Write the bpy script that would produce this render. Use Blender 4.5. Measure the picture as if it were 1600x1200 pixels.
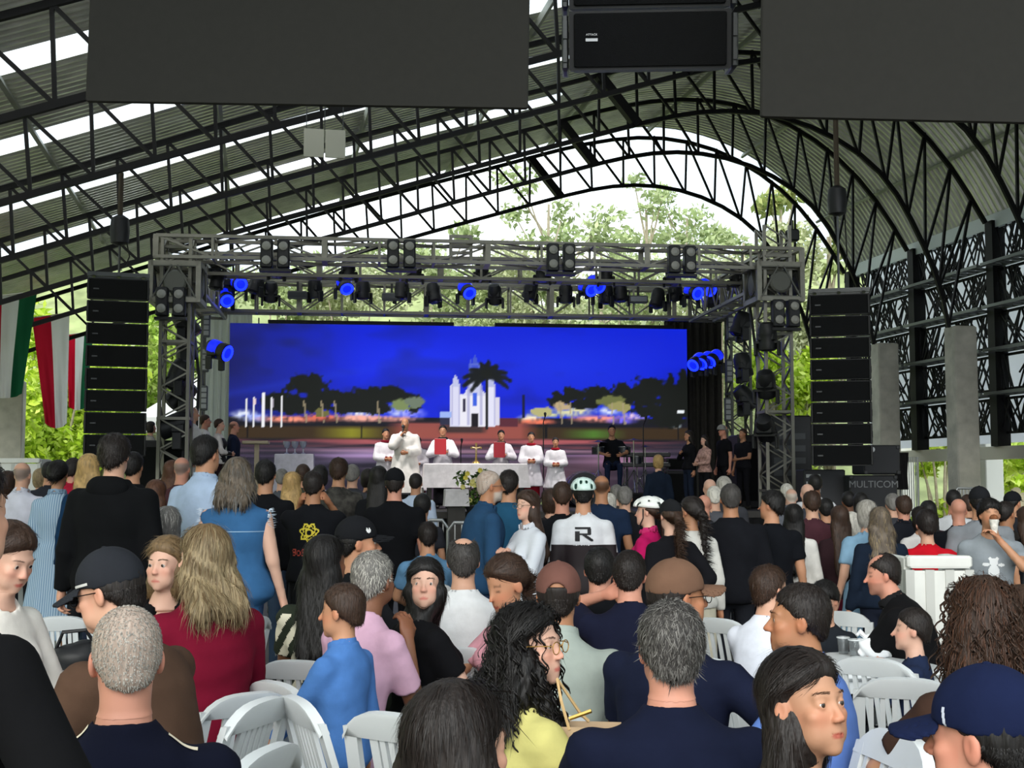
import bpy, bmesh, math, random
import numpy as np
from mathutils import Vector, Matrix
from mathutils.bvhtree import BVHTree
for o in list(bpy.data.objects): bpy.data.objects.remove(o)
S = bpy.context.scene
COL = S.collection
random.seed(7); RNG = np.random.default_rng(7)
# ------------------------------------------------------------------ camera, sky, light, exposure
F, HOR, EYE = 2000.0, 755.0, 1.65
PITCH = math.atan((HOR-600)/F)
cd = bpy.data.cameras.new('camera'); cam = bpy.data.objects.new('camera', cd); COL.objects.link(cam)
cam.location = (0,0,EYE); cam.rotation_euler = (math.pi/2+PITCH,0,0)
cd.sensor_width = 36; cd.lens = 36*F/1600; cd.clip_start = .05; cd.clip_end = 400
S.camera = cam
S.view_settings.view_transform = 'Standard'; S.view_settings.look = 'None'
S.view_settings.gamma = 1; S.view_settings.use_curve_mapping = False
S.view_settings.exposure = 1.95
S.cycles.use_denoising = True
S.cycles.max_bounces = 7; S.cycles.diffuse_bounces = 4; S.cycles.glossy_bounces = 3
S.cycles.transparent_max_bounces = 6; S.cycles.transmission_bounces = 4
S.cycles.caustics_reflective = False; S.cycles.caustics_refractive = False
def srgb(h):
    h = h.lstrip('#'); v = [int(h[i:i+2],16)/255 for i in (0,2,4)]
    return tuple((c/12.92 if c <= .04045 else ((c+.055)/1.055)**2.4) for c in v)
w = bpy.data.worlds.new('sky'); S.world = w; w.use_nodes = True
nt = w.node_tree; N = nt.nodes; Lk = nt.links; N.clear()
out = N.new('ShaderNodeOutputWorld'); bg = N.new('ShaderNodeBackground'); tc = N.new('ShaderNodeTexCoord')
mp = N.new('ShaderNodeMapping'); mp.inputs['Scale'].default_value = (1,1,2.6)
no = N.new('ShaderNodeTexNoise'); no.inputs['Scale'].default_value = 3.2; no.inputs['Detail'].default_value = 7
cr = N.new('ShaderNodeValToRGB')
cr.color_ramp.elements[0].position = .40; cr.color_ramp.elements[0].color = (.40,.50,.57,1)
cr.color_ramp.elements[1].position = .60; cr.color_ramp.elements[1].color = (.84,.90,.93,1)
Lk.new(tc.outputs['Generated'], mp.inputs[0]); Lk.new(mp.outputs[0], no.inputs[0]); Lk.new(no.outputs[0], cr.inputs[0])
Lk.new(cr.outputs[0], bg.inputs[0]); Lk.new(bg.outputs[0], out.inputs[0])
bg.inputs[1].default_value = .68
sd = bpy.data.lights.new('sun','SUN'); sd.energy = .9; sd.angle = math.radians(50); sd.color = (1,.97,.9)
sun = bpy.data.objects.new('sun', sd); COL.objects.link(sun); sun.rotation_euler = (math.radians(62),0,math.radians(-16))
# ------------------------------------------------------------------ helpers
CP, SP = math.cos(PITCH), math.sin(PITCH)
def ray(x, y):
    u, v = (x-800)/F, -(y-600)/F
    return np.array([u, CP - v*SP, SP + v*CP])
def at(x, y, D):
    r = ray(x, y); return np.array([0,0,EYE]) + r*(D/r[1])
MATS = {}
def mat(name, color, rough=.7, metal=0., var=0., vscale=8., bump=0., bscale=60., emit=0., spec=.4, trans=0., alpha=1.):
    if name in MATS: return MATS[name]
    m = bpy.data.materials.new(name); m.use_nodes = True; MATS[name] = m
    n = m.node_tree.nodes; l = m.node_tree.links; b = n['Principled BSDF']
    c = srgb(color) if isinstance(color,str) else color
    b.inputs['Base Color'].default_value = (*c,1); b.inputs['Roughness'].default_value = rough
    b.inputs['Metallic'].default_value = metal; b.inputs['Specular IOR Level'].default_value = spec
    if trans: b.inputs['Transmission Weight'].default_value = trans
    if alpha < 1: b.inputs['Alpha'].default_value = alpha
    if emit:
        b.inputs['Emission Color'].default_value = (*c,1); b.inputs['Emission Strength'].default_value = emit
    if var or bump:
        t = n.new('ShaderNodeTexCoord')
        if var:
            x = n.new('ShaderNodeTexNoise'); x.inputs['Scale'].default_value = vscale; x.inputs['Detail'].default_value = 5
            r = n.new('ShaderNodeValToRGB'); r.color_ramp.elements[0].position=.3; r.color_ramp.elements[1].position=.7
            r.color_ramp.elements[0].color = (*[v*(1-var) for v in c],1)
            r.color_ramp.elements[1].color = (*[min(1,v*(1+var)) for v in c],1)
            l.new(t.outputs['Object'], x.inputs[0]); l.new(x.outputs[0], r.inputs[0]); l.new(r.outputs[0], b.inputs['Base Color'])
        if bump:
            x = n.new('ShaderNodeTexNoise'); x.inputs['Scale'].default_value = bscale; x.inputs['Detail'].default_value = 3
            bb = n.new('ShaderNodeBump'); bb.inputs['Strength'].default_value = bump; bb.inputs['Distance'].default_value = .02
            l.new(t.outputs['Object'], x.inputs[0]); l.new(x.outputs[0], bb.inputs['Height']); l.new(bb.outputs[0], b.inputs['Normal'])
    return m
def attr_mat(name, rough=.55, spec=.35, emit=0., bump=0., bscale=90., stretch=None):
    if name in MATS: return MATS[name]
    m = bpy.data.materials.new(name); m.use_nodes = True; MATS[name] = m
    n = m.node_tree.nodes; l = m.node_tree.links; b = n['Principled BSDF']
    a = n.new('ShaderNodeAttribute'); a.attribute_name = 'Col'
    b.inputs['Roughness'].default_value = rough; b.inputs['Specular IOR Level'].default_value = spec
    if emit:
        b.inputs['Base Color'].default_value = (.01,.01,.01,1)
        l.new(a.outputs['Color'], b.inputs['Emission Color']); b.inputs['Emission Strength'].default_value = emit
    else: l.new(a.outputs['Color'], b.inputs['Base Color'])
    if bump:
        t = n.new('ShaderNodeTexCoord'); x = n.new('ShaderNodeTexNoise'); x.inputs['Scale'].default_value = bscale
        if stretch:
            mm = n.new('ShaderNodeMapping'); mm.inputs['Scale'].default_value = stretch
            l.new(t.outputs['Object'], mm.inputs[0]); l.new(mm.outputs[0], x.inputs[0])
        else: l.new(t.outputs['Object'], x.inputs[0])
        bb = n.new('ShaderNodeBump'); bb.inputs['Strength'].default_value = bump; bb.inputs['Distance'].default_value = .01
        l.new(x.outputs[0], bb.inputs['Height']); l.new(bb.outputs[0], b.inputs['Normal'])
    return m
def fabric(c, var=.12): return mat('fabric_'+c, c, .92, var=var, vscale=9, bump=.10, bscale=30, spec=.12)
def tag(o, label=None, cat=None, group=None, kind=None):
    if label: o['label'] = label
    if cat: o['category'] = cat
    if group: o['group'] = group
    if kind: o['kind'] = kind
    return o
def thing(name, label, cat, loc=(0,0,0), rz=0., group=None, kind=None):
    o = bpy.data.objects.new(name, None); COL.objects.link(o)
    o.location = tuple(loc); o.rotation_euler = (0,0,rz); o.empty_display_size = .1
    return tag(o, label, cat, group, kind)
def link(name, me, parent=None, M=None, world=False):
    o = bpy.data.objects.new(name, me); COL.objects.link(o)
    if parent is not None: o.parent = parent
    if M is not None:
        if world and parent is not None: M = Matrix.Translation(-Vector(parent.location)) @ M
        o.matrix_local = M
    return o
def dup(o, name=None):
    c = o.copy(); COL.objects.link(c)
    for ch in o.children:
        d = dup(ch); d.parent = c; d.matrix_local = ch.matrix_local
    return c
def mesh_np(name, V, Fs, material, smooth=True, col=None):
    me = bpy.data.meshes.new(name); V = np.asarray(V, np.float32)
    me.vertices.add(len(V)); me.vertices.foreach_set('co', V.ravel())
    if isinstance(Fs, tuple): blocks = [np.asarray(b, np.int32) for b in Fs if len(b)]
    else: blocks = [np.asarray(Fs, np.int32)] if len(Fs) else []
    nl = sum(b.size for b in blocks); nf = sum(len(b) for b in blocks)
    me.loops.add(nl); me.polygons.add(nf)
    if nf:
        me.loops.foreach_set('vertex_index', np.concatenate([b.ravel() for b in blocks]))
        tot = np.concatenate([np.full(len(b), b.shape[1], np.int32) for b in blocks])
        me.polygons.foreach_set('loop_start', np.concatenate([[0], np.cumsum(tot)[:-1]]).astype(np.int32))
        me.polygons.foreach_set('use_smooth', np.full(nf, smooth))
    if col is not None:
        a = me.color_attributes.new('Col', 'FLOAT_COLOR', 'POINT')
        c = np.ones((len(V),4), np.float32); c[:,:3] = col; a.data.foreach_set('color', c.ravel())
    me.update(calc_edges=True); me.validate()
    if material: me.materials.append(material)
    return me
def frame_mat(a, b, up=(0,0,1)):
    a = Vector(a); b = Vector(b); d = b-a; L = d.length; y = d/L
    u = Vector(up)
    if abs(y.dot(u)) > .98: u = Vector((0,1,0)) if abs(y.y) < .9 else Vector((1,0,0))
    x = y.cross(u).normalized(); z = x.cross(y)
    M = Matrix((x,y,z)).transposed().to_4x4(); M.translation = (a+b)/2
    return M, L
class MB:
    def __init__(s): s.v = []; s.f = []
    def add(s, vs, fs):
        k = len(s.v); s.v += [tuple(p) for p in vs]; s.f += [tuple(i+k for i in f) for f in fs]; return s
    def box(s, c, d, M=None):
        c = Vector(c); hx,hy,hz = d[0]/2,d[1]/2,d[2]/2
        vs = [Vector((x,y,z)) for x in (-hx,hx) for y in (-hy,hy) for z in (-hz,hz)]
        vs = [(M @ p if M else p)+c for p in vs]
        return s.add(vs, [(0,1,3,2),(4,6,7,5),(0,4,5,1),(2,3,7,6),(0,2,6,4),(1,5,7,3)])
    def cbox(s, c, d, ch=.01, M=None):   # box with chamfered vertical edges and top
        c = Vector(c); hx,hy,hz = d[0]/2,d[1]/2,d[2]/2
        ring = [(hx-ch,-hy),(hx,-hy+ch),(hx,hy-ch),(hx-ch,hy),(-hx+ch,hy),(-hx,hy-ch),(-hx,-hy+ch),(-hx+ch,-hy)]
        L = []
        for z, k in ((-hz,1-ch/hx),(-hz+ch,1),(hz-ch,1),(hz,1-ch/hx)):
            L += [Vector((x*k,y*k,z)) for x,y in ring]
        vs = [(M @ p if M else p)+c for p in L]
        fs = [tuple(range(7,-1,-1)), tuple(range(24,32))]
        for r in range(3):
            for i in range(8): fs.append((r*8+i, r*8+(i+1)%8, r*8+8+(i+1)%8, r*8+8+i))
        return s.add(vs, fs)
    def bar(s, a, b, w=.05, h=None):
        M, L = frame_mat(a, b); h = h or w
        R = M.to_3x3().to_4x4()
        return s.box(M.translation, (w,L,h), R)
    def tube(s, pts, r, n=6, cap=True):
        pts = [Vector(p) for p in pts]; rs = r if hasattr(r,'__len__') else [r]*len(pts)
        vs = []; fs = []; prev = None
        for i,p in enumerate(pts):
            d = (pts[min(i+1,len(pts)-1)]-pts[max(i-1,0)]).normalized()
            u = prev if prev is not None else (Vector((0,0,1)) if abs(d.z) < .9 else Vector((1,0,0)))
            x = d.cross(u)
            if x.length < 1e-5: x = d.cross(Vector((0,1,0)))
            x.normalize(); z = x.cross(d); prev = z
            for k in range(n):
                t = 2*math.pi*k/n; vs.append(p + (x*math.cos(t)+z*math.sin(t))*rs[i])
        for i in range(len(pts)-1):
            for k in range(n): fs.append((i*n+k, i*n+(k+1)%n, (i+1)*n+(k+1)%n, (i+1)*n+k))
        if cap: fs += [tuple(range(n-1,-1,-1)), tuple(range((len(pts)-1)*n, len(pts)*n))]
        return s.add(vs, fs)
    def lathe(s, prof, c=(0,0,0), n=16, M=None, cap=True):
        c = Vector(c); vs = []; fs = []
        for r,z in prof:
            for k in range(n):
                t = 2*math.pi*k/n; p = Vector((r*math.cos(t), r*math.sin(t), z)); vs.append((M @ p if M else p)+c)
        m = len(prof)
        for i in range(m-1):
            for k in range(n): fs.append((i*n+k, i*n+(k+1)%n, (i+1)*n+(k+1)%n, (i+1)*n+k))
        if cap: fs += [tuple(range(n-1,-1,-1)), tuple(range((m-1)*n, m*n))]
        return s.add(vs, fs)
    def mesh(s, name, m, smooth=False):
        me = bpy.data.meshes.new(name); me.from_pydata(s.v, [], s.f)
        if m: me.materials.append(m)
        if smooth:
            me.polygons.foreach_set('use_smooth', [True]*len(me.polygons))
            try: me.set_sharp_from_angle(angle=math.radians(40))
            except Exception: pass
        return me
    def build(s, name, m, parent=None, world=False, smooth=False):
        me = s.mesh(name, m, smooth)
        return link(name, me, parent, Matrix.Identity(4) if parent is not None else None, world)
UNIT = {}
def ubar(name, a, b, w, h, m, parent=None, up=(0,0,1)):
    """one straight bar, its mesh shared by all bars of the same material"""
    if m.name not in UNIT:
        UNIT[m.name] = MB().box((0,0,0),(1,1,1)).mesh('bar_'+m.name, m)
    M, L = frame_mat(a, b, up)
    return link(name, UNIT[m.name], parent, M @ Matrix.Diagonal((w,L,h,1)), world=True)
def structure(o, label=None, cat=None): return tag(o, label, cat, kind='structure')
def hexmix(a,b,t): return tuple(x+(y-x)*t for x,y in zip(a,b))
# ------------------------------------------------------------------ the hall: roof, trusses, columns, walls, ground
BT = math.radians(11.2)                                  # the hall axis points a little left of the view
AX = np.array([-math.sin(BT), math.cos(BT), 0]); LT = np.array([math.cos(BT), math.sin(BT), 0])
A1 = 35.0; BAY = .1075*A1
def hall(A, L, z): return AX*A + LT*L + np.array([0,0,z])
def hall_px(x, y, A):
    r = ray(x, y); t = A/(r@AX); return t*(r@LT), EYE+t*r[2]
edge = [(0,470),(100,437),(250,392),(400,345),(520,311),(650,276),(780,243),(824,231),(887,213),(945,202),(1000,196),(1040,197),(1080,204),
        (1137,222),(1176,243),(1220,273),(1250,300),(1275,328),(1305,371),(1332,420)]
ROOF = [hall_px(x,y,A1) for x,y in edge]
ROOF[0] = (ROOF[1][0]-(ROOF[2][0]-ROOF[1][0])*1.1, ROOF[1][1]-(ROOF[2][1]-ROOF[1][1])*1.1)
ROOF = [(ROOF[0][0]-3.5, ROOF[0][1]-1.0)] + ROOF
inn = [(130,522),(400,439),(560,395),(650,369),(800,328),(912,298),(960,289),(1015,288),(1065,296),(1112,312),(1160,340),(1200,376)]
INNER = [hall_px(x,y,A1) for x,y in inn]
INNER = [(INNER[0][0]-(INNER[1][0]-INNER[0][0])*.55, INNER[0][1]-(INNER[1][1]-INNER[0][1])*.55)] + INNER
INNER += [hall_px(x,y,A1-BAY) for x,y in ((1324,412),(1346,452),(1361,500),(1365,538))]
def resample(P, step=None, n=None):
    P = np.array(P); 
    # light smoothing by Catmull-Rom then equal arc length
    Q = []
    for i in range(len(P)-1):
        p0,p1,p2,p3 = P[max(i-1,0)],P[i],P[i+1],P[min(i+2,len(P)-1)]
        for t in np.linspace(0,1,8,endpoint=False):
            Q.append(.5*((2*p1)+(-p0+p2)*t+(2*p0-5*p1+4*p2-p3)*t*t+(-p0+3*p1-3*p2+p3)*t**3))
    Q.append(P[-1]); Q = np.array(Q)
    s = np.r_[0,np.cumsum(np.linalg.norm(np.diff(Q,axis=0),axis=1))]
    n = n or max(2,int(round(s[-1]/step))+1)
    u = np.linspace(0,s[-1],n)
    R = np.stack([np.interp(u,s,Q[:,0]),np.interp(u,s,Q[:,1])],1)
    for _ in range(2): R[1:-1] = R[1:-1]*.5+(R[:-2]+R[2:])*.25
    return R
RP = resample(ROOF, n=72)
def offset(P, d):
    T = np.gradient(P, axis=0); T /= np.linalg.norm(T,axis=1)[:,None]
    return P + np.stack([T[:,1],-T[:,0]],1)*d
OUTER = offset(RP, .30)
black = mat('black_steel', '#0a0a0b', .55, 0, spec=.2); grey_steel = mat('grey_steel','#8d9290',.45,.5)
# corrugated roof: real ribs along the arch, a skylight strip in every bay
def roof_strip(A0, A1_, pitch=.2, h=.045):
    n = max(1,int((A1_-A0)/pitch)); prof = []
    for i in range(n):
        a = A0+i*(A1_-A0)/n; p = (A1_-A0)/n
        prof += [(a,0),(a+.30*p,0),(a+.45*p,h),(a+.85*p,h)]
    prof.append((A1_,0)); return prof
NRM = offset(RP, -1)-RP
def roof_mesh(name, A0, A1_, m, i0=0, i1=None, lift=0., thick=0.):
    i1 = i1 or len(RP); prof = roof_strip(A0, A1_); P = RP[i0:i1]; Nn = NRM[i0:i1]
    V = []; k = len(prof)
    for (L,z),(nx,nz) in zip(P,Nn):
        for a,h in prof: V.append(hall(a, L+nx*(h+lift), z+nz*(h+lift)))
    idx = np.arange(len(P)*k).reshape(len(P),k)
    Q = np.stack([idx[:-1,:-1],idx[1:,:-1],idx[1:,1:],idx[:-1,1:]],-1).reshape(-1,4)
    return mesh_np(name, V, Q, m, smooth=False)
zinc = mat('zinc_sheet','#eceee8',.24,.4,var=.18,vscale=2.2,bump=.12,bscale=5)
glaz = mat('skylight_sheet','#f2f6f8',.4,0,trans=.0)
gn = glaz.node_tree; tb = gn.nodes.new('ShaderNodeBsdfTranslucent'); tb.inputs[0].default_value=(.95,.98,1,1)
tr = gn.nodes.new('ShaderNodeBsdfTransparent'); mx = gn.nodes.new('ShaderNodeMixShader'); mx.inputs[0].default_value=.75
gn.links.new(tb.outputs[0],mx.inputs[1]); gn.links.new(tr.outputs[0],mx.inputs[2])
gn.links.new(mx.outputs[0],gn.nodes['Material Output'].inputs[0])
roof = structure(thing('roof','corrugated metal roof sheets over the whole hall','roof',(0,0,0)))
isky = int(np.argmin(abs(RP[:,0]-7.2)))
A_LO = -1.5; cuts = []
for k in range(1,12):
    c = A1-k*BAY-.36*BAY
    if c > A_LO+1: cuts.append(c)
edges_ = [A1+.15]
for c in cuts: edges_ += [c+.42, c-.42]
edges_.append(A_LO)
for i in range(0,len(edges_)-1):
    a1,a0 = edges_[i],edges_[i+1]
    if i%2 == 0: link('roof_sheet', roof_mesh('roof_sheet',a0,a1,zinc), roof)
    else:
        link('skylight', roof_mesh('skylight',a0,a1,glaz,0,isky+1), roof)
        link('roof_sheet', roof_mesh('roof_sheet',a0,a1,zinc,isky), roof)
# purlins run the length of the roof
pur = structure(thing('roof_purlins','pale steel purlins under the corrugated roof','beam',(0,0,0)))
pm = mat('purlin_steel','#a3a69e',.5,.35)
for i in range(4,70,7):
    L,z = RP[i]; nx,nz = NRM[i]
    ubar('purlin', hall(A_LO,L-nx*.13,z-nz*.13), hall(A1+.1,L-nx*.13,z-nz*.13), .12,.07, pm, pur, up=(LT*(-nz)+np.array([0,0,nx])) )
# arched trusses
Oc = resample(OUTER, n=40); Ic = resample(INNER, n=40)
ords = ['first','second','third','fourth','fifth','sixth','seventh','eighth']
def arch_truss(k):
    A = A1-k*BAY
    t = structure(thing('roof_truss', f'black arched lattice roof truss, {ords[k]} counting from the open end behind the stage','truss', hall(A,0,0), 0, 'arched roof trusses'))
    for P,nm,wd in ((Oc,'outer_chord',.10),(Ic,'inner_chord',.10)):
        mb = MB()
        for i in range(len(P)-1): mb.bar(hall(A,*P[i]), hall(A,*P[i+1]), .08, wd)
        mb.build(nm, black, t, world=True)
    NS = 28
    I = resample(INNER, n=NS+1); FO = resample(OUTER, n=400); FO = FO[int(np.argmin(np.linalg.norm(FO-I[0],axis=1))):]
    O = FO[np.linspace(0,len(FO)-1,NS*3+1).astype(int)]
    for i in range(NS):
        o = O[i*3+1]; thick = .24 if i == 16 else .06
        ubar('web_bar', hall(A,*I[i]), hall(A,*o), .055, .06, black, t, up=tuple(AX))
        ubar('web_bar', hall(A,*o), hall(A,*I[i+1]), .055 if thick<.1 else .2, thick, black, t, up=tuple(AX))
    return t
for k in range(8): arch_truss(k)
# right side: eave gutter, posts, lattice wall, columns
LE, ZE = float(RP[-1][0]), float(RP[-1][1])
gut = structure(MB().box((0,0,0),(1,1,1)).build('trim_1', mat('gutter_white','#dfe9ec',.35)), 'white eave gutter along the right edge of the roof','gutter')
M,Ln = frame_mat(hall(A_LO,LE+.05,ZE-.1), hall(A1,LE+.05,ZE-.1)); gut.matrix_local = M @ Matrix.Diagonal((.30,Ln,.34,1))
conc = mat('concrete','#b0aea4',.9,var=.22,vscale=2.4,bump=.4,bscale=14)
def column(A, L, h, label, w=.58, d=.5):
    c = MB().cbox((0,0,h/2),(w,d,h),.03)
    o = c.build('column', conc); o.location = hall(A,L,0); o.rotation_euler = (0,0,BT)
    structure(o, label, 'column'); return o
CL = INNER[-1][0]+.3; CH = INNER[-1][1]+.02
names = ['tall grey concrete column beside the right hand speaker stack','tall grey concrete column in front of the lattice wall, one bay nearer than the speakers','grey concrete column cut by the right edge of the frame']
for k in range(1,8):
    column(A1-k*BAY, CL, CH, names[k-1] if k <= 3 else f'grey concrete column of the right wall, {ords[k]} from the open end')
for k in range(0,3):
    column(A1-k*BAY, hall_px(19,660,A1)[0], 4.3, ['grey concrete column under the hanging flags on the left','grey concrete column of the left side, second from the open end','grey concrete column of the left side, third from the open end'][k])
LW = LE+.1; ZB = 2.62
posts = structure(thing('wall_right_posts','black steel posts carrying the right lattice wall','post',(0,0,0)))
for k in range(0,9): ubar('post', hall(A1-k*BAY,LW-.12,ZB-.1), hall(A1-k*BAY,LW-.12,ZE-.1), .34,.3, black, posts, up=tuple(AX))
sheet = mat('milky_sheet','#dfe1e8',.6)
sn = sheet.node_tree; tb = sn.nodes.new('ShaderNodeBsdfTranslucent'); tb.inputs[0].default_value=(.80,.81,.86,1)
mx = sn.nodes.new('ShaderNodeMixShader'); mx.inputs[0].default_value=.75
sn.links.new(sn.nodes['Principled BSDF'].outputs[0],mx.inputs[1]); sn.links.new(tb.outputs[0],mx.inputs[2]); sn.links.new(mx.outputs[0],sn.nodes['Material Output'].inputs[0])
wr = MB()
wr.add([hall(A_LO,LW+.35,ZB),hall(A1,LW+.35,ZB),hall(A1,LW+.35,ZE),hall(A_LO,LW+.35,ZE)],[(0,1,2,3)])
wr.add([hall(A_LO,LW+.36,ZB),hall(A1,LW+.36,ZB),hall(A1,LW+.36,ZE),hall(A_LO,LW+.36,ZE)],[(3,2,1,0)])
structure(wr.build('wall_right', sheet), 'milky sheet wall behind the black lattice on the right','wall')
shelf = mat('shelf_steel','#6f7472',.45,.4)
rr = random.Random(5)
levels = np.linspace(ZB+.1, ZE-.15, 6)
for k in range(0,8):
    t = structure(thing('lattice_panel', f'black criss-cross lattice wall bay, {ords[k]} from the open end on the right','lattice', hall(A1-(k+.5)*BAY,LW,ZB), 0, 'lattice wall bays'))
    a0,a1 = A1-(k+1)*BAY+.18, A1-k*BAY-.18
    for j in range(5):
        z0,z1 = levels[j]+.12, levels[j+1]-.1
        mb = MB()
        for layer in (0,.16):
            for q in range(25):
                xa = rr.uniform(a0,a1); d = rr.choice([-1,1])*rr.uniform(.15,.75)
                xb = min(max(xa+d,a0),a1); za = z0 if rr.random()<.7 else rr.uniform(z0,z1); zb = z1 if rr.random()<.7 else rr.uniform(z0,z1)
                if abs(za-zb)<.3: za,zb = z0,z1
                mb.bar(hall(xa,LW-layer,za), hall(xb,LW-layer,zb), .032)
        mb.bar(hall(a0,LW-.05,z0),hall(a1,LW-.05,z0),.06); mb.bar(hall(a0,LW-.05,z1),hall(a1,LW-.05,z1),.06)
        tag(mb.build('lattice_bars', black, t, world=True), kind='stuff')
        if j: # shelf girder between the rows
            sb = MB(); z = levels[j]
            for dL in (-.55,-.05): sb.bar(hall(a0-.1,LW+dL,z),hall(a1+.1,LW+dL,z),.07)
            n = 9
            for q in range(n):
                u = a0+(a1-a0)*q/n; v = a0+(a1-a0)*(q+1)/n
                sb.bar(hall(u,LW-.55,z),hall(v,LW-.05,z),.04)
                sb.bar(hall(v,LW-.55,z),hall(v,LW-.05,z),.04)
            sb.build('shelf_girder', shelf, t, world=True)
structure(MB().bar(hall(A_LO,LW,ZB-.25),hall(A1,LW,ZB-.25),.4,.3).build('trim_2', mat('pale_beam','#c9c6b8',.8)), 'pale beam under the lattice wall','beam')
# ground and what lies outside
asph = mat('asphalt','#56544f',.55,var=.25,vscale=1.3,bump=.2,bscale=30)
fl = MB().add([hall(-9,-9,0),hall(-9,LE+1.2,0),hall(A1+6,LE+1.2,0),hall(A1+6,-9,0)],[(0,1,2,3)]).build('floor', asph); structure(fl,'dark asphalt floor of the hall','floor')
grass = mat('grass_ground','#8c9665',.95,var=.35,vscale=.9)
gp = MB(); 
nx,ny = 60,50; V=[]; 
for j in range(ny):
    for i in range(nx):
        x = -70+140*i/(nx-1); y = -25+150*j/(ny-1)
        L = np.array([x,y,0])@LT; A = np.array([x,y,0])@AX
        d = max(0, A-(A1+9), (-12-L), (L-(LE+9)))
        z = -.04+ min(d*.42, 13)*(1+.25*math.sin(x*.23)*math.cos(y*.19)) if d>0 else -.04
        V.append((x,y,z))
gp.add(V,[(j*nx+i,j*nx+i+1,(j+1)*nx+i+1,(j+1)*nx+i) for j in range(ny-1) for i in range(nx-1)])
structure(gp.build('terrain', grass, smooth=True),'green grassy ground rising around the hall','ground')
yard = MB().add([hall(-9,LE+1.2,-.01),hall(-9,LE+8.4,-.01),hall(A1+9,LE+8.4,-.01),hall(A1+9,LE+1.2,-.01)],[(0,1,2,3)]).build('yard', mat('pale_concrete_yard','#b5b0a2',.9,var=.1)); structure(yard,'pale concrete strip outside the right wall','ground')
pv = mat('pale_concrete_yard','#b5b0a2',.9,var=.1)
for nm,c,lb in (('added_forecourt',((-9,-13),(-9,LE+8.4),(-30,LE+8.4),(-30,-13)),'pale ground added unseen behind the camera to bounce light inside'),('added_side_path',((-9,-9),(A1+6,-9),(A1+6,-13),(-9,-13)),'pale ground added along the left open side to bounce light inside')):
    structure(MB().add([hall(a,l,-.012) for a,l in c],[(3,2,1,0)]).build(nm,pv),lb,'ground')  # pale ground strips added so that bounced light brightens the ceiling
rw = MB().bar(hall(-6,LE+8.6,1.15),hall(A1+8,LE+8.6,1.15),.3,2.3).build('wall_outside', mat('stained_concrete','#b9ad98',.9,var=.35,vscale=1.6)); structure(rw,'stained concrete retaining wall outside the right side','wall')
wp = mat('white_paint','#e6e6e0',.6)
for i,(px,py,A) in enumerate(((1545,700,30),(1412,700,40))):
    L,_ = hall_px(px,py,A); o = MB().cbox((0,0,1.5),(.5,.5,3.0),.02).build('outside_post',wp); o.location = hall(A,L,0); o.rotation_euler=(0,0,BT)
    structure(o, ['white square post outside between the two right hand columns','white square post outside beyond the far column'][i],'post')
# ------------------------------------------------------------------ plants beyond the hall
def leaf_cloud(name, centers, radii, n, size, cols, rng, flat=1.0):
    """n leaf blades scattered in the shells of several ellipsoidal clumps, one mesh"""
    C = np.array(centers); R = np.array(radii); w_ = R.prod(1)**(2/3); pick = rng.choice(len(C), n, p=w_/w_.sum())
    d = rng.normal(size=(n,3)); d /= np.linalg.norm(d,axis=1)[:,None]
    p = C[pick]+d*R[pick]*(rng.random((n,1))**.45)
    a = rng.normal(size=(n,3)); a[:,2]*=flat; a /= np.linalg.norm(a,axis=1)[:,None]
    b = np.cross(a, rng.normal(size=(n,3))); b /= np.linalg.norm(b,axis=1)[:,None]
    s = size*(.6+.8*rng.random((n,1)))
    V = np.stack([p-a*s, p+b*s*.42, p+a*s, p-b*s*.42],1).reshape(-1,3)
    Fq = np.arange(4*n).reshape(n,4)
    base = np.array([srgb(c) for c in cols])[rng.integers(0,len(cols),n)]*(.75+.5*rng.random((n,1)))
    me = mesh_np(name, V, Fq, LEAF, smooth=False, col=np.repeat(base,4,0)); return me
LEAF = attr_mat('leaf', .6, .3)
ln = LEAF.node_tree; tb = ln.nodes.new('ShaderNodeBsdfTranslucent'); mx = ln.nodes.new('ShaderNodeMixShader'); mx.inputs[0].default_value=.35
aa = [n_ for n_ in ln.nodes if n_.type=='ATTRIBUTE'][0]; ln.links.new(aa.outputs['Color'],tb.inputs[0])
ln.links.new(ln.nodes['Principled BSDF'].outputs[0],mx.inputs[1]); ln.links.new(tb.outputs[0],mx.inputs[2]); ln.links.new(mx.outputs[0],ln.nodes['Material Output'].inputs[0])
bark = mat('pale_bark','#a59b86',.9,var=.2)
def gz(x,y):
    L = np.array([x,y,0])@LT; A = np.array([x,y,0])@AX
    d = max(0, A-(A1+9), (-12-L), (L-(LE+9)))
    return -.04+ (min(d*.42,13)*(1+.25*math.sin(x*.23)*math.cos(y*.19)) if d>0 else 0)
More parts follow.
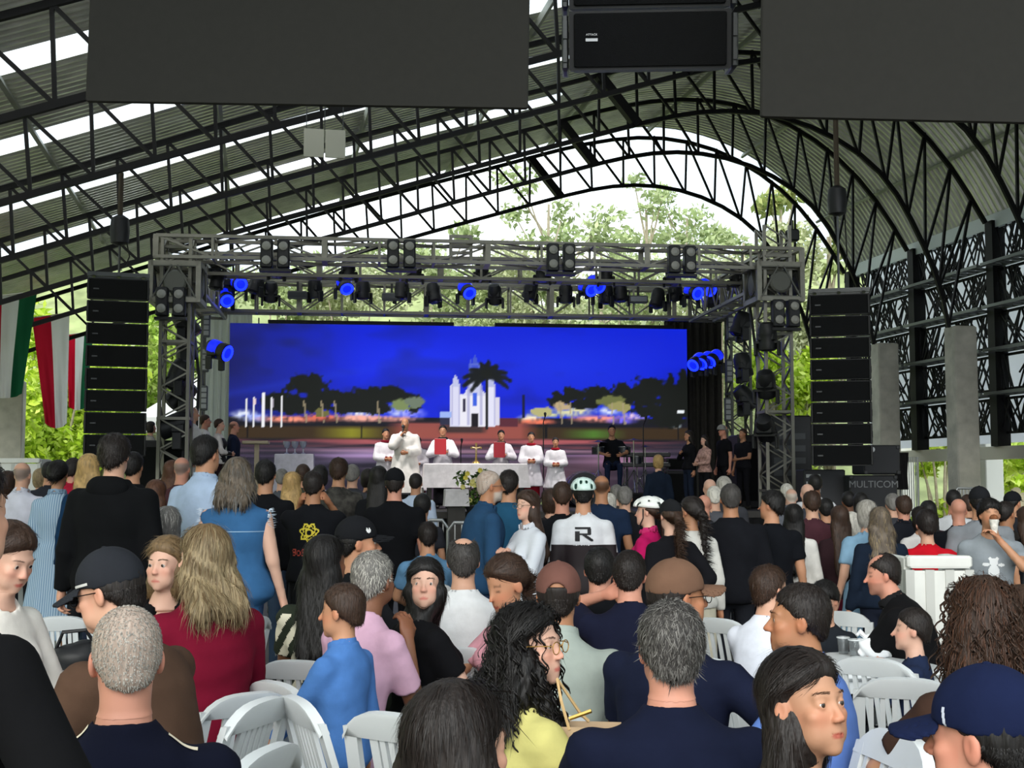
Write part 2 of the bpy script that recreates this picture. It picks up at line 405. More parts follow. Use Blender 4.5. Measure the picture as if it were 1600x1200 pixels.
def tree(px, ptop, D, pw, label, dense=1500, leaf=.19, cols=('#a3b07f','#bac596','#8b9c68'), clumps=14, seed=0, low=.35):
    rng = np.random.default_rng(seed+31); r_ = random.Random(seed)
    top = at(px,ptop,D); x,y = top[0],top[1]; z0 = gz(x,y)-.2; h = top[2]-z0; W = pw*D/F/2
    t = thing('tree', label, 'tree', (x,y,z0), 0, 'thin trees beyond the open end')
    mb = MB(); bend = r_.uniform(-.5,.5)
    trunk = [Vector((bend*math.sin(u*2.2)*.6, 0, h*u)) for u in np.linspace(0,.92,9)]
    mb.tube(trunk, [.17*(1-.8*u)+.02 for u in np.linspace(0,1,9)], 6)
    C=[];R=[]
    for i in range(clumps):
        u = low+(1-low)*(i+.5)/clumps; u0 = max(.2,u-.18)
        base = Vector((bend*math.sin(u0*2.2)*.6,0,h*u0))
        ang = r_.uniform(0,6.28); rad = W*(.25+.75*r_.random())*(1.15-.55*abs(u-.7)/.3*.5)
        tip = Vector((math.cos(ang)*rad, math.sin(ang)*rad, h*u+r_.uniform(-.3,.3)))
        mid = (base+tip)/2+Vector((0,0,-.1*rad))
        mb.tube([base,mid,tip],[.06,.04,.015],5)
        C.append(tip); R.append([.42*W*r_.uniform(.6,1.1),.42*W*r_.uniform(.6,1.1),.26*W*r_.uniform(.6,1.1)])
    mb.build('trunk', bark, t)
    tag(link('foliage', leaf_cloud('foliage',[tuple(c) for c in C],R,dense,leaf,cols,rng), t), kind='stuff')
    return t
tree(865,282,50,190,'tall thin tree with sparse crown, left of the middle under the arch',seed=1,dense=1900,leaf=.17,clumps=20)
tree(1000,292,52,170,'feathery tree under the crown of the arch',seed=2,dense=1900,leaf=.17,clumps=18)
tree(1078,308,54,170,'loose leafy tree right of the feathery one under the arch',seed=3,dense=1900,leaf=.17,clumps=18)
tree(1225,285,46,150,'leafy tree half hidden by the right end of the stage truss',seed=4,dense=1500,cols=('#98a866','#b4b878','#8a9458'))
tree(1290,330,44,110,'slim tree behind the chain hoist on the right',seed=5,dense=900,low=.2,cols=('#b2bb86','#98a66a'))
tree(690,372,52,150,'low bushy tree behind the left half of the stage truss',seed=6,dense=1700)
tree(520,380,50,170,'small tree with open crown behind the left end of the truss',seed=8,dense=900)
tree(940,360,58,190,'broad pale tree behind the middle of the truss',seed=9,dense=1900)
tree(1160,352,56,150,'broad pale tree behind the right lamps of the truss',seed=10,dense=1900)
def bush(px, py, D, pw, ph, label, cols, n=900, leaf=.2, seed=0, name='bush', group='bushes behind the stage'):
    rng = np.random.default_rng(seed+77)
    c = at(px,py,D); W = pw*D/F/2; Hh = ph*D/F/2; z0 = gz(c[0],c[1])-.3
    t = thing(name, label, 'bush', (c[0],c[1],z0), 0, group)
    C=[];R=[]; zc = c[2]-z0
    for i in range(16):
        C.append(((rng.random()-.5)*1.6*W,(rng.random()-.5)*1.2*W, max(.3,zc+(rng.random()*.75*Hh if rng.random()<.5 else -rng.random()*max(Hh,.8*zc))))); R.append((W*.45,W*.4,Hh*.5))
    mb = MB()
    for c_ in C[:7]: mb.tube([(c_[0]*.3,c_[1]*.3,0),(c_[0]*.6,c_[1]*.6,c_[2]*.6),c_],[.07,.05,.02],5)
    mb.build('stem', bark, t)
    tag(link('foliage', leaf_cloud('foliage',C,R,int(n*1.7),leaf*1.3,cols,rng), t), kind='stuff')
lime = ('#b6cf3a','#c9de52','#9dbb2e','#d8e877'); pale = ('#c0c59c','#d2d6b4','#aab285'); mid = ('#b6c28e','#c8d2a6','#a0ae7a')
bush(85,640,44,170,190,'bright lime bush behind the flags, next to the left column',lime,4200,.125,1)
bush(10,620,42,120,260,'bright lime bush left of the left column',lime,3600,.125,2)
bush(160,600,47,150,150,'lime bush behind the left speaker stack',lime,2500,.125,3)
bush(245,560,50,160,180,'light green bush between the left speaker stack and the stage tower',('#a9c25a','#bccb78','#90ab48'),3000,.125,4)
for i,(px,py,pw,ph,lb) in enumerate(((420,470,190,130,'leafy slope bush above the left curtain'),(560,480,190,140,'leafy slope bush above the left part of the screen'),(700,470,190,150,'leafy slope bush above the church on the screen'),
    (840,470,190,150,'leafy slope bush above the middle of the screen'),(980,470,190,160,'leafy slope bush above the right part of the screen'),(1110,470,190,170,'leafy slope bush above the right curtain'))):
    bush(px,py,48,pw,ph,lb,(mid,pale)[i%2],3000,.10,10+i)
bush(1235,470,44,130,220,'pale bush between the right tower and the right speaker stack',pale,3000,.10,20)
bush(1225,610,43,150,120,'bright green shrub low beside the right tower',lime,2400,.12,21)
bush(1240,560,45,120,140,'pale shrub with bare branches beside the right speaker stack',pale,2200,.10,22)
for i,(px,A) in enumerate(((1420,40),(1505,36),(1580,31))):
    L = hall_px(px,705,A)[0]; p = hall(A,L+1.2,0); 
    x = 800+F*p[0]/p[1]
    bush(x,705,p[1],110,60,['leafy hedge above the outside wall beyond the far column','leafy hedge above the outside wall beside the white post','leafy hedge above the outside wall at the right edge'][i],lime,900,.13,30+i,'hedge','hedges above the outside wall')
# white tent outside on the left
tp = at(296,640,40); t = thing('tent','white peaked tent outside, left of the stage tower','tent',(tp[0],tp[1],0))
tm = mat('tent_cloth','#f2f2f0',.7); mb = MB(); zr = at(247,602,40)[2]; ze = at(247,655,40)[2]; W=1.35
mb.add([(-W,-W,ze),(W,-W,ze),(W,W,ze),(-W,W,ze),(.3,0,zr+.25)],[(0,1,4),(1,2,4),(2,3,4),(3,0,4)]); mb.build('canopy',tm,t)
mb = MB()
for a,b in (((-W,-W),(W,-W)),((W,-W),(W,W)),((W,W),(-W,W)),((-W,W),(-W,-W))): mb.add([(*a,ze),(*b,ze),(*b,ze-.45),(*a,ze-.45)],[(0,1,2,3)])
mb.build('valance',tm,t)
for sx in (-W,W):
    for sy in (-W,W): MB().tube([(sx,sy,0),(sx,sy,ze)],.05).build('pole',grey_steel,t)
# ------------------------------------------------------------------ the stage
SB = math.radians(6.5); SXv = np.array([math.cos(SB),math.sin(SB),0]); SYv = np.array([-math.sin(SB),math.cos(SB),0])
SO = at(748,755,23.6); SO[2] = 0; DK = 1.14
def sp(u,v,z): return SO+SXv*u+SYv*v+np.array([0,0,z])
def spx(px,py,v):
    r = ray(px,py); c = np.array([0,0,EYE])-SO; t = (v-c@SYv)/(r@SYv); p = c+r*t
    return float(p@SXv), float(EYE+r[2]*t)
def spp(px,py,v): return sp(*((lambda a:(a[0],v,a[1]))(spx(px,py,v))))
blk = mat('black_paint','#141416',.6,var=.2); blk2 = mat('dark_plastic','#1b1c1f',.45); skirtm = mat('black_drape','#101012',.95)
wood = mat('stage_deck','#3a3734',.6,var=.2)
uL,_ = spx(238,700,0); uR,_ = spx(1262,700,0)
st = thing('stage','black fronted stage platform across the end of the hall','stage',sp((uL+uR)/2,3.4,0),SB)
Wd = uR-uL
MB().box((0,0,DK-.06),(Wd,7.8,.12)).build('deck',wood,st)
mb = MB(); n=60
for i in range(n):
    x0=-Wd/2+Wd*i/n; x1=x0+Wd/n; mb.add([(x0,-3.85,0),((x0+x1)/2,-3.90,0),(x1,-3.85,0),(x1,-3.85,DK-.12),((x0+x1)/2,-3.90,DK-.12),(x0,-3.85,DK-.12)],[(0,1,4,5),(1,2,3,4)])
mb.build('skirt',skirtm,st)
for x in (-Wd/2+.1,0,Wd/2-.1):
    for y in (-3.6,3.6): MB().box((x,y,DK/2-.06),(.12,.12,DK-.12)).build('leg',blk,st)
def box_truss(name,label,a,b,w,h,nstep,m,up=(0,0,1),group=None,cat='truss'):
    """aluminium box truss: four chords, end frames, lacing"""
    a=np.array(a,float); b=np.array(b,float); t = thing(name,label,cat,a,0,group)
    M,L = frame_mat(a,b,up); R = np.array(M.to_3x3()); X,Y,Z = R[:,0],R[:,1],R[:,2]
    def P(x,y,z): return a+X*x*w/2+Y*y*L+Z*z*h/2
    for x in (-1,1):
        for z in (-1,1): ubar('chord',P(x,0,z),P(x,1,z),.06,.06,m,t)
    mb=MB()
    for i in range(nstep):
        s,e=i/nstep,(i+1)/nstep
        for x in (-1,1):
            if i%2: mb.bar(P(x,s,-1),P(x,e,1),.032)
            else: mb.bar(P(x,s,1),P(x,e,-1),.032)
        for z in (-1,1): mb.bar(P(-1 if i%2 else 1,s,z),P(1 if i%2 else -1,e,z),.028)
    tag(mb.build('lacing',m,t,world=True),kind='stuff')
    q = 1 if nstep<=14 and L>6 else max(1,nstep//4)
    for i in range(0,nstep+1,q):
        s=i/nstep; mb=MB(); wd = (.10 if i%3==0 else .045) if q==1 else (.09 if (i//q)%2==0 else .05)
        for c,d in (((-1,-1),(1,-1)),((1,-1),(1,1)),((1,1),(-1,1)),((-1,1),(-1,-1))): mb.bar(P(c[0],s,c[1]),P(d[0],s,d[1]),wd,.05)
        mb.build('end_frame',m,t,world=True)
    return t
alu = mat('truss_aluminium','#86847a',.45,.55,var=.1); alud = mat('truss_dark','#5d5e58',.5,.45)
VR = 5.6
def hz(px,py0,py1,v):   # u and mean z, height of a horizontal truss
    (u,z0),(_,z1)=spx(px,py0,v),spx(px,py1,v); return u,(z0+z1)/2,z0-z1
uA,zA,hA = hz(262,371,404,0); uB,zB,_ = hz(1236,385,418,0)
zF=(zA+zB)/2
box_truss('stage_truss','long front box truss over the stage with four-cell blinders on it',sp(uA-.2,.25,zF),sp(uB+.2,.25,zF),.55,hA,12,alu,group='stage truss beams')
u2,z2,_ = hz(340,393,425,1.5); u3,_,_ = hz(1165,405,440,1.5)
box_truss('stage_truss','second box truss behind the front one, carrying the upper row of moving lights',sp(uA+.3,1.6,z2-.05),sp(uB-.3,1.6,z2-.05),.4,.4,14,alu,group='stage truss beams')
u4,z4,h4 = hz(330,441,487,VR); u5,z5,_ = hz(1115,452,500,VR); zRr=(z4+z5)/2
box_truss('stage_truss','rear box truss just above the screen, carrying the lower row of moving lights',sp(u4-.9,VR,zRr),sp(u5+.9,VR,zRr),.5,h4,14,alu,group='stage truss beams')
for (px,pxr,nm) in ((275,318,'left'),(1215,1135,'right')):
    uf,zf = spx(px,442,0); ur,zr = spx(pxr,470,VR); 
    box_truss('stage_truss',f'deep side truss running front to back on the {nm} of the stage',sp(uf,.2,(zf+zRr)/2+.1),sp(uf,VR,(zf+zRr)/2+.1),.55,.62,12,alu,group='stage side trusses')
    ur2=spx(303 if nm=='left' else 1152,470,VR)[0]
    zt = spx(px,366 if nm=='left' else 352,0)[1]
    box_truss('stage_tower',f'front {nm} aluminium lattice tower holding up the stage truss',sp(uf,.25,.02),sp(uf,.25,zt),.5,.5,22,alu,up=tuple(SYv),group='stage towers')
    box_truss('stage_tower',f'rear {nm} lattice tower beside the curtain',sp(ur2,VR,DK),sp(ur2,VR,zRr+.5),.45,.45,16,alud,up=tuple(SYv),group='stage towers')
    # sleeve block on the front tower
    s = thing('sleeve_block',f'boxy grey sleeve block round the front {nm} tower','truss block',sp(uf,.25,zf),SB,'tower sleeve blocks')
    mb=MB()
    for x in (-.42,.42):
        for y in (-.42,.42): mb.box((x,y,0),(.09,.09,.74))
    for z in (-.33,.33):
        for x in (-.42,.42): mb.box((x,0,z),(.09,.84,.09))
        for y in (-.42,.42): mb.box((0,y,z),(.84,.09,.09))
    mb.build('frame',alu,s)
    for sx,sy,rz in ((0,-.44,0),(0,.44,0),(-.44,0,90),(.44,0,90)):
        d=MB()
        for q in (-1,1): d.bar((q*.38,0,-.3),(q*.05,0,.3),.06,.03); d.bar((-.38,0,q*.28),(.38,0,q*.28),.05,.02)
        d.lathe([(.18,-.02),(.22,0),(.18,.02)],(0,0,0),14,Matrix.Rotation(math.pi/2,4,'X'))
        o=d.build('side_plate',alud,s); o.location=(sx,sy,0); o.rotation_euler=(0,0,math.radians(rz))
# LED wall: the picture it shows is worked out below and kept as colours of its own pixels
LV = 6.6
la,lat = spx(360,503,LV); lb,lbt = spx(1072,517,LV); ltop=(lat+lbt)/2; lbot = DK+.12
Wp,Hp = 712,260
def paint():
    yy,xx = np.mgrid[503:503+Hp,360:1072].astype(float)
    rng=np.random.default_rng(3)
    def noise(sx,sy,seed):
        r=np.random.default_rng(seed); g=r.random((int(Hp/sy)+3,int(Wp/sx)+3)); fy=(yy-503)/sy; fx=(xx-360)/sx
        i=fy.astype(int); j=fx.astype(int); a=fy-i; b=fx-j; a=a*a*(3-2*a); b=b*b*(3-2*b)
        return (g[i,j]*(1-a)+g[i+1,j]*a)*(1-b)+(g[i,j+1]*(1-a)+g[i+1,j+1]*a)*b
    n1=.6*noise(90,34,1)+.4*noise(30,14,2); n2=noise(9,7,3); n3=noise(4,4,4); n4=noise(60,3,5)
    A=lambda h: np.array([int(h[i:i+2],16)/255 for i in (0,2,4)])
    im=np.zeros((Hp,Wp,3)); 
    def mixc(m,c): im[:]=im*(1-m[...,None])+A(c)*m[...,None]
    cl=lambda v: np.clip(v,0,1)
    mixc(np.ones((Hp,Wp)),'0a22d8')
    mixc(cl((560-xx)/200),'181f78'); mixc(cl(1-np.hypot((xx-640)/150,(yy-560)/50))*.7,'1030ff')
    mixc(cl(1-np.hypot((xx-880)/190,(yy-560)/55))*.5,'1238f4'); mixc(cl((n1-.5)*3)*cl((700-xx)/300+.25)*.75,'161a5e')
    mixc(cl((n1-.62)*4)*cl((xx-650)/200)*.5,'0b1690'); mixc(cl((xx-1010)/70)*cl((yy-560)/30)*.6,'0d1568')
    mixc(cl(1-abs(yy-(545+.18*(700-xx)))/9)*cl((700-xx)/200)*.25,'2745e8')
    # ground
    mixc((yy>640)*1.,'14131f')
    mixc(cl((yy-652)/3)*cl((674-yy)/4),'3a2a18'); mixc(cl((yy-652)/6)*cl((673-yy)/5)*cl(1-abs(xx-545)/60),'8c8a24')
    mixc(cl((yy-654)/5)*cl((672-yy)/5)*cl(1-abs(xx-920)/55),'4f7a2c')
    mixc(cl((yy-645)/5)*cl((674-yy)/3)*cl((120-abs(xx-715))/30)*.9,'a5544c')
    mixc(cl((yy-650)/3)*cl((664-yy)/3)*cl((40-abs(xx-715))/12),'43302f')
    mixc(cl((yy-668)/4)*cl(1-abs((xx-700)/(120+4*(yy-668))))*.6,'8f4c58')
    mixc(cl((yy-674)/3),'262230')
    for y0,hh,c,a in ((676,2.5,'b95f63',.9),(683,2,'7d4650',.8),(689,2.5,'a87f96',.8),(697,2,'8b6f9e',.7),(706,3,'59506a',.7),(716,2,'6b5a72',.6),(729,3,'4b4552',.6)):
        mixc(cl(1.4-abs(yy-y0+ (n4-.5)*4)/hh)*a*(.4+.6*cl((xx-420)/150))*cl((1100-xx)/200),c)
    mixc(cl(1-np.hypot((xx-570)/110,(yy-695)/13))*.75,'c9a6dc'); mixc(cl(1-np.hypot((xx-960)/110,(yy-703)/16))*.7,'d79ac0')
    mixc(cl((yy-690)/30)*cl((xx-640)/60)*cl((1000-xx)/100)*.5,'7c5560')
    # bright strip of lights and shop fronts
    for x0,y0,rx,ry,c in ((383,637,26,9,'e8f0ff'),(400,641,30,8,'9fb0ff'),(450,643,60,6,'ff9a80'),(500,640,40,8,'e5725a'),(560,635,30,9,'f2f6ff'),(555,641,46,7,'ffb4a0'),(620,630,34,14,'c9d0ff'),(640,634,24,10,'8a8cff'),
        (600,642,60,5,'ffb0a0'),(820,640,24,8,'fff0d0'),(850,632,44,9,'d8dca0'),(890,628,40,12,'e6e2b0'),(945,628,26,9,'dfe8ff'),(985,636,30,7,'ffd8e8'),(930,640,60,7,'ff9f90'),(965,643,30,6,'7a6cff'),(830,645,40,5,'ff8060'),(1052,650,10,5,'e8ffff')):
        mixc(cl(1.5*(1-np.hypot((xx-x0)/rx,(yy-y0)/ry)))*cl(.15+1.2*n3+.25*n2),c)
    # trees
    def blob(x0,y0,rx,ry,c='10130f',k=.55):
        d=1-np.hypot((xx-x0)/rx,(yy-y0)/ry)+(n2-.5)*k+(n3-.5)*.35; mixc(cl(d*6),c)
    for q in ((430,618,28,16),(452,622,30,16),(478,592,32,16),(500,612,26,18),(540,616,30,18),(575,612,32,16),(610,608,30,14),(640,622,14,14),(470,625,60,10),(560,625,60,10),
              (868,612,22,12),(890,604,22,12),(930,606,30,16),(905,618,30,8),(965,606,28,20),(1005,602,30,26),(1045,604,36,30),(1065,600,22,34),(1040,630,40,22),(1000,628,26,10)): blob(*q)
    for q in ((500,634,12,7,'6d6a3c'),(620,622,20,10,'7c8c5a'),(640,618,16,8,'6f7c6a'),(838,630,18,7,'b7b27a'),(870,622,12,9,'c0a983'),(948,615,24,10,'6b7040'),(960,622,22,8,'9a955e')): blob(*q)
    for x0 in (474,500,520,585,868,884,950,968): mixc((abs(xx-x0-(yy-630)*.12)<1.3)*(yy>614)*(yy<648)*.8,'a99a7c')
    for x0,y0 in ((386,612),(397,610),(411,604),(424,610),(439,609)): mixc((abs(xx-x0)<1.35)*(yy>y0)*(yy<655)*1.,'f4f4f8')
    mixc((abs(xx-398)<2.2)*(yy>613)*(yy<622)*.9,'f0d8d8'); mixc((abs(xx-425)<2)*(yy>613)*(yy<626)*.8,'c9c0d0')
    for x0 in (388,560,845,1055): mixc((abs(xx-x0)<1.2)*(yy>648)*(yy<672)*1.,'0a0a10')
    mixc((abs(xx-1054)<1)*(yy>626)*(yy<664)*1.,'dfe3ea'); mixc((abs(yy-629)<1.2)*(abs(xx-1059)<6)*1.,'eef4f8')
    # church
    W_=lambda x0,x1,y0,y1,c,a=1.: mixc((xx>=x0)*(xx<=x1)*(yy>=y0)*(yy<=y1)*a,c)
    def spire(x0,w_,y0,y1,c,a=1.): mixc((abs(xx-x0)<=w_*(yy-y0)/(y1-y0))*(yy>=y0)*(yy<=y1)*a,c)
    spire(734,5,545,560,'5063c8',.8); W_(725,743,560,600,'6f7ed6',.55); spire(727,2,552,566,'5a6cd0',.8); spire(741,2,552,566,'5a6cd0',.8)
    W_(696,711,592,652,'dcdcf4'); spire(703.5,7.5,575,593,'c2c6ea'); W_(752,766,592,652,'e4e4f8'); spire(759,8,574,593,'b9bfe6')
    W_(711,752,606,652,'ecebf6'); spire(733,20,586,607,'d9daf0'); W_(724,744,580,607,'c9cdec')
    for x0 in (698.5,709,724,744,754,764): W_(x0-1,x0+1,592,650,'a9a9d2',.7)
    W_(730,736,602,622,'3c62e0'); W_(728,738,634,652,'19141c'); W_(715,720,612,630,'2a2440'); W_(680,697,632,640,'9db6f4'); W_(680,695,640,650,'2b2c46')
    W_(767,772,610,650,'dcd9ea'); W_(772,800,640,652,'5a2836'); W_(808,812,606,640,'0d1238')
    # palm
    for a_,ln_ in ((-.25,34),(.15,38),(.6,36),(1.0,30),(1.45,24),(1.9,28),(2.4,34),(2.85,37),(3.3,36),(3.6,26)):
        for s_ in np.linspace(.05,1,18):
            px_=752+math.cos(a_)*ln_*s_; py_=576-math.sin(a_)*26*s_+12*s_*s_*(.4+.6*abs(math.cos(a_)))
            mixc(cl(1.5-np.hypot((xx-px_)/(4.6-2*s_),(yy-py_)/(4.6-1.8*s_)))*cl(.55+n3*.9),'0c1014')
    blob(752,573,9,7); W_(750,754.5,580,656,'15161a')
    return im
IM = paint()
lin = np.where(IM<=.04045,IM/12.92,((IM+.055)/1.055)**2.4)
gx,gy = int(Wp/2.2),int(Hp/2.2)
V=[];C=[]
iy = np.clip((np.linspace(0,Hp-1,gy+1)).astype(int),0,Hp-1); ix = np.clip(np.linspace(0,Wp-1,gx+1).astype(int),0,Wp-1)
Ux = np.linspace(0,lb-la,gx+1); Zx = np.linspace(ltop,lbot,gy+1)
VV = np.stack(np.meshgrid(Ux,Zx,indexing='xy'),-1); V = np.stack([VV[...,0],np.full(VV.shape[:2],-.061),VV[...,1]],-1).reshape(-1,3)
ii = np.arange((gx+1)*(gy+1)).reshape(gy+1,gx+1)
Q = np.stack([ii[1:,:-1],ii[1:,1:],ii[:-1,1:],ii[:-1,:-1]],-1).reshape(-1,4)
led = thing('led_screen','wide glowing screen showing a lit white church at night under a blue sky','screen',sp(la,LV,0),SB)
link('picture',mesh_np('picture',V,Q,attr_mat('led_light',.5,.3,emit=.26),False,col=lin[np.ix_(iy,ix)].reshape(-1,3)),led)
MB().box(((lb-la)/2,0,(ltop+lbot)/2),(lb-la,.12,ltop-lbot)).build('cabinet',blk,led)
for f in (.06,.34,.66,.94): MB().tube([((lb-la)*f,0,ltop),((lb-la)*f,0,zRr-h4/2)],.015,5).build('hanging_strap',blk,led)
MB().box(((lb-la)*.28,0,ltop+.05),((lb-la)*.40,.2,.07)).build('hanging_bar',blk,led); MB().box(((lb-la)*.77,0,ltop+.05),((lb-la)*.40,.2,.07)).build('hanging_bar',blk,led)
# curtains
def cloth_mat(c,t=.5):
    n='thin_cloth_'+c
    if n in MATS: return MATS[n]
    m=mat(n,c,.9,spec=.1); k=m.node_tree; tb=k.nodes.new('ShaderNodeBsdfTranslucent'); tb.inputs[0].default_value=(*srgb(c),1); mx=k.nodes.new('ShaderNodeMixShader'); mx.inputs[0].default_value=t
    k.links.new(k.nodes['Principled BSDF'].outputs[0],mx.inputs[1]); k.links.new(tb.outputs[0],mx.inputs[2]); k.links.new(mx.outputs[0],k.nodes['Material Output'].inputs[0]); return m
def curtain(px0,px1,ytop,v,label,m,nf):
    a,z1 = spx(px0,ytop,v); b,_ = spx(px1,ytop,v); n=nf*8; V=[];r=random.Random(nf)
    t = thing('curtain',label,'curtain',sp(a,v,DK),SB); H_=z1-DK
    ph=[r.uniform(0,6) for _ in range(3)]
    for z in np.linspace(0.02,H_,7):
        for i in range(n+1):
            q=i/n; y=.10*math.sin(q*nf*6.28+ph[0]+.5*math.sin(3*q+z*.4))+.04*math.sin(q*nf*2.7*6.28+ph[1])
            V.append((q*(b-a),y*(1-.35*z/H_),z))
    k=n+1; Fq=[(j*k+i,j*k+i+1,(j+1)*k+i+1,(j+1)*k+i) for j in range(6) for i in range(n)]
    link('cloth',mesh_np('curtain',V,Fq,m,True),t); MB().tube([(0,0,H_+.02),(b-a,0,H_+.02)],.03,6).build('rail',blk,t)
curtain(322,394,490,7.0,'pale grey pleated curtain left of the screen',cloth_mat('#c9ccc8'),7)
curtain(1038,1128,503,7.0,'dark pleated curtain right of the screen',fabric('#3c3a37'),8)
# ---- stage lights
lens = mat('dead_lens','#2a2d33',.15,spec=.8); bluel = mat('blue_lamp','#0c1cff',.3,emit=1.7); bluebody = mat('blue_lit_shell','#0b1fc8',.4,emit=.35)
white_l = mat('white_lens','#9b9b95',.25)
def moving_head(label, group, blue=False):
    t = thing('moving_head_light',label,'stage light',(0,0,0),0,group)
    mb=MB().cbox((0,0,-.08),(.30,.22,.15),.03); mb.bar((-.08,0,0),(-.08,0,.06),.05); mb.bar((.08,0,0),(.08,0,.06),.05); mb.build('base',blk2,t)
    mb=MB()
    for x in (-.19,.19): mb.cbox((x,0,-.27),(.05,.13,.24),.012)
    mb.box((0,0,-.165),(.40,.13,.04)); mb.build('yoke',blk2,t)
    h = MB().lathe([(.07,.17),(.12,.15),(.155,.07),(.16,-.04),(.15,-.14),(.165,-.17),(.165,-.27),(.14,-.285)],(0,0,0),16).build('head',blk2,t,smooth=True)
    h.location=(0,0,-.36)
    if blue:
        MB().lathe([(.150,-.286),(.145,-.300),(.105,-.302),(.100,-.288)],(0,0,0),16).build('lens_ring',bluel,h)
        MB().lathe([(.098,-.287),(.06,-.296),(.02,-.298)],(0,0,0),16).build('lens',bluebody,h)
        MB().lathe([(.158,.075),(.164,.03),(.164,-.05),(.155,-.12)],(0,0,0),16).build('painted_glow_band',bluebody,h)  # emissive band paints the blue light falling on the head shell
    else: MB().lathe([(.138,-.286),(.11,-.305),(.04,-.315)],(0,0,0),14).build('lens',lens,h)
    return t
mh = None; mhb = None
def place_light(label,px,py,v,group,tx=0,rz=0,blue=False,s=1.,first=[None,None]):
    i=1 if blue else 0
    if first[i] is None: first[i]=moving_head(label,group,blue); o=first[i]
    else: o=dup(first[i]); o['label']=label; o['group']=group
    p=spp(px,py,v); o.location=tuple(p+np.array([0,0,.27*s])); o.rotation_euler=(0,0,SB+math.radians(rz)); o.scale=(s,s,s)
    for c in o.children:
        if c.name.startswith('head'): c.rotation_euler=(math.radians(tx),0,0)
    return o
nth=['first','second','third','fourth','fifth','sixth','seventh','eighth','ninth','tenth','eleventh','twelfth','thirteenth','fourteenth','fifteenth','sixteenth','seventeenth','eighteenth']
for i,(x,y) in enumerate(((340,427),(432,431),(544,433),(648,436),(753,434),(847,438),(947,440),(1050,441),(1150,446))):
    place_light(f'black moving light of the upper truss row, {nth[i]} from the left',x,y,1.6,'upper row of moving lights',tx=-10+(i*37)%30,rz=(i*53)%60-30,s=.85)
for i,(x,y) in enumerate(((402,458),(423,470),(492,464),(567,466),(628,466),(677,472),(773,474),(830,466),(884,472),(947,473),(969,470),(1028,480),(1055,468),(1112,478),(352,476))):
    order=sorted((402,423,492,567,628,677,773,830,884,947,969,1028,1055,1112,352)); k=order.index(x)
    place_light(f'unlit black moving light of the lower truss row, {nth[k]} from the left',x,y,VR-.4,'lower row of moving lights',tx=-20+(i*41)%50,rz=(i*67)%120-60,s=1.0)
for x,y,tx,lb_ in ((351,456,-60,'moving light glowing blue at the left end of the truss'),(371,461,-75,'smaller blue glowing lamp beside the left end one'),(537,460,-50,'moving light glowing blue above the left half of the screen'),(727,468,-55,'moving light glowing blue above the church'),
    (915,468,-70,'blue glowing lamp of a pair right of the middle, lower one'),(928,460,-60,'blue glowing lamp of a pair right of the middle, upper one'),(1080,473,-70,'blue glowing lamp at the right end of the truss, lower one'),(1101,465,-60,'blue glowing lamp at the right end of the truss, upper one')):
    place_light(lb_,x,y,VR-.9,'blue lit moving lights',tx=tx,rz=20,blue=True,s=1.0)
place_light('moving light glowing blue in front of the left curtain',336,568,4.6,'blue lit moving lights',tx=-70,rz=60,blue=True,s=1.2)
for i,(x,y) in enumerate(((1093,581),(1106,579),(1119,576))):
    place_light(f'moving light glowing blue beside the right curtain, {nth[i]} of three',x,y,4.6,'blue lit moving lights',tx=-60,rz=-50,blue=True,s=1.0)
for i,(x,y,v) in enumerate(((286,527,.9),(290,560,1.2),(281,608,.6),(288,640,.8),(279,690,.2))):
    place_light(f'black moving light hung on the left tower, {nth[i]} from the top',x,y,v,'moving lights on the left tower',tx=-30+25*i,rz=90,s=1.25)
for i,(x,y,v) in enumerate(((1160,524,3.6),(1160,588,3.6),(1162,640,3.6))):
    place_light(f'black moving light on the rear right tower, {nth[i]} from the top',x,y,v,'moving lights on the rear right tower',tx=-20+30*i,rz=-90,s=1.2)
for i,(x,y,v) in enumerate(((1199,545,-.1),(1197,620,-.1),(1196,690,-.1))):
    place_light(f'black moving light on the front right tower, {nth[i]} from the top',x,y,v,'moving lights on the front right tower',tx=10+20*i,rz=-30,s=1.15)
def blinder(label,px,py,v,rz=0):
    t=thing('blinder_light',label,'stage light',spp(px,py,v),SB+math.radians(rz),'four-cell blinder lights')
    for sx in (-1,1): MB().cbox((sx*.15,0,0),(.22,.2,.52),.02).build('lamp_box',blk2,t)
    for sx in (-1,1):
        for sz in (-1,1): MB().lathe([(.085,0),(.078,-.02),(.03,-.035)],(0,0,0),12,Matrix.Rotation(-math.pi/2,4,'X')).build('lamp_cell',white_l,t).location=(sx*.15,-.12 if True else 0,sz*.13)
    MB().box((0,.02,-.30),(.56,.2,.05)).build('bracket',blk2,t)
for x,y,v,lb_ in ((430,397,-.2,'four-cell blinder on the front truss, leftmost one up there'),(627,397,-.2,'four-cell blinder on the front truss above the left half of the screen'),(876,403,-.2,'four-cell blinder on the front truss right of the church'),(1065,406,-.2,'four-cell blinder on the front truss near its right end'),
    (267,472,-.2,'four-cell blinder under the left sleeve block'),(1227,490,-.2,'four-cell blinder under the right sleeve block')): blinder(lb_,x,y,v)
for x,y,tu in ((430,405,-2.6),(627,405,-1.0),(876,410,1.0),(1065,412,2.6)):  # unseen spots added below the front truss to brighten people on stage
    ld=bpy.data.lights.new('added_stage_fill','SPOT'); ld.energy=130; ld.spot_size=math.radians(48); ld.spot_blend=.6; ld.shadow_soft_size=.12; ld.color=(1,.95,.92)
    lo_=bpy.data.objects.new('added_stage_fill',ld); COL.objects.link(lo_); p_=spp(x,y+12,.9); q_=sp(tu*.7,2.2,DK+1.1); lo_.location=tuple(p_); lo_.rotation_euler=Vector(q_-p_).to_track_quat('-Z','Y').to_euler()
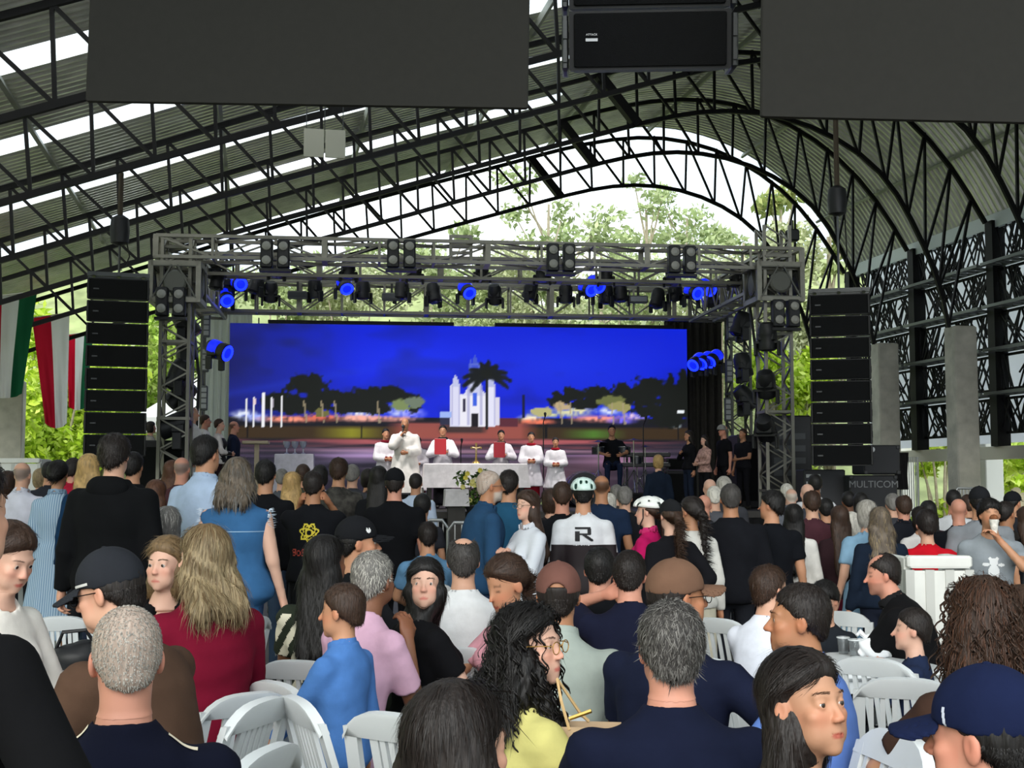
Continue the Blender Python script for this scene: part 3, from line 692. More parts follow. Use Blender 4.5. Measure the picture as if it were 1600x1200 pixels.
# ladder-like upright on the truss, flood boxes, vertical light bars
t=thing('truss_upright','short ladder shaped upright standing on the front truss near its middle','frame',spp(720,412,.2),SB); zt=spx(720,368,.2)[1]-t.location.z
for x in (-.19,.19): MB().box((x,0,zt/2),(.06,.06,zt)).build('rail',alu,t)
for z in np.linspace(.05,zt-.02,4): MB().box((0,0,z),(.38,.04,.06)).build('rung',alu,t)
for i,(x,y) in enumerate(((465,461),(612,464),(997,468))):
    t=thing('flood_light',f'flat grey flood lamp in the lower light row, {nth[i]} from the left','stage light',spp(x,y,VR-.4),SB,'flat flood lamps')
    MB().cbox((0,0,0),(.44,.16,.17),.02).build('housing',mat('flood_grey','#55585a',.5),t); MB().box((0,-.085,0),(.38,.01,.11)).build('front_glass',lens,t); MB().bar((0,0,.08),(0,0,.3),.05).build('bracket',blk2,t)
for i,(x,y,v) in enumerate(((323,508,5.2),(321,562,5.2),(319,622,5.2),(1141,512,5.2),(1139,580,5.2),(1137,640,5.2))):
    side='left' if i<3 else 'right'
    t=thing('light_bar',f'upright grey light bar beside the {side} curtain, {nth[i%3]} from the top','stage light',spp(x,y,v),SB,'upright light bars')
    MB().cbox((0,0,0),(.15,.12,.55),.02).build('housing',mat('flood_grey','#55585a',.5),t)
    for z in (-.18,-.06,.06,.18): MB().box((0,-.065,z),(.11,.01,.09)).build('lamp_cell',mat('cell_grey','#9c9f9f',.3),t)
# small lamp on the right tower top and boxes on the truss ends
t=thing('work_light','small black work lamp hanging at the top of the right tower','lamp',spp(1238,368,.3),SB); MB().cbox((0,0,0),(.24,.2,.24),.03).build('housing',blk2,t); MB().bar((0,0,.12),(0,0,.3),.03).build('bracket',blk2,t)
# ---- loudspeakers
grille = mat('speaker_grille','#0d0e10',.75,bump=.5,bscale=220,spec=.2); cab = mat('speaker_cabinet','#131416',.55); steel = mat('rig_steel','#4a4c4c',.4,.6)
FONT=None
def text(s,size,m,parent,loc,rot,name='lettering',ext=.002):
    cu=bpy.data.curves.new(name,'FONT'); cu.body=s; cu.size=size; cu.align_x='CENTER'; cu.align_y='CENTER'; cu.extrude=ext
    cu.materials.append(m); o=bpy.data.objects.new(name,cu); COL.objects.link(o); me=bpy.data.meshes.new_from_object(o.evaluated_get(bpy.context.evaluated_depsgraph_get())); me.materials.clear(); me.materials.append(m)
    bpy.data.objects.remove(o); o=bpy.data.objects.new(name,me); COL.objects.link(o); o.parent=parent; o.location=loc; o.rotation_euler=rot; return o
silver = mat('silver_badge','#9a9c9e',.35,.6)
def array_box(parent,w,h,d,z,y,tilt,badge=False):
    mb=MB(); k=.72
    mb.add([(-w/2,-d/2,-h/2),(w/2,-d/2,-h/2),(w/2,-d/2,h/2),(-w/2,-d/2,h/2),(-w/2*.9,d/2,-h/2*k),(w/2*.9,d/2,-h/2*k),(w/2*.9,d/2,h/2*k),(-w/2*.9,d/2,h/2*k)],
           [(0,1,2,3),(5,4,7,6),(0,4,5,1),(3,2,6,7),(0,3,7,4),(1,5,6,2)])
    b=mb.build('speaker_box',cab,parent); b.location=(0,y,z); b.rotation_euler=(tilt,0,0)
    mb=MB().cbox((0,-d/2-.012,0),(w*.94,.03,h*.90),.01); mb.build('grille',grille,b)
    for sx in (-1,1):
        p=MB().cbox((sx*(w/2-.012),-d/2-.014,0),(.035,.04,h*.96),.008); p.box((sx*(w/2+.008),0,0),(.012,d*.6,h*.3))
        if badge: p=MB().cbox((sx*(w/2+.03),.0,0),(.05,d*.9,h*.94),.012); p.box((sx*(w/2+.03),-d*.46,h*.2),(.03,.03,h*.3)); p.box((sx*(w/2+.03),-d*.46,-h*.25),(.03,.03,h*.2))
        p.build('rig_plate',steel if badge else cab,b)
    bb=MB().box((-w*.36,-d/2-.031,-h*.02 if not badge else -h*.0),(.09,.006,.022)).build('badge',silver if badge else mat('dim_badge','#3b3d3f',.4),b)
    return b
def line_array(label,px0,px1,pys,D,n,pt=None):
    pc=at((px0+px1)/2,pys[0],D); w=(px1-px0)*D/F*.985
    zt=pc[2]; zb=at((px0+px1)/2,pys[1],D)[2]; h=(zt-zb)/n
    t=thing('line_array_speaker',label,'speaker',(pc[0],pc[1],zb),-math.atan((( px0+px1)/2-800)/F),'hanging line arrays'); y=0.
    for i in range(n):
        tl=0. if i<n-3 else .03*(i-n+4)
        array_box(t,w,h*.945,.5,zt-zb-h*(i+.5),y,-tl); y+=tl*h*.8
    mb=MB()
    for yy in (-.22,.22): mb.box((0,yy,zt-zb+.06),(w*1.02,.06,.07))
    for xx in (-.4,0,.4): mb.box((xx,0,zt-zb+.06),(.05,.6,.06))
    mb.build('fly_frame',steel,t)
    return t,(pc[0],pc[1],zt)
lt_,lp=line_array('tall black eight-box line array speaker hanging on the left, by the flags',139,232,(438,716),21.5,8)
rt_,rp=line_array('tall black eight-box line array speaker hanging on the right, in front of the column',1265,1357,(462,731),21.5,8)
for (p,lb_,px,py) in ((lp,'left',187,360),(rp,'right',1311,314)):
    q=at(px,py,21.5); ztop=at(px,150 if lb_=='right' else 270,21.5)[2]
    t=thing('chain_hoist',f'black chain hoist above the {lb_} line array','hoist',(p[0],p[1],p[2]+.12),0,'chain hoists')
    z=q[2]-p[2]-.12
    MB().lathe([(.05,-.26),(.15,-.22),(.17,0),(.15,.2),(.06,.26)],(0,0,z),12).build('hoist_body',blk2,t,smooth=True)
    MB().tube([(0,0,0),(0,0,z)],.022,5).build('chain',steel,t); MB().tube([(0,0,z+.2),(0,0,ztop-p[2]-.12)],.045,6).build('hook_strap',mat('strap_brown','#4a4034',.8),t)
    MB().tube([(.12,0,z-.2),(.16,.05,z*.4),(.1,0,.1)],.012,5).build('cable',blk,t)
# centre array near the camera, only its lower two boxes in the picture
Dc=9.6; pc=at(1013,115,Dc); wc=252*Dc/F; hb=.435
t=thing('line_array_speaker','big black two-box speaker hanging between the dark panels at the top','speaker',(pc[0],pc[1],pc[2]),math.radians(-3),'hanging line arrays')
for i in range(2): array_box(t,wc,hb,.52,hb*(i+.5)+.04*i,0,.16,True)
text('ATTACK',.022,silver,t,(-wc*.36,-.305,hb*.47),(math.pi/2,0,0))
for sx in (-1,1): MB().tube([(sx*.4,0,2*hb),(sx*.1,0,2*hb+2.6)],.03,6).build('hanging_strap',blk,t)
MB().box((0,0,2*hb+.10),(wc,.4,.08)).build('fly_frame',steel,t)
# dark panels hung from the roof close to the camera
dk=mat('charcoal_panel','#2a2926',.95,var=.05,vscale=20)
def panel(px0,px1,y0,y1,D,label):
    a=at(px0,y0,D); b=at(px1,y1,D); H_=1.9
    t=thing('hanging_baffle',label,'panel',((a[0]+b[0])/2,(a[1]+b[1])/2,(a[2]+b[2])/2)); d=(b-a); L=np.linalg.norm(d)
    R=Matrix.Rotation(math.atan2(-(b[2]-a[2]),L),4,'Y')
    o=MB().cbox((0,0,H_/2),(L,.05,H_),.008,None).build('board',dk,t); o.rotation_euler=(0,math.atan2(-(b[2]-a[2]),L),0)
    fr=MB().box((0,0,H_+.02),(L*1.0,.07,.06)); fr.build('frame',blk,t).rotation_euler=(0,math.atan2(-(b[2]-a[2]),L),0)
    for sx in (-.4,.4): MB().tube([(sx*L,0,H_),(sx*L,0,H_+2.2)],.012,5).build('hanging_cable',steel,t)
panel(135,825,159,170,8.2,'big charcoal panel hanging at the top left')
panel(1188,1705,183,195,8.0,'big charcoal panel hanging at the top right')
pw=at(507,246,19.5); t=thing('hanging_baffle','small pale double panel hanging among the roof trusses','panel',tuple(pw),BT)
pale_p=mat('pale_panel','#b9b8aa',.8)
for sx in (-1,1): MB().cbox((sx*.165,0,.22),(.31,.03,.44),.005).build('board',pale_p,t)
for sx in (-.28,0,.28): MB().tube([(sx,0,.44),(sx,0,1.5)],.008,5).build('hanging_cable',steel,t)
# ------------------------------------------------------------------ people: one smooth skin surface each, clothes and hair over it
f32 = np.float32
class Grid:
    def __init__(s, lo, hi, h):
        s.lo = np.array(lo,f32); s.h = float(h); s.n = np.maximum(4,np.ceil((np.array(hi)-s.lo)/h).astype(int)+1)
        ax = [s.lo[i]+h*np.arange(s.n[i],dtype=f32) for i in range(3)]
        X,Y,Z = np.meshgrid(*ax,indexing='ij'); s.P = np.stack([X.ravel(),Y.ravel(),Z.ravel()],1).astype(f32)
    def surf(s, d):
        f = d.reshape(s.n).copy(); big = abs(s.h)
        for a in range(3):
            sl=[slice(None)]*3
            for e in (0,-1): sl[a]=e; f[tuple(sl)] = np.maximum(f[tuple(sl)], big*.5)
        return nets(f, s.lo, s.h)
OFFS = np.array([(i,j,k) for i in (0,1) for j in (0,1) for k in (0,1)])
EDG = [(a,b) for a in range(8) for b in range(a+1,8) if np.abs(OFFS[a]-OFFS[b]).sum()==1]
def nets(f, lo, h):
    s = f < 0
    nx,ny,nz = f.shape
    c = np.zeros((nx-1,ny-1,nz-1),np.int8)
    for i,j,k in OFFS: c += s[i:nx-1+i,j:ny-1+j,k:nz-1+k]
    I = np.argwhere((c>0)&(c<8))
    if len(I)==0: return np.zeros((0,3),f32), np.zeros((0,4),np.int32)
    idx = -np.ones(c.shape,np.int32); idx[tuple(I.T)] = np.arange(len(I))
    cv = np.stack([f[I[:,0]+o[0],I[:,1]+o[1],I[:,2]+o[2]] for o in OFFS],1)
    acc = np.zeros((len(I),3),f32); cnt = np.zeros(len(I),f32)
    for a,b in EDG:
        va,vb = cv[:,a],cv[:,b]; m = (va<0)!=(vb<0)
        t = np.where(m, va/np.where(m,va-vb,1), 0)
        acc += (OFFS[a]+(OFFS[b]-OFFS[a])*t[:,None])*m[:,None]; cnt += m
    V = lo + h*(I+acc/cnt[:,None])
    Q=[]
    for ax in range(3):
        sl0=[slice(None)]*3; sl1=[slice(None)]*3; sl0[ax]=slice(0,-1); sl1[ax]=slice(1,None)
        m = s[tuple(sl0)]!=s[tuple(sl1)]
        e = np.argwhere(m); b1,b2=(ax+1)%3,(ax+2)%3
        ok = (e[:,b1]>0)&(e[:,b2]>0)&(e[:,b1]<f.shape[b1]-1)&(e[:,b2]<f.shape[b2]-1); e=e[ok]
        neg = s[tuple(e.T)]
        def g(d1,d2):
            q=e.copy(); q[:,b1]+=d1; q[:,b2]+=d2; return idx[tuple(q.T)]
        quad = np.stack([g(-1,-1),g(0,-1),g(0,0),g(-1,0)],1)
        quad[~neg] = quad[~neg][:,::-1]; Q.append(quad)
    Q = np.concatenate(Q); Q = Q[(Q>=0).all(1)]
    return V.astype(f32), Q
def smin(a,b,k):
    h = np.clip(.5+.5*(b-a)/k,0,1); return b+(a-b)*h-k*h*(1-h)
def smax(a,b,k): return -smin(-a,-b,k)
def ell(P,c,r,R=None):
    q = P-np.asarray(c,f32)
    if R is not None: q = q@np.asarray(R,f32)
    r = np.asarray(r,f32); q = q/r; k0 = np.sqrt(np.einsum('ij,ij->i',q,q)); q = q/r; k1 = np.sqrt(np.einsum('ij,ij->i',q,q))+f32(1e-9)
    return k0*(k0-1)/k1
def cap(P,a,b,r1,r2=None):
    r2 = r1 if r2 is None else r2; a=np.asarray(a,f32); ab=np.asarray(b,f32)-a
    q = P-a; t = np.clip((q@ab)*f32(1/float(ab@ab)),0,1); q -= t[:,None]*ab; return np.sqrt(np.einsum('ij,ij->i',q,q))-(f32(r1)+f32(r2-r1)*t)
def cone(P,a,b,r1,r2,pad=0.):   # flat ended tapered tube
    a=np.asarray(a,f32); ab=np.asarray(b,f32)-a; L=float(np.sqrt(ab@ab)); u=ab/L
    q=P-a; y=q@u; t=np.clip(y/L,0,1); rad=np.sqrt(np.maximum(np.einsum('ij,ij->i',q,q)-y*y,0))
    return np.maximum(rad-(r1+(r2-r1)*t), np.maximum(-y-pad,y-L-pad))
TT = np.array([-.12,-.06,0,.08,.14,.22,.30,.37,.43,.475,.505,.53,.56])
def Rz(a): c,s=math.cos(a),math.sin(a); return np.array([[c,-s,0],[s,c,0],[0,0,1]])
def Rx(a): c,s=math.cos(a),math.sin(a); return np.array([[1,0,0],[0,c,-s],[0,s,c]])
def Ry(a): c,s=math.cos(a),math.sin(a); return np.array([[c,0,s],[0,1,0],[-s,0,c]])
class Body: pass
def skeleton(pose, lean, w, fem, hy, hp, side=0., child=False):
    B=Body(); B.fem=fem; B.w=w
    if pose=='st': B.p0=np.array([0,0,.93]); 
    else: B.p0=np.array([0,0,.565])
    l=math.radians(lean); R=Ry(math.radians(side))@Rx(-l); B.R=R
    B.u=R@np.array([0,0,1.]); B.f=R@np.array([0,1.,0]); B.x=R@np.array([1.,0,0])
    g=1.0
    if fem: rx=[.10,.165,.178,.150,.130,.132,.148,.157,.157,.132,.098,.066,.05]; ry=[.08,.115,.122,.105,.092,.095,.112,.112,.095,.078,.066,.055,.05]
    else:   rx=[.10,.155,.165,.155,.150,.155,.168,.178,.182,.155,.115,.078,.057]; ry=[.08,.112,.118,.112,.108,.11,.118,.118,.102,.085,.072,.060,.056]
    B.rx=np.array(rx)*(1+(w-1)*1.0); B.ry=np.array(ry)*(1+(w-1)*1.3)
    B.rx[-3:]=np.array(rx[-3:])*(1+(w-1)*.3); B.ry[-3:]=np.array(ry[-3:])*(1+(w-1)*.3)
    B.oy=np.array([0,0,0,.0,.0,0,.0,0,-.005,-.012,-.016,-.016,-.012])
    B.nb=B.p0+B.u*.535+B.f*-.012
    sw=(.156 if fem else .180)*(1+(w-1)*.8)
    B.sh=[B.p0+B.u*.440+B.x*s*sw+B.f*-.01 for s in (-1,1)]
    B.hs=1.15 if child else .95
    up=np.array([0,0,1.]); nd=B.u*.6+up*.4; nd/=np.linalg.norm(nd)
    B.hc=B.nb+nd*(.155*B.hs if child else .158)+B.f*.030
    B.hR=Rz(math.radians(hy))@Rx(-math.radians(-hp))
    if pose=='st':
        B.hip=[np.array([s*.092,0,.90]) for s in (-1,1)]; B.kn=[np.array([s*.098,.02,.50]) for s in (-1,1)]; B.an=[np.array([s*.105,-.02,.085]) for s in (-1,1)]
    else:
        B.hip=[np.array([s*.098,.02,.545]) for s in (-1,1)]; B.kn=[np.array([s*.125,.44,.545]) for s in (-1,1)]; B.an=[np.array([s*.12,.40,.085]) for s in (-1,1)]
    return B
ARM = {'hang':((.265,.03,-.075),(0,-.6,0)),'clasp':((.035,.235,.14),(.9,-.3,-.7)),'pray':((.03,.20,.31),(.8,0,-.9)),'phone':((.10,.22,.62),(.8,.2,-.5)),
       'table':((.12,.40,.17),(.8,-.2,-.5)),'lap':((.09,.30,.09),(.9,-.4,-.3)),'hip':((.19,-.03,.06),(1,-.7,0)),'back':((.05,-.14,.06),(1,-.7,0)),
       'chin':((.06,.16,.52),(.5,.2,-1)),'ear':((.115,.03,.66),(1,.15,-.4)),'book':((.10,.25,.24),(.7,-.2,-.7)),'reach':((.16,.50,.24),(.4,-.2,-1)),
       'mic':((.07,.16,.47),(.8,0,-.8)),'drum':((.16,.38,.20),(.9,-.3,-.4)),'headside':((.11,.08,.56),(.75,.35,-1.3)),'eat':((.04,.19,.50),(.7,.1,-.8)),
       'fold':((-.10,.20,.26),(1,0,-.4)),'down':((.20,.10,-.02),(0.3,-.8,0)),'wide':((.42,.26,.20),(.4,-.6,-.6)),'chairback':((.20,-.16,.20),(.9,-.6,.2))}
def arms(B, pl, pr):
    B.el=[];B.wr=[]
    for i,(s,p) in enumerate(((-1,pl),(1,pr))):
        h,pole = ARM[p] if isinstance(p,str) else p
        T=B.p0+B.R@np.array([h[0]*s,h[1],h[2]]) if p not in ('hang','down') else B.p0+np.array([h[0]*s*(1+(B.w-1)*.8),h[1],h[2]])+ (B.sh[i]-(B.p0+np.array([s*.18,0,.46])))*np.array([.6,1,1])
        pv=B.R@np.array([pole[0]*s,pole[1],pole[2]]); S_=B.sh[i]; d=T-S_; L=np.linalg.norm(d); a,b=.285,.255
        if L>a+b-.004: T=S_+d/L*(a+b-.004); d=T-S_; L=np.linalg.norm(d)
        u=d/L; ca=(a*a+L*L-b*b)/(2*a*L); ca=min(1,max(-1,ca)); pv=pv-u*(pv@u); n=np.linalg.norm(pv); pv=pv/n if n>1e-6 else np.array([0,-1,0])
        B.el.append(S_+u*a*ca+pv*a*math.sqrt(1-ca*ca)); B.wr.append(T)
def torso_sdf(P,B,grow=0.,tmin=-.12,tmax=.56):
    q=(P-B.p0.astype(f32))@B.R.astype(f32); t=q[:,2]; rx=np.interp(t,TT,B.rx).astype(f32)+grow; ry=np.interp(t,TT,B.ry).astype(f32)+grow; oy=np.interp(t,TT,B.oy).astype(f32)
    k=np.sqrt((q[:,0]/rx)**2+((q[:,1]-oy)/ry)**2+1e-9); d=(k-1)*np.minimum(rx,ry)
    if B.fem:
        for s in (-1,1): d=smin(d,np.sqrt(((q-np.array([s*.072*B.w,.085*B.w,.335],f32))**2)@np.ones(3,f32))-.058-grow,.03)
    return np.maximum(d,np.maximum(tmin-t,t-tmax))
def head_sdf(P,B,fine,neck=True,fem=False):
    q=((P-B.hc.astype(f32))@B.hR.astype(f32))/f32(B.hs)
    q0=q; q=q.copy(); q[:,0]=np.abs(q[:,0])
    jw=.92 if fem else 1.
    d=ell(q,(0,-.022,.035),(.074,.092,.083))
    d=smin(d,ell(q,(0,.018,-.035),(.060*jw,.066,.080)),.03)
    d=smin(d,ell(q,(0,.030,-.075),(.049*jw,.048,.036)),.02)
    d=smin(d,ell(q,(0,.066,-.100),(.020*jw,.017,.016)),.018)
    if fine:
        d=smin(d,ell(q,(.040,.056,-.026),(.020,.018,.017)),.02)
        d=smin(d,cap(q,(0,.073,.019),(.036,.066,.019),.010),.018)
        d=smax(d,-ell(q,(.031,.092,.001),(.017,.018,.0125)),.012)
    d=smin(d,cap(q,(0,.074,.008),(0,.101 if not fem else .097,-.031),.008,.0112 if not fem else .0095),.010)
    if fine:
        d=smin(d,ell(q,(.0115 if not fem else .0098,.090,-.035),(.009 if not fem else .0072,.011,.0078)),.006)
        d=smin(d,ell(q,(.034,.044,-.062),(.022,.026,.030)),.02)
        d=smin(d,ell(q,(0,.062,-.070),(.026,.021,.024)),.018)
        d=smin(d,cap(q,(0.003,.0835,-.0655),(.022,.0730,-.0662),.0046,.0024),.004)
        d=smin(d,cap(q,(0.000,.0825,-.0755),(.020,.0730,-.0680),.0060,.0026),.004)
        d=smax(d,-cap(q,(0,.0885,-.0702),(.020,.0765,-.0674),.0012),.003)
        l=np.sqrt(((q-np.array([.031,.0665,0],f32))**2).sum(1))-.0150
        d=smin(d,l,.004); d=np.maximum(d,-ell(q,(.031,.083,-.0005),(.0134,.013,.0036)))
    er=Rz(math.radians(25))
    e=ell(q,(.076,-.012,-.010),(.010,.020,.032),er)
    if fine: e=smax(e,-ell(q,(.087,-.004,-.006),(.007,.010,.018),er),.004)
    d=smin(d,e,.008)
    d*=f32(B.hs)
    if neck:
        nb=B.nb-B.u*.04; top=B.hc+B.hR@np.array([0,-.020,-.055])*B.hs
        d=smin(d,cap(P,nb,top,(.050 if fem else .059),(.047 if fem else .055)),.025)
    return d,q0
def hand_sdf(P,B,i,grip):
    w=B.wr[i]; d=w-B.el[i]; d/=np.linalg.norm(d); s=(-1,1)[i]
    inw=-s*B.x; n=inw-d*(inw@d)                      # palm faces inwards
    if np.linalg.norm(n)<.3: n=B.R@np.array([0,0,-1.]); n=n-d*(n@d)
    n/=np.linalg.norm(n); l=np.cross(d,n)
    if l@B.f*1.0+l[2]*.8<0: l=-l                     # thumb side forwards or up
    Rm=np.stack([d,l,n],1)
    q=(P-w.astype(f32))@Rm.astype(f32)
    D_=ell(q,(.050,0,.0),(.052,.040,.016)); D_=smin(D_,cap(q,(-.03,0,0),(.03,0,0),.026,.024),.02)
    c={'open':.35,'curl':.9,'fist':1.6}[grip]
    for k,(yy,L) in enumerate(((.030,.070),(.010,.080),(-.010,.074),(-.028,.058))):
        a=np.array([.088-.006*abs(k-1),yy,0]); c1=c*.55; c2=c*1.35; c3=c*2.0
        b=a+np.array([math.cos(c1),yy*.6/.07*.2,math.sin(c1)])*L*.45; e=b+np.array([math.cos(c2),0,math.sin(c2)])*L*.32; g=e+np.array([math.cos(c3),0,math.sin(c3)])*L*.26
        for p_,r_,r1,r2 in ((a,b,.0095,.0088),(b,e,.0088,.0080),(e,g,.0080,.0068)): D_=smin(D_,cap(q,p_,r_,r1,r2),.004)
    a=np.array([.022,.026,.004]); b=np.array([.055,.052,.014]); e=b+np.array([.030,.004,.012])*(1 if c<1 else .8)
    D_=smin(D_,cap(q,a,b,.013,.011),.008); D_=smin(D_,cap(q,b,e,.0105,.008),.004)
    return D_
def fold(P,seed,amp,freq=1.0):
    r=np.random.default_rng(seed); d=0
    for k in range(5):
        v=r.normal(size=3)*np.array([9,9,15])*freq; a=np.sin(P@v.astype(f32)+r.uniform(0,6.3)+1.2*np.sin(P@(v[[2,0,1]]*.35).astype(f32))); d=d+(np.abs(a)-.6 if k<3 else a*.4)
    return d*amp
SKIN = attr_mat('skin',.52,.35); HAIRM = attr_mat('hair',.55,.35,bump=.35,bscale=120,stretch=(1,1,.12)); 
def eye_mat():
    if 'eyeball' in MATS: return MATS['eyeball']
    return attr_mat('eyeball',.12,.6)
def eye_mesh():
    V=[];C=[];Fq=[];n=14
    rings=[0,.10,.21,.40,.50,.58,.9,1.4,1.9,2.5,3.1]
    for i,a in enumerate(rings):
        for k in range(n):
            t=2*math.pi*k/n; V.append((math.sin(a)*math.cos(t),math.cos(a),math.sin(a)*math.sin(t)))
            C.append((.01,.008,.006) if a<.27 else ((.045,.022,.011) if a<.54 else (.50,.46,.43)))
    for i in range(len(rings)-1):
        for k in range(n): Fq.append((i*n+k,(i+1)*n+k,(i+1)*n+(k+1)%n,i*n+(k+1)%n))
    return mesh_np('eye',V,Fq,eye_mat(),True,np.array(C))
EYE_ME=None
SKINS={'l':'#c99b82','m':'#b98768','t':'#a87656','d':'#7c523b','p':'#d0a590','r':'#c48a74'}
HAIRS={'black':'#100d0c','dark':'#1c1512','brown':'#35241a','auburn':'#4c2f1f','grey':'#6f6c68','ltgrey':'#9c9890','white':'#c2beb4','blond':'#a98a58','ashblond':'#8b7a5c','dkblond':'#6a553a','saltpep':'#3b3836','greybrown':'#5c5145'}
def fibres(V,Nn,n,ln,wd,lift,mode,rng,hR,hc,curl=0):
    """short strands lying along the hair surface, as slim blades bent with it"""
    if len(V)==0: return np.zeros((0,3)),np.zeros((0,3),int)
    k=rng.integers(0,len(V),n); p=V[k]; nn=Nn[k]; q=(p-hc)@hR
    cr=p-(hc+hR@np.array([0,-.045,.13]))
    if mode=='down':
        wf=np.clip((q[:,1]+.03)/.05,0,1)*np.clip((q[:,2]-.01)/.03,0,1)
        g=np.array([0,0,-1.])+cr*4*np.clip((q[:,2]-.03)/.04,0,1)[:,None]+wf[:,None]*(np.sign(q[:,0]+.012)[:,None]*(hR@np.array([1.,0,0]))*1.8+hR@np.array([0,-1.,0]))
    elif mode=='back': g=np.tile(hR@np.array([0,-1,-.25]),(n,1))
    else: g=cr
    g=g+rng.normal(size=(n,3))*(.09 if mode in('down','back') else .025)*(1 if mode in('down','back') else 1)
    g=g-nn*(g*nn).sum(1)[:,None]; g/=np.linalg.norm(g,axis=1)[:,None]+1e-9
    g=g+rng.normal(size=(n,3))*(.06 if mode!='crown' else .22); g=g-nn*(g*nn).sum(1)[:,None]*.8
    s=np.cross(nn,g); L=ln*(.6+.8*rng.random((n,1))); iR=np.where(q[:,2:3]>-.04,1/.105,1/.7)
    a=p-nn*.0015; m=p+g*L*.5+nn*(lift*(.4+.6*rng.random((n,1)))-L*L*iR/8); e=p+g*L+nn*(lift*rng.random((n,1))-L*L*iR/2)
    W_=s*wd
    Vv=np.stack([a-W_,a+W_,m+W_*.8,m-W_*.8,e],1).reshape(-1,3)
    b=np.arange(n)[:,None]*5
    T=np.concatenate([b+np.array([[0,1,2]]),b+np.array([[0,2,3]]),b+np.array([[3,2,4]])]); return Vv,T
def vnormals(V,Q):
    n=np.zeros_like(V); f=np.cross(V[Q[:,2]]-V[Q[:,0]],V[Q[:,3]]-V[Q[:,1]])
    for k in range(4): np.add.at(n,Q[:,k],f)
    return n/(np.linalg.norm(n,axis=1)[:,None]+1e-9)
def make_shoe():
    g=Grid((-.07,-.12,-.01),(.07,.20,.12),.018); P=g.P
    d=smin(ell(P,(0,.10,.03),(.050,.095,.040)),ell(P,(0,-.03,.035),(.042,.075,.045)),.03); d=smin(d,cap(P,(0,-.04,.05),(0,-.035,.11),.040,.040),.02)
    d=np.maximum(d,.001-P[:,2]); return g.surf(d)
SHOE=make_shoe(); SHOEM={}
DADJ={0:2.15,1:2.95,2:4.07,3:2.25,4:3.27,5:3.64,6:2.74,7:2.25,8:4.15,9:3.73,10:4.40,11:7.09,12:6.33,13:7.50,14:6.04,15:4.40,16:4.81,17:6.14,18:6.56,19:5.78,20:5.44,21:4.88,22:6.04,23:6.56,24:6.48,25:6.03,26:5.15,27:5.75,28:5.00,29:8.76,30:8.34,31:11.36,32:11.60,33:12.44,34:13.03,35:15.80,36:14.15,37:16.16,38:11.71,39:10.62,40:14.40,41:13.64,42:9.23,43:8.54,44:10.74,45:10.17,46:13.42,47:15.86,48:16.59,49:12.93,50:10.70,51:15.59,52:12.43,53:10.31,54:12.66,55:15.42,56:15.08,57:16.35,58:9.50,59:10.62,60:9.25,61:10.09,62:11.53,63:9.68,64:11.75,65:14.24,66:12.20,67:15.14,68:9.42,69:8.70,70:9.09,71:9.37,72:9.63,73:14.24,74:13.20,75:12.79,76:11.98,77:10.15,78:11.02,79:14.90,80:13.44,81:14.62,82:16.32,83:11.89,84:13.78,85:10.30,86:10.67,87:9.88,88:13.34,89:9.45,90:12.48,91:11.46,92:11.76,93:11.03,94:9.70,95:10.64,96:12.67,97:13.01,98:9.73,99:8.76,100:10.30,101:12.24,102:9.87,103:6.60,104:26.20,105:25.60,106:27.60,107:26.40,108:27.00,109:26.00,110:25.80,111:28.20,112:24.00,113:24.60,114:24.30,115:24.80,116:24.80,117:24.40,118:24.60,119:25.20,120:20.60,121:25.20}
PEOPLE=[]; SEATS=[]
def hairline(q,c=.005,s=.9): return (c-(q[:,2]-s*q[:,1]))/math.sqrt(1+s*s)
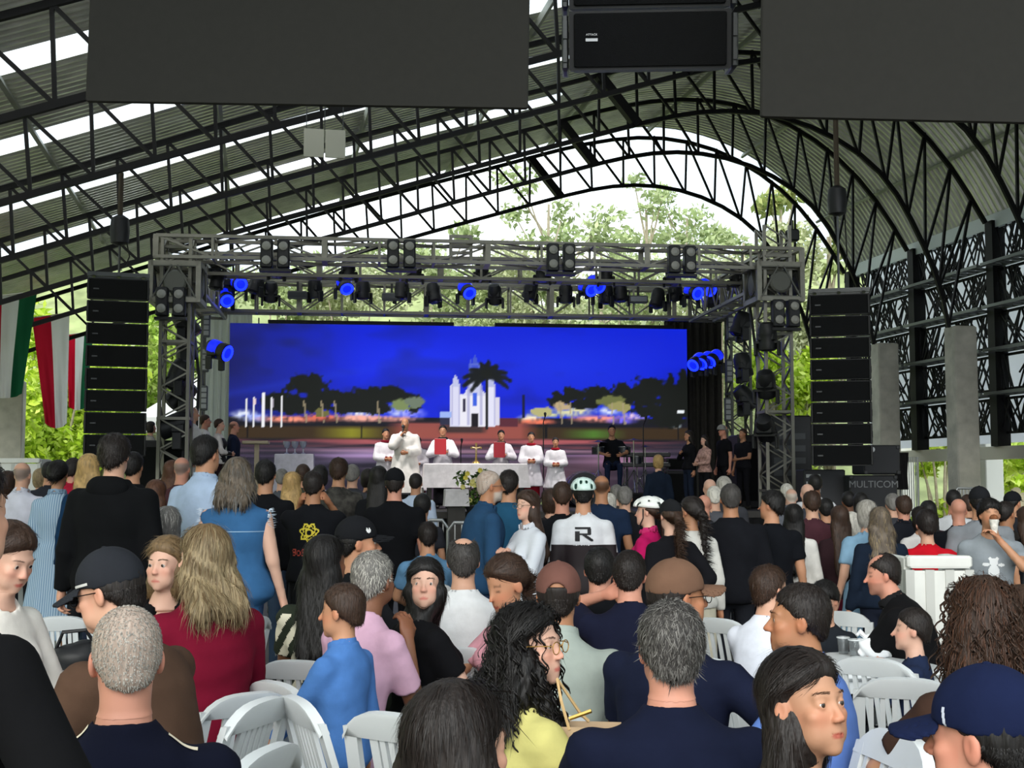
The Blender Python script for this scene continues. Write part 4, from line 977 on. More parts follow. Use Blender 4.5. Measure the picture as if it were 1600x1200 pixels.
def person(label, px, py, D=None, pose='st', yaw=0, hy=0, hp=0, lean=0, side=0, w=1., fem=False, child=False, floor=0., H=None,
           top=('tee','#222222'), bot=('trousers','#23252b'), hair=('short','dark'), hat=None, arm=('hang','hang'), grip='curl', skin='m',
           seed=None, shoe='#1c1a19', glasses=False, beard=None, chair=None, group=None, lod=1., name='person', legs=True, decal=None, dx=0.):
    seed = seed if seed is not None else len(PEOPLE)*13+5; rng=np.random.default_rng(seed)
    B=skeleton(pose,lean,w,fem,hy,hp,side,child); arms(B,*arm)
    D=DADJ.get(len(PEOPLE),D)
    r=ray(px,py); k=r[2]/r[1]
    if pose=='sit':
        s=(H or (1.64 if fem else 1.72))/1.72
        if D is None: D=(B.hc[2]*s+floor-EYE)/k
        else: s=max(.55,min(1.12,(EYE+k*D-floor)/B.hc[2]))
    else:
        s=(EYE+k*D-floor)/B.hc[2]
    W_=np.array([0,0,EYE])+r*(D/r[1]); y_=math.radians(yaw); o2=Rz(y_)@(B.hc*s)
    root=thing(name,label,'person',(W_[0]-o2[0],W_[1]-o2[1],floor),y_,group); root.scale=(s,s,s)
    B.s=s; B.root=root; B.D=D; root['q']=[px,py,D,floor,float(child),float(pose=='sit'),float(B.hc[2])]; ppm=F/D*s
    v=min(.028,max(.0105,4.5/ppm))*lod; vh=min(.0145,max(.0038,2.75/ppm))*lod; fine=vh<.0087
    tk=top[0]; to=top[2] if len(top)>2 else {}; bk=bot if isinstance(bot,str) else bot[0]
    long_=tk in('long','jacket','robe','ldress','shirt'); bare=not long_
    g_top=to.get('grow',{'jacket':.022,'robe':.022,'shirt':.014,'long':.011}.get(tk,.010))
    sk=np.array(srgb(SKINS.get(skin,skin)))
    # ---------------- skin: head, body and hands of one mesh
    VV=[];QQ=[];CC=[];nv=0
    def push(V,Q,C):
        nonlocal nv
        VV.append(V);QQ.append(Q+nv);CC.append(C);nv+=len(V)
    hs=B.hs; R_=.150*hs
    zc=B.hc[2]-.140*hs if fine else B.nb[2]-.045
    g=Grid((B.hc[0]-.11*hs,B.hc[1]-.145*hs,zc) if fine else (B.hc[0]-R_,B.hc[1]-R_,zc),(B.hc[0]+.11*hs,B.hc[1]+.145*hs,B.hc[2]+.135*hs) if fine else (B.hc[0]+R_,B.hc[1]+R_,B.hc[2]+.135*hs),vh)
    d,_=head_sdf(g.P,B,fine,True,fem); d=smin(d,torso_sdf(g.P,B,-.010),.03)
    V,Q=g.surf(d)
    if fine:
        m_=(V[Q][:,:,2].min(1)>zc+vh*1.6); Q=Q[m_]
        g=Grid((B.nb[0]-R_,min(B.nb[1],B.hc[1])-R_,B.nb[2]-.045),(B.nb[0]+R_,max(B.nb[1],B.hc[1])+R_*.8,zc+.03),max(vh,.0085))
        d,_=head_sdf(g.P,B,False,True,fem); d=smin(d,torso_sdf(g.P,B,-.010),.03)+.0006; V2,Q2=g.surf(d)
        m_=(V2[Q2][:,:,2].max(1)<zc+.026); Q2=Q2[m_]; Q=np.concatenate([Q,Q2+len(V)]); V=np.concatenate([V,V2])
    q=((V-B.hc)@B.hR)/hs; qa=np.abs(q[:,0]); C=np.tile(sk,(len(V),1))*(1+.05*np.sin(V@np.array([41.,33.,57.])))[:,None]
    face=q[:,1]>.02
    red=np.exp(-((qa-.04)**2+(q[:,2]+.03)**2)/.0006)*face+np.exp(-(q[:,0]**2+(q[:,1]-.10)**2+(q[:,2]+.03)**2)/.0004)+np.exp(-((qa-.08)**2+(q[:,1]+.01)**2+(q[:,2]+.01)**2)/.0008)
    C*=1+np.clip(red,0,1)[:,None]*np.array([.10,-.10,-.12])
    lip=np.clip((1-(q[:,0]/.0235)**2-((q[:,2]+.0705)/.0090)**2)*1.8,0,1)*(q[:,1]>.064)
    C=C*(1-lip[:,None])+C*lip[:,None]*(np.array([.80,.50,.50]) if not fem else np.array([.80,.36,.38]))
    hc_name=hair[1] if len(hair)>1 else 'dark'; hcol=np.array(srgb(HAIRS.get(hc_name,hc_name)))
    if not fine:
        eb=(np.abs(q[:,2]-.024)<.006)&(qa>.014)&(qa<.048)&(q[:,1]>.055); C[eb]=C[eb]*.5+hcol*.25
        ey=np.clip(1.6-np.sqrt((qa-.031)**2+((q[:,2]-.001)*1.5)**2)/.0075,0,1)*(q[:,1]>.055); C=C*(1-.72*ey[:,None])
    style=hair[0]
    if style in('buzz','ring') or beard:
        if style in('buzz','ring'):
            m=np.clip(-hairline(q,.004)/.012,0,1)
            if style=='ring': m*=np.clip((.062-q[:,2])/.014,0,1)*np.clip((.02-q[:,1])/.02,0,1)
            m*=(qa<.0785+.02*(q[:,2]>.02)); C=C*(1-.75*m[:,None])+hcol*.75*m[:,None]
        if beard:
            m=np.clip((-.030-q[:,2]-.25*np.abs(qa-.03))/.012,0,1)*np.clip((q[:,1]-.0)/.02,0,1)*(1-lip*.8); m*=np.clip((q[:,2]+.135)/.02,0,1)
            bc=np.array(srgb(HAIRS[beard])); bk_=.75 if beard in('white','ltgrey') else .38; C=C*(1-bk_*m[:,None])+bc*bk_*m[:,None]
    push(V,Q,C)
    lo=np.minimum(np.minimum(B.p0,B.nb),np.min(B.sh+B.el+B.wr,axis=0))-.12; hi=np.maximum(np.maximum(B.p0,B.nb),np.max(B.sh+B.el+B.wr,axis=0))+.12
    lo[:2]=np.minimum(lo[:2],np.array([-.25,-.2])*w); hi[:2]=np.maximum(hi[:2],np.array([.25,.2])*w); hi[2]=max(B.nb[2]+.02,np.max([e[2] for e in B.el+B.wr])+.06)
    tl=np.minimum(B.p0,B.nb)-np.array([.27*w,.22*w,.16]); th=np.maximum(B.p0,B.nb)+np.array([.27*w,.22*w,.03])
    g=Grid(tl,th,.040); V,Q=g.surf(torso_sdf(g.P,B,-.022)); push(V,Q,np.tile(sk,(len(V),1)))
    for i in (0,1):
        pts=np.array([B.sh[i],B.el[i],B.wr[i]]); g=Grid(pts.min(0)-.07,pts.max(0)+.07,.030 if long_ else (max(v,.0115) if D<6.5 else max(v,.017))); P=g.P; sh_=-.008 if long_ else 0
        d=smin(cap(P,B.sh[i],B.el[i],.048*w**.5+sh_,.040*w**.5+sh_),cap(P,B.el[i],B.wr[i],.039+sh_*.7,.0265),.012)
        V,Q=g.surf(d); push(V,Q,np.tile(sk,(len(V),1)))
    if legs:
        lv=.024 if (bk=='none' or bk=='shorts' or bk=='skirt') else .045
        for i in (0,1):
            pts=np.array([B.hip[i],B.kn[i],B.an[i]]); g=Grid(pts.min(0)-.09,pts.max(0)+.09,lv); P=g.P
            V,Q=g.surf(smin(cap(P,B.hip[i],B.kn[i],.072*w**.5,.048),cap(P,B.kn[i],B.an[i],.048,.034),.015)); push(V,Q,np.tile(sk,(len(V),1)))
    vf=min(.0135,max(.0058,2.4/ppm))
    for i in (0,1):
        w0=B.wr[i]; dd=w0-B.el[i]; dd/=np.linalg.norm(dd); c=w0+dd*.07
        g=Grid(c-.125,c+.125,vf); d=hand_sdf(g.P,B,i,grip)
        V,Q=g.surf(d); push(V,Q,np.tile(sk*np.array([1.03,.95,.93]),(len(V),1)))
    V=np.concatenate(VV); link('body',mesh_np('body',V,np.concatenate(QQ),SKIN,True,np.concatenate(CC)),root)
    # ---------------- clothes
    fa=.0026 if D<7 else .0022
    hem=to.get('hem',{'jacket':-.10,'robe':-.10,'shirt':-.09}.get(tk,-.055))
    skirt=to.get('skirt')    # hem height above the floor
    zlo=B.p0[2]-.16 if skirt is None else skirt-.02
    lo=np.minimum(np.array([-.30*w,-.24*w,zlo]),lo-.03); hi=np.maximum(np.array([.30*w,.26*w,B.nb[2]+.07]),hi+.03); hi[2]=max(hi[2],B.nb[2]+.06)
    if skirt is not None and pose=='sit': hi[1]=max(hi[1],.60)
    g=Grid(lo,hi,v); P=g.P; nz=fold(P,seed,fa,1.0)
    qz=(P-B.p0.astype(f32))@B.u.astype(f32)
    d=np.maximum(torso_sdf(P,B,g_top,-.16,.56)-np.clip((.12-qz)*.10,0,.017),hem-qz) if skirt is None else torso_sdf(P,B,g_top,-.16,.56)
    wide=to.get('wide',0.)
    for i in (0,1):
        S_,E,Wr=B.sh[i],B.el[i],B.wr[i]
        if tk=='vest': d=smin(d,ell(P,S_,(.050,.055,.048)),.03); continue
        if long_ :
            e=cap(P,S_,E,.054*w**.5+g_top*.4,.049*w**.5+g_top*.4+wide*.5); e=smin(e,cone(P,E,E+(Wr-E)*to.get('cuff',.97),.049+g_top*.4+wide*.6,.036+g_top*.4+wide),.02)
        else:
            L=to.get('sleeve',.66); e=cone(P,S_,S_+(E-S_)*L,.058*w**.5,.060*w**.5); e=smin(e,ell(P,S_,(.058*w**.5,)*3),.02)
        d=smin(d,e,.036)
    if skirt is not None:
        if pose=='st':
            z0=B.p0[2]+.10; t=np.clip((z0-P[:,2])/(z0-skirt),0,1); fl=to.get('flare',.10)
            ang=np.arctan2(P[:,1],P[:,0]); pl=1+.045*t*np.sin(ang*9+seed)+.02*t*np.sin(ang*17)
            rx=(.165*w+fl*t+g_top)*pl; ry=(.120*w+fl*.9*t+g_top)*pl
            e=(np.sqrt((P[:,0]/rx)**2+(P[:,1]/ry)**2+1e-9)-1)*np.minimum(rx,ry); e=np.maximum(e,np.maximum(P[:,2]-z0,skirt-P[:,2])); d=smin(d,e,.03)
        else:
            for i in (0,1): d=smin(d,cap(P,B.hip[i],B.kn[i],.105*w,.085),.06)
    d=d+nz
    ncr=to.get('neck',.064)
    if tk!='none':
        a=B.nb+B.u*.012+B.f*.012; d=smax(d,-cap(P,a,a+(B.hc-B.nb)*1.0,ncr,ncr+.02),.006)
        if to.get('v'):
            d=smax(d,-ell((P-(B.nb+B.f*.10-B.u*.07*to['v']).astype(f32))@B.R.astype(f32),(0,0,0),(.062*to['v']**.5,.07,.10*to['v'])),.008)
        if to.get('open'): d=np.maximum(d,-np.maximum(np.abs((P-B.nb.astype(f32))@B.x.astype(f32))-.012-.12*np.clip(-((P-B.nb.astype(f32))@B.u.astype(f32))*.35,0,.2),-((P-B.nb.astype(f32))@B.f.astype(f32)-.03)))
    V,Q=g.surf(d); TV,TQ=V,Q
    nm={'tee':'t_shirt','long':'shirt','shirt':'shirt','jacket':'jacket','robe':'robe','vest':'vest','dress':'dress','ldress':'dress'}[tk]
    cm=top[1] if not isinstance(top[1],str) else fabric(top[1])
    shirt=link(nm,mesh_np(nm,V,Q,cm,True),root)
    B.TV,B.TQ,B.shirt=TV,TQ,shirt
    if to.get('collar'):
        cc=to['collar']; a=B.nb+B.u*.008+B.f*.012; ax=(B.hc-B.nb); ax=ax/np.linalg.norm(ax)
        g=Grid(B.nb-.12,B.nb+.13,max(.007,v*.7)); P=g.P; q=P-a.astype(f32); y=q@ax.astype(f32); rad=np.sqrt(np.maximum((q*q).sum(1)-y*y,0)); fr=q@B.f.astype(f32)
        d=np.maximum(np.abs(rad-(.068+.006*np.clip(-y*30+.6,0,1)))-.0075,np.maximum(y-.030+np.clip(fr,0,1)*.18,-.03-y)); d=np.maximum(d,-np.maximum(np.abs(q@B.x.astype(f32))-.012-.02*np.clip(.03-y,0,1)*10,-fr+.03))
        V,Q=g.surf(d); link('collar',mesh_np('collar',V,Q,fabric(cc),True),shirt)
    if legs and bk!='none' and not (skirt is not None and skirt<.12):
        low={'trousers':.07,'shorts':.48,'skirt':bot[2] if len(bot)>2 else .5}[bk]
        if bk=='skirt' and pose=='st':
            g=Grid((-.33*w,-.3,low-.03),(.33*w,.3,1.06),max(v,.011)); P=g.P; z0=1.03; t=np.clip((z0-P[:,2])/(z0-low),0,1)
            ang=np.arctan2(P[:,1],P[:,0]); rx=(np.interp(t,[0,.25,1],[.155,.192,.20]).astype(f32)*w)*(1+.015*np.sin(ang*7)*t); ry=np.interp(t,[0,.25,1],[.115,.138,.15]).astype(f32)*w
            d=(np.sqrt((P[:,0]/rx)**2+(P[:,1]/ry)**2+1e-9)-1)*.14; d=np.maximum(d,np.maximum(P[:,2]-z0,low-P[:,2])); V,Q=g.surf(d)
            link('skirt',mesh_np('skirt',V,Q,fabric(bot[1]),True),root)
        else:
            gl=.012
            g=Grid((-.27*w,-.26,.03 if pose=='st' else .03),(.27*w,.60 if pose=='sit' else .2,1.08 if pose=='st' else .74),max(v*1.6,.024)); P=g.P
            d=torso_sdf(P,B,.006,-.12,.10)
            for i in (0,1):
                if bk=='shorts': e=cone(P,B.hip[i],B.hip[i]+(B.kn[i]-B.hip[i])*.85,.088*w**.5,.072)
                else: e=smin(cap(P,B.hip[i],B.kn[i],.086*w**.5,.062),cone(P,B.kn[i],B.an[i]+(0,0,-.02),.062,.052,.0),.02)
                d=smin(d,e,.022)
            V,Q=g.surf(d+fold(P,seed+1,fa,1.2)); nm='trousers' if bk!='shorts' else 'shorts'
            link(nm,mesh_np(nm,V,Q,bot[1] if not isinstance(bot[1],str) else fabric(bot[1]),True),root)
    if legs:
        if shoe not in SHOEM: SHOEM[shoe]=mesh_np('shoe',SHOE[0],SHOE[1],mat('shoe_'+shoe,shoe,.5),True)
        for i in (0,1):
            a=B.an[i]; link('shoe',SHOEM[shoe],root,Matrix.Translation((a[0],a[1]+.03,0)))
    # ---------------- hair and hats
    make_hair(B,root,style,hcol,hc_name,vh,ppm,rng,fem,seed,hat,hair[2] if len(hair)>2 else {})
    if hat: make_hat(B,root,hat,max(vh,.0055))
    if fine: make_face(B,root,hcol,rng,skin)
    if glasses: make_glasses(B,root,glasses)
    PEOPLE.append(B)
    if pose=='sit' and chair is not False: SEATS.append((root.location.x,root.location.y,y_,chair,label))
    return B
def hmap(B,p): return B.hc+B.hR@(np.asarray(p)*B.hs)
def make_hair(B,root,style,hcol,nm,vh,ppm,rng,fem,seed,hat,ho):
    if style=='bald' or (style=='ring' and ppm<420): return
    hs=B.hs; o={'buzz':.0035,'ring':.0045,'crew':.008,'short':.010,'balding':.010,'full':.019}.get(style,.016)
    L=ho.get('len',.24); long_=style in('long','wavy','curly','bob','ponytail','braid','bun')
    lo=B.hc-np.array([.15,.17,.14])*hs; hi=B.hc+np.array([.15,.15,.165])*hs
    if style in('long','wavy','curly'): lo=lo-np.array([.06,.10,L+.03]); hi=hi+np.array([.06,.03,0])
    if style=='bob': lo=lo-np.array([.03,.03,.05]); hi=hi+np.array([.03,0,0])
    if style in('ponytail','braid'): lo=lo-np.array([.03,.12,L+.02]); hi=hi+np.array([.03,.05,0])
    v=max(vh*1.15,.0048 if not long_ else .0062); g=Grid(lo,hi,v); P=g.P; q=((P-B.hc.astype(f32))@B.hR.astype(f32))/f32(hs)
    fr=ho.get('front',.004 if not fem else .012)
    d=ell(q,(0,-.024,.036),(.0745,.0925,.0835)); d=smin(d,ell(q,(0,-.045,-.030),(.060,.060,.060)),.02)
    d=smin(d,ell(q,(0,-.028,.005),(.0735,.078,.055)),.015)
    tp=np.clip(-hairline(q,fr,.9 if not long_ else .75)/.034,.0,1); d=d-.0015-o*(.12+.88*tp*(2-tp))
    ang=np.arctan2(q[:,0],q[:,1]+.02)
    st=(np.sin(ang*38+6*q[:,2]*20+seed)+np.sin(ang*23-q[:,2]*60))*.0011*(1 if o>.006 else 0)
    d=d+st
    if long_ or style=='full': d=d+.0055*np.exp(-(q[:,0]/.005)**2)*np.clip((q[:,2]-.05)/.03,0,1)*np.clip((q[:,1]+.06)/.03,0,1)*(1 if long_ else 0)
    if style in('balding','ring'): 
        if style=='ring': d=np.maximum(d,q[:,2]-.060-.02*np.sin(ang*5)*.3)
        d=smax(d,-ell(q,(0,ho.get('by',.035),.115),(.052,.075,.050)),.012)
    cut=hairline(q,fr+.004*np.sin(q[:,0]*150+seed)); 
    if not long_:
        d=smax(d,cut,.006); d=np.maximum(d,-.088+.0-q[:,2])
        ear=ell(q,(0,.0,-.03),(.12,.030,.046)); d=smax(d,-ear,.006)
    else:
        d0=smax(d,hairline(q,fr-.002,.75),.01)
        if style in('long','wavy','curly'):
            vol=ho.get('vol',1.)
            e=ell(q,(0,-.040,-.035),(.094*vol,.074*vol,.135)); 
            back=ho.get('back',1)
            top_=hmap(B,(0,-.05,-.08)); bot_=B.nb-B.u*(L-.12)-B.f*.115*(1 if back else 0)+np.array([0,0,-.0])
            for s in (-1,0,1): e=smin(e,cap(P,top_+B.x*s*.048*vol,bot_+B.x*s*.058*vol,.052*vol,.036*vol),.03)
            if ho.get('sides'):
                for s in ((-1,1) if ho['sides']==2 else (ho['sides'],)):
                    if s in(-1,1): e=smin(e,cap(P,hmap(B,(s*.078,-.005,-.04)),B.nb+B.x*s*.105+B.f*.075-B.u*(L-.10),.030*vol,.026*vol),.03)
            e=e+st*1.5+(.006*np.sin(P@np.array([55,40,38],f32)+2*np.sin(P@np.array([20,60,-25],f32))) if style!='long' else 0)
            fo=ell(q,(0,.098,-.030),(.066,.085,.105)); e=smax(e,-fo,.008); e=np.maximum(e,-np.maximum(.034-q[:,1],np.abs(q[:,0])-.064)) if not ho.get('sides') else e
            d=smin(d0,e,.012); d=smax(d,-ell(q,(0,.085,-.045),(.058,.060,.095)),.006)
        elif style=='bob':
            e=ell(q,(0,-.030,-.030),(.094,.080,.110))+st; e=smax(e,-ell(q,(0,.098,-.03),(.068,.085,.11)),.008); e=np.maximum(e,-.118-q[:,2]); d=smin(d0,e,.012)
        else:
            d0=np.maximum(smax(d,hairline(q,fr,.8),.008),-.075-q[:,2])
            if style=='bun': d=smin(d0,ell(q,ho.get('pos',(0,-.125,.045)),(.042,.036,.042))+.002*np.sin(P@np.array([90,60,120],f32)),.012)
            else:
                a=hmap(B,ho.get('pos',(0,-.115,.03))); m_=a-B.f*.035-np.array([0,0,.06]); e_=B.nb-B.f*.12-B.u*(L-.15)+B.x*ho.get('sx',0)
                e=smin(cap(P,a,m_,.026,.034),cap(P,m_,e_,.034,.014),.02)
                if style=='braid': e=e+.006*np.sin(P[:,2]*130+np.abs(q[:,0])*60)
                d=smin(d0,e+st,.012)
    if hat and hat[0] in('cap','beanie','helmet'): d=np.maximum(d,q[:,2]-(.040 if hat[0]!='beanie' else .02))
    V,Q=g.surf(d)
    if len(V)==0: return
    a=np.arctan2(((V-B.hc)@B.hR)[:,0],((V-B.hc)@B.hR)[:,1]); c=hcol*(1+.22*np.sin(a*41+V[:,2]*30)+.15*np.sin(a*87+3))[:,None]
    if style=='buzz': c=c*.70+.30*np.array(srgb(SKINS['l']))
    if ho.get('top'): # roots of another tone
        t=np.clip((((V-B.hc)@B.hR)[:,2]/hs-ho['top'][1])/.05,0,1)[:,None]; c=c*(1-t)+np.array(srgb(HAIRS[ho['top'][0]]))*t
    Nn=vnormals(V,Q); F3=[Q]; VV=[V]; CC=[c]
    nf=int(ho.get('fib',0 if ppm<150 else (900 if ppm<300 else (2400 if ppm<520 else 5500))))
    if style in('buzz','ring'): nf=int(nf*.8)
    T=None
    if nf:
        qv=((V-B.hc)@B.hR)/hs; ok=((qv[:,1]<.015)|(qv[:,2]>.045))&((qv[:,2]<.0) if hat else True); 
        if not ok.any(): ok[:]=True
        md={'long':'down','wavy':'down','curly':'down','bob':'down'}.get(style,'back' if style in('ponytail','braid','bun') else 'crown')
        ln={'buzz':.006,'ring':.010,'crew':.014,'short':.026,'balding':.02,'full':.035}.get(style,.075); lf={'buzz':.0025,'crew':.003,'short':.004,'full':.007,'curly':.02,'wavy':.012}.get(style,.003)
        fv,T=fibres(V[ok],Nn[ok],nf,ln,.0011 if ppm>350 else .002,lf,md,rng,B.hR,B.hc)
        fc=hcol*(.6+.9*rng.random((nf,1)))
        if ho.get('mix'): 
            m=rng.random(nf)<.45; fc[m]=np.array(srgb(HAIRS[ho['mix']]))*(.7+.5*rng.random((m.sum(),1)))
        n0=len(V); T=T+n0; VV.append(fv); CC.append(np.repeat(fc,5,0))
    if style in('curly',) and ppm>170:
        n=int(ho.get('curls',170)); base=V[rng.integers(0,len(V),n)]; nb_=sum(len(x) for x in VV); cv=[];cq=[];k=0
        for p in base:
            Lc=rng.uniform(.07,.15); R0=rng.uniform(.006,.011); m=15; ph=rng.uniform(0,6.3); dv=np.array([rng.normal()*.18,rng.normal()*.18,-1.])
            out_=p-np.array([B.hc[0],B.hc[1]-.02,p[2]]); out_=out_/(np.linalg.norm(out_)+1e-6)
            for j in range(m):
                u=j/(m-1); c_=p+dv*Lc*u+out_*.012; a_=ph+u*Lc*110
                cc=c_+np.array([math.cos(a_),math.sin(a_),0])*R0
                for e in range(3): t=2.09*e; cv.append(cc+np.array([math.cos(t),math.sin(t)*.6,math.sin(t)])*.0042*(1-.5*u))
            for j in range(m-1):
                for e in range(3): cq.append((k+j*3+e,k+j*3+(e+1)%3,k+(j+1)*3+(e+1)%3,k+(j+1)*3+e))
            k+=m*3
        VV.append(np.array(cv)); F3.append(np.array(cq)+nb_); CC.append(np.repeat(hcol*(.7+.8*rng.random((n,1))),m*3,0))
    blocks=(np.concatenate(F3),)+((T,) if T is not None else ())
    link('hair',mesh_np('hair',np.concatenate(VV),blocks,HAIRM,True,np.clip(np.concatenate(CC),0,1)),root)
def make_hat(B,root,hat,v):
    kind,colr=hat[0],hat[1]; ho=hat[2] if len(hat)>2 else {}
    hs=B.hs; Rr=B.hR@Rz(math.radians(ho.get('turn',0))); g=Grid(B.hc-np.array([.17,.19,.04])*hs,B.hc+np.array([.17,.19,.17])*hs,v); P=g.P
    q=((P-B.hc.astype(f32))@Rr.astype(f32))/f32(hs); fab=fabric(colr)
    if kind=='cap':
        d=ell(q,(0,-.020,.036),(.089,.107,.100)); d=np.maximum(d,.014+.16*np.maximum(q[:,1]+.02,0)-q[:,2]); d=d+.0008*np.cos(np.arctan2(q[:,0],q[:,1]+.02)*6)
        if ho.get('gap'): d=np.maximum(d,-ell(q,(0,-.13,.016),(.040,.06,.042)))
        V,Q=g.surf(d); c=link('cap',mesh_np('cap',V,Q,fab,True),root)
        g2=Grid(B.hc-np.array([.19,.19,.09])*hs,B.hc+np.array([.19,.19,.09])*hs,max(v,.005)); q=((g2.P-B.hc.astype(f32))@Rr.astype(f32))/f32(hs)
        d=(np.sqrt((q[:,0]/.080)**2+((q[:,1]-.085)/.092)**2+1e-9)-1)*.08; zc=.036-5.5*q[:,0]**2-.10*(q[:,1]-.08)-ho.get('droop',0)*(q[:,1]-.07)
        d=np.maximum(np.maximum(d,np.abs(q[:,2]-zc)-.0045),.055-q[:,1]+.0*q[:,0]); V,Q=g2.surf(d); link('cap_bill',mesh_np('cap_bill',V,Q,fabric(ho.get('bill',colr)),True),c)
        B.cap=c; B.capR=Rr
        V=MB().lathe([(.009,0),(.008,.004),(.003,.006)],tuple(B.hc+Rr@(np.array([0,-.02,.133])*hs)),8).build('cap_button',fab,c)
    elif kind=='beanie':
        d=ell(q,(0,-.020,.045),(.090,.106,.096)); d=np.maximum(d,.012-q[:,2]-.12*np.minimum(q[:,1],0)*-1*0); d=smin(d,np.maximum(ell(q,(0,-.020,.030),(.094,.110,.080)),np.abs(q[:,2]-.028)-.018),.006); V,Q=g.surf(d); link('beanie',mesh_np('beanie',V,Q,fab,True),root)
    elif kind=='helmet':
        d=ell(q,(0,-.030,.045),(.106,.148,.098)); d=np.maximum(d,.038-q[:,2]-.06*q[:,1]*-1)
        for ix,x in enumerate((-.066,-.024,.024,.066)):
            for y,l in ((-.115,.036),(-.030,.040),(.055,.034)):
                d=smax(d,-ell(q,(x*(1-.9*abs(y+.03)),y,.125-abs(x)*.65-.9*(y+.03)**2/.1*.32),(.0125,l,.030)),.004)
        V,Q=g.surf(d); c=link('helmet',mesh_np('helmet',V,Q,mat('helmet_'+colr,colr,.3),True),root)
        d=ell(q,(0,-.030,.040),(.095,.136,.088)); d=np.maximum(d,.042-q[:,2]); V,Q=g.surf(d); link('helmet_liner',mesh_np('helmet_liner',V,Q,mat('liner_'+ho.get('liner','#1b2622'),ho.get('liner','#1b2622'),.8),True),c)
        for s in (-1,1): MB().tube([hmap(B,(s*.088,.02,.03)),hmap(B,(s*.084,.02,-.05)),hmap(B,(s*.03,.06,-.128)),hmap(B,(0,.062,-.130))],.005,5).build('chin_strap',mat('strap_dark','#1a1c20',.7),c)
def make_face(B,root,hcol,rng,skin):
    global EYE_ME
    if EYE_ME is None: EYE_ME=eye_mesh()
    for s in (-1,1):
        M=Matrix.Translation(Vector(hmap(B,(s*.031,.0665,0))))@Matrix(B.hR.tolist()).to_4x4()@Matrix.Scale(.0132*B.hs,4)
        link('eye',EYE_ME,root,M)
        # brow: a fan of short blades
        V=[];T=[];n=60
        for k in range(n):
            u=k/(n-1); x=.013+.036*u; z=.0240+.0046*math.sin(u*2.7)-.0010*u; y=.0835-.55*(x-.013)**1.2*1.3-.003
            y=.088-9.0*x*x
            p=np.array([s*x,y,z+rng.normal()*.0018]); e=p+np.array([s*.008,-.002,.002-.006*u])
            a=hmap(B,p-np.array([0,0,.0007])); b=hmap(B,p+np.array([0,.0012,.0007])); c=hmap(B,e)
            i=len(V); V+=[a,b,c]; T.append((i,i+1,i+2))
        link('eyebrow',mesh_np('eyebrow',np.array(V),np.array(T),HAIRM,True,np.tile(np.minimum(hcol*.6+np.array(srgb(SKINS.get(skin,skin)))*.18,.16),(len(V),1))),root)
def make_glasses(B,root,colr):
    m=mat('glasses_'+colr,colr,.3,.6); mb=MB()
    for s in (-1,1):
        mb.tube([hmap(B,(s*.032+.023*math.cos(t),.0985-.10*(abs(s*.032+.023*math.cos(t)))*.22,-.004+.019*math.sin(t))) for t in np.linspace(0,6.283,15)],.0016,5)
        mb.tube([hmap(B,(s*.055,.095,.004)),hmap(B,(s*.076,.07,.006)),hmap(B,(s*.080,-.01,.002))],.0017,5)
    mb.tube([hmap(B,(-.009,.098,.0)),hmap(B,(0,.101,.004)),hmap(B,(.009,.098,.0))],.0016,5); mb.build('glasses',m,root)
def decal(B,mask,x0,x1,t0,t1,cell,colr,name='print',side=-1,off=.004,rough=.7,target=None):
    """a flat print that follows the cloth: mask(x,t) in torso coordinates"""
    TV,TQ=target or (B.TV,B.TQ); bvh=BVHTree.FromPolygons([tuple(p) for p in TV],[tuple(int(i) for i in f) for f in TQ])
    nx=int((x1-x0)/cell)+1; nt_=int((t1-t0)/cell)+1; pts={};V=[];Q=[]
    def vert(i,j):
        if (i,j) in pts: return pts[(i,j)]
        o=B.p0+B.R@np.array([x0+i*cell,side*.8,t0+j*cell]); dr=B.R@np.array([0,-side,0]); h=bvh.ray_cast(Vector(o),Vector(dr))
        k=None
        if h[0] is not None: V.append(np.array(h[0])-dr*off); k=len(V)-1
        pts[(i,j)]=k; return k
    for i in range(nx):
        for j in range(nt_):
            if mask(x0+(i+.5)*cell,t0+(j+.5)*cell):
                f=[vert(i,j),vert(i+1,j),vert(i+1,j+1),vert(i,j+1)]
                if None not in f: Q.append(f if side>0 else f[::1])
    if Q: return link(name,mesh_np(name,np.array(V),np.array(Q),mat('print_'+colr,colr,rough),True),B.shirt)
# ------------------------------------------------------------------ the people (face direction: yaw 0 looks at the stage, 90 to the left, 180 at the camera)
P=person; J='#2b3550'; BK='#141519'; NV='#161b33'
# --- nearest rows, seated or standing close to the camera
P('person in black long sleeves cut off by the left edge, arm reaching down',-68,800,2.15,yaw=-30,hy=10,lean=6,arm=('hang',((.50,.10,.02),(.4,-.9,.2))),hair=('short','dark'),top=('long','#0b0b0d',{'neck':.060}),skin='l',w=1.05,grip='curl')
b=P('man with close cropped grey hair and navy t-shirt, seen from behind',197,1028,2.95,'sit',yaw=12,hy=10,hp=-4,w=1.10,arm=('lap','lap'),hair=('buzz','ltgrey'),top=('tee','#0d1020'),skin='r')
_bv=BVHTree.FromPolygons([tuple(p) for p in b.TV],[tuple(int(i) for i in f) for f in b.TQ])
def ridge_strip(b,pa,pb,wd,nm,m,n=18):
    V=[];Q=[]
    for k in range(n+1):
        p=np.array(pa)+(np.array(pb)-np.array(pa))*k/n
        for s_ in (-1,1):
            h=_bv.ray_cast(Vector((p[0],p[1]+s_*wd/2,p[2]+.3)),Vector((0,0,-1))); V.append(np.array(h[0])+np.array([0,0,.004]) if h[0] is not None else p)
    Q=[(2*k,2*k+1,2*k+3,2*k+2) for k in range(n)]; link(nm,mesh_np(nm,np.array(V),np.array(Q),m,True),b.shirt)
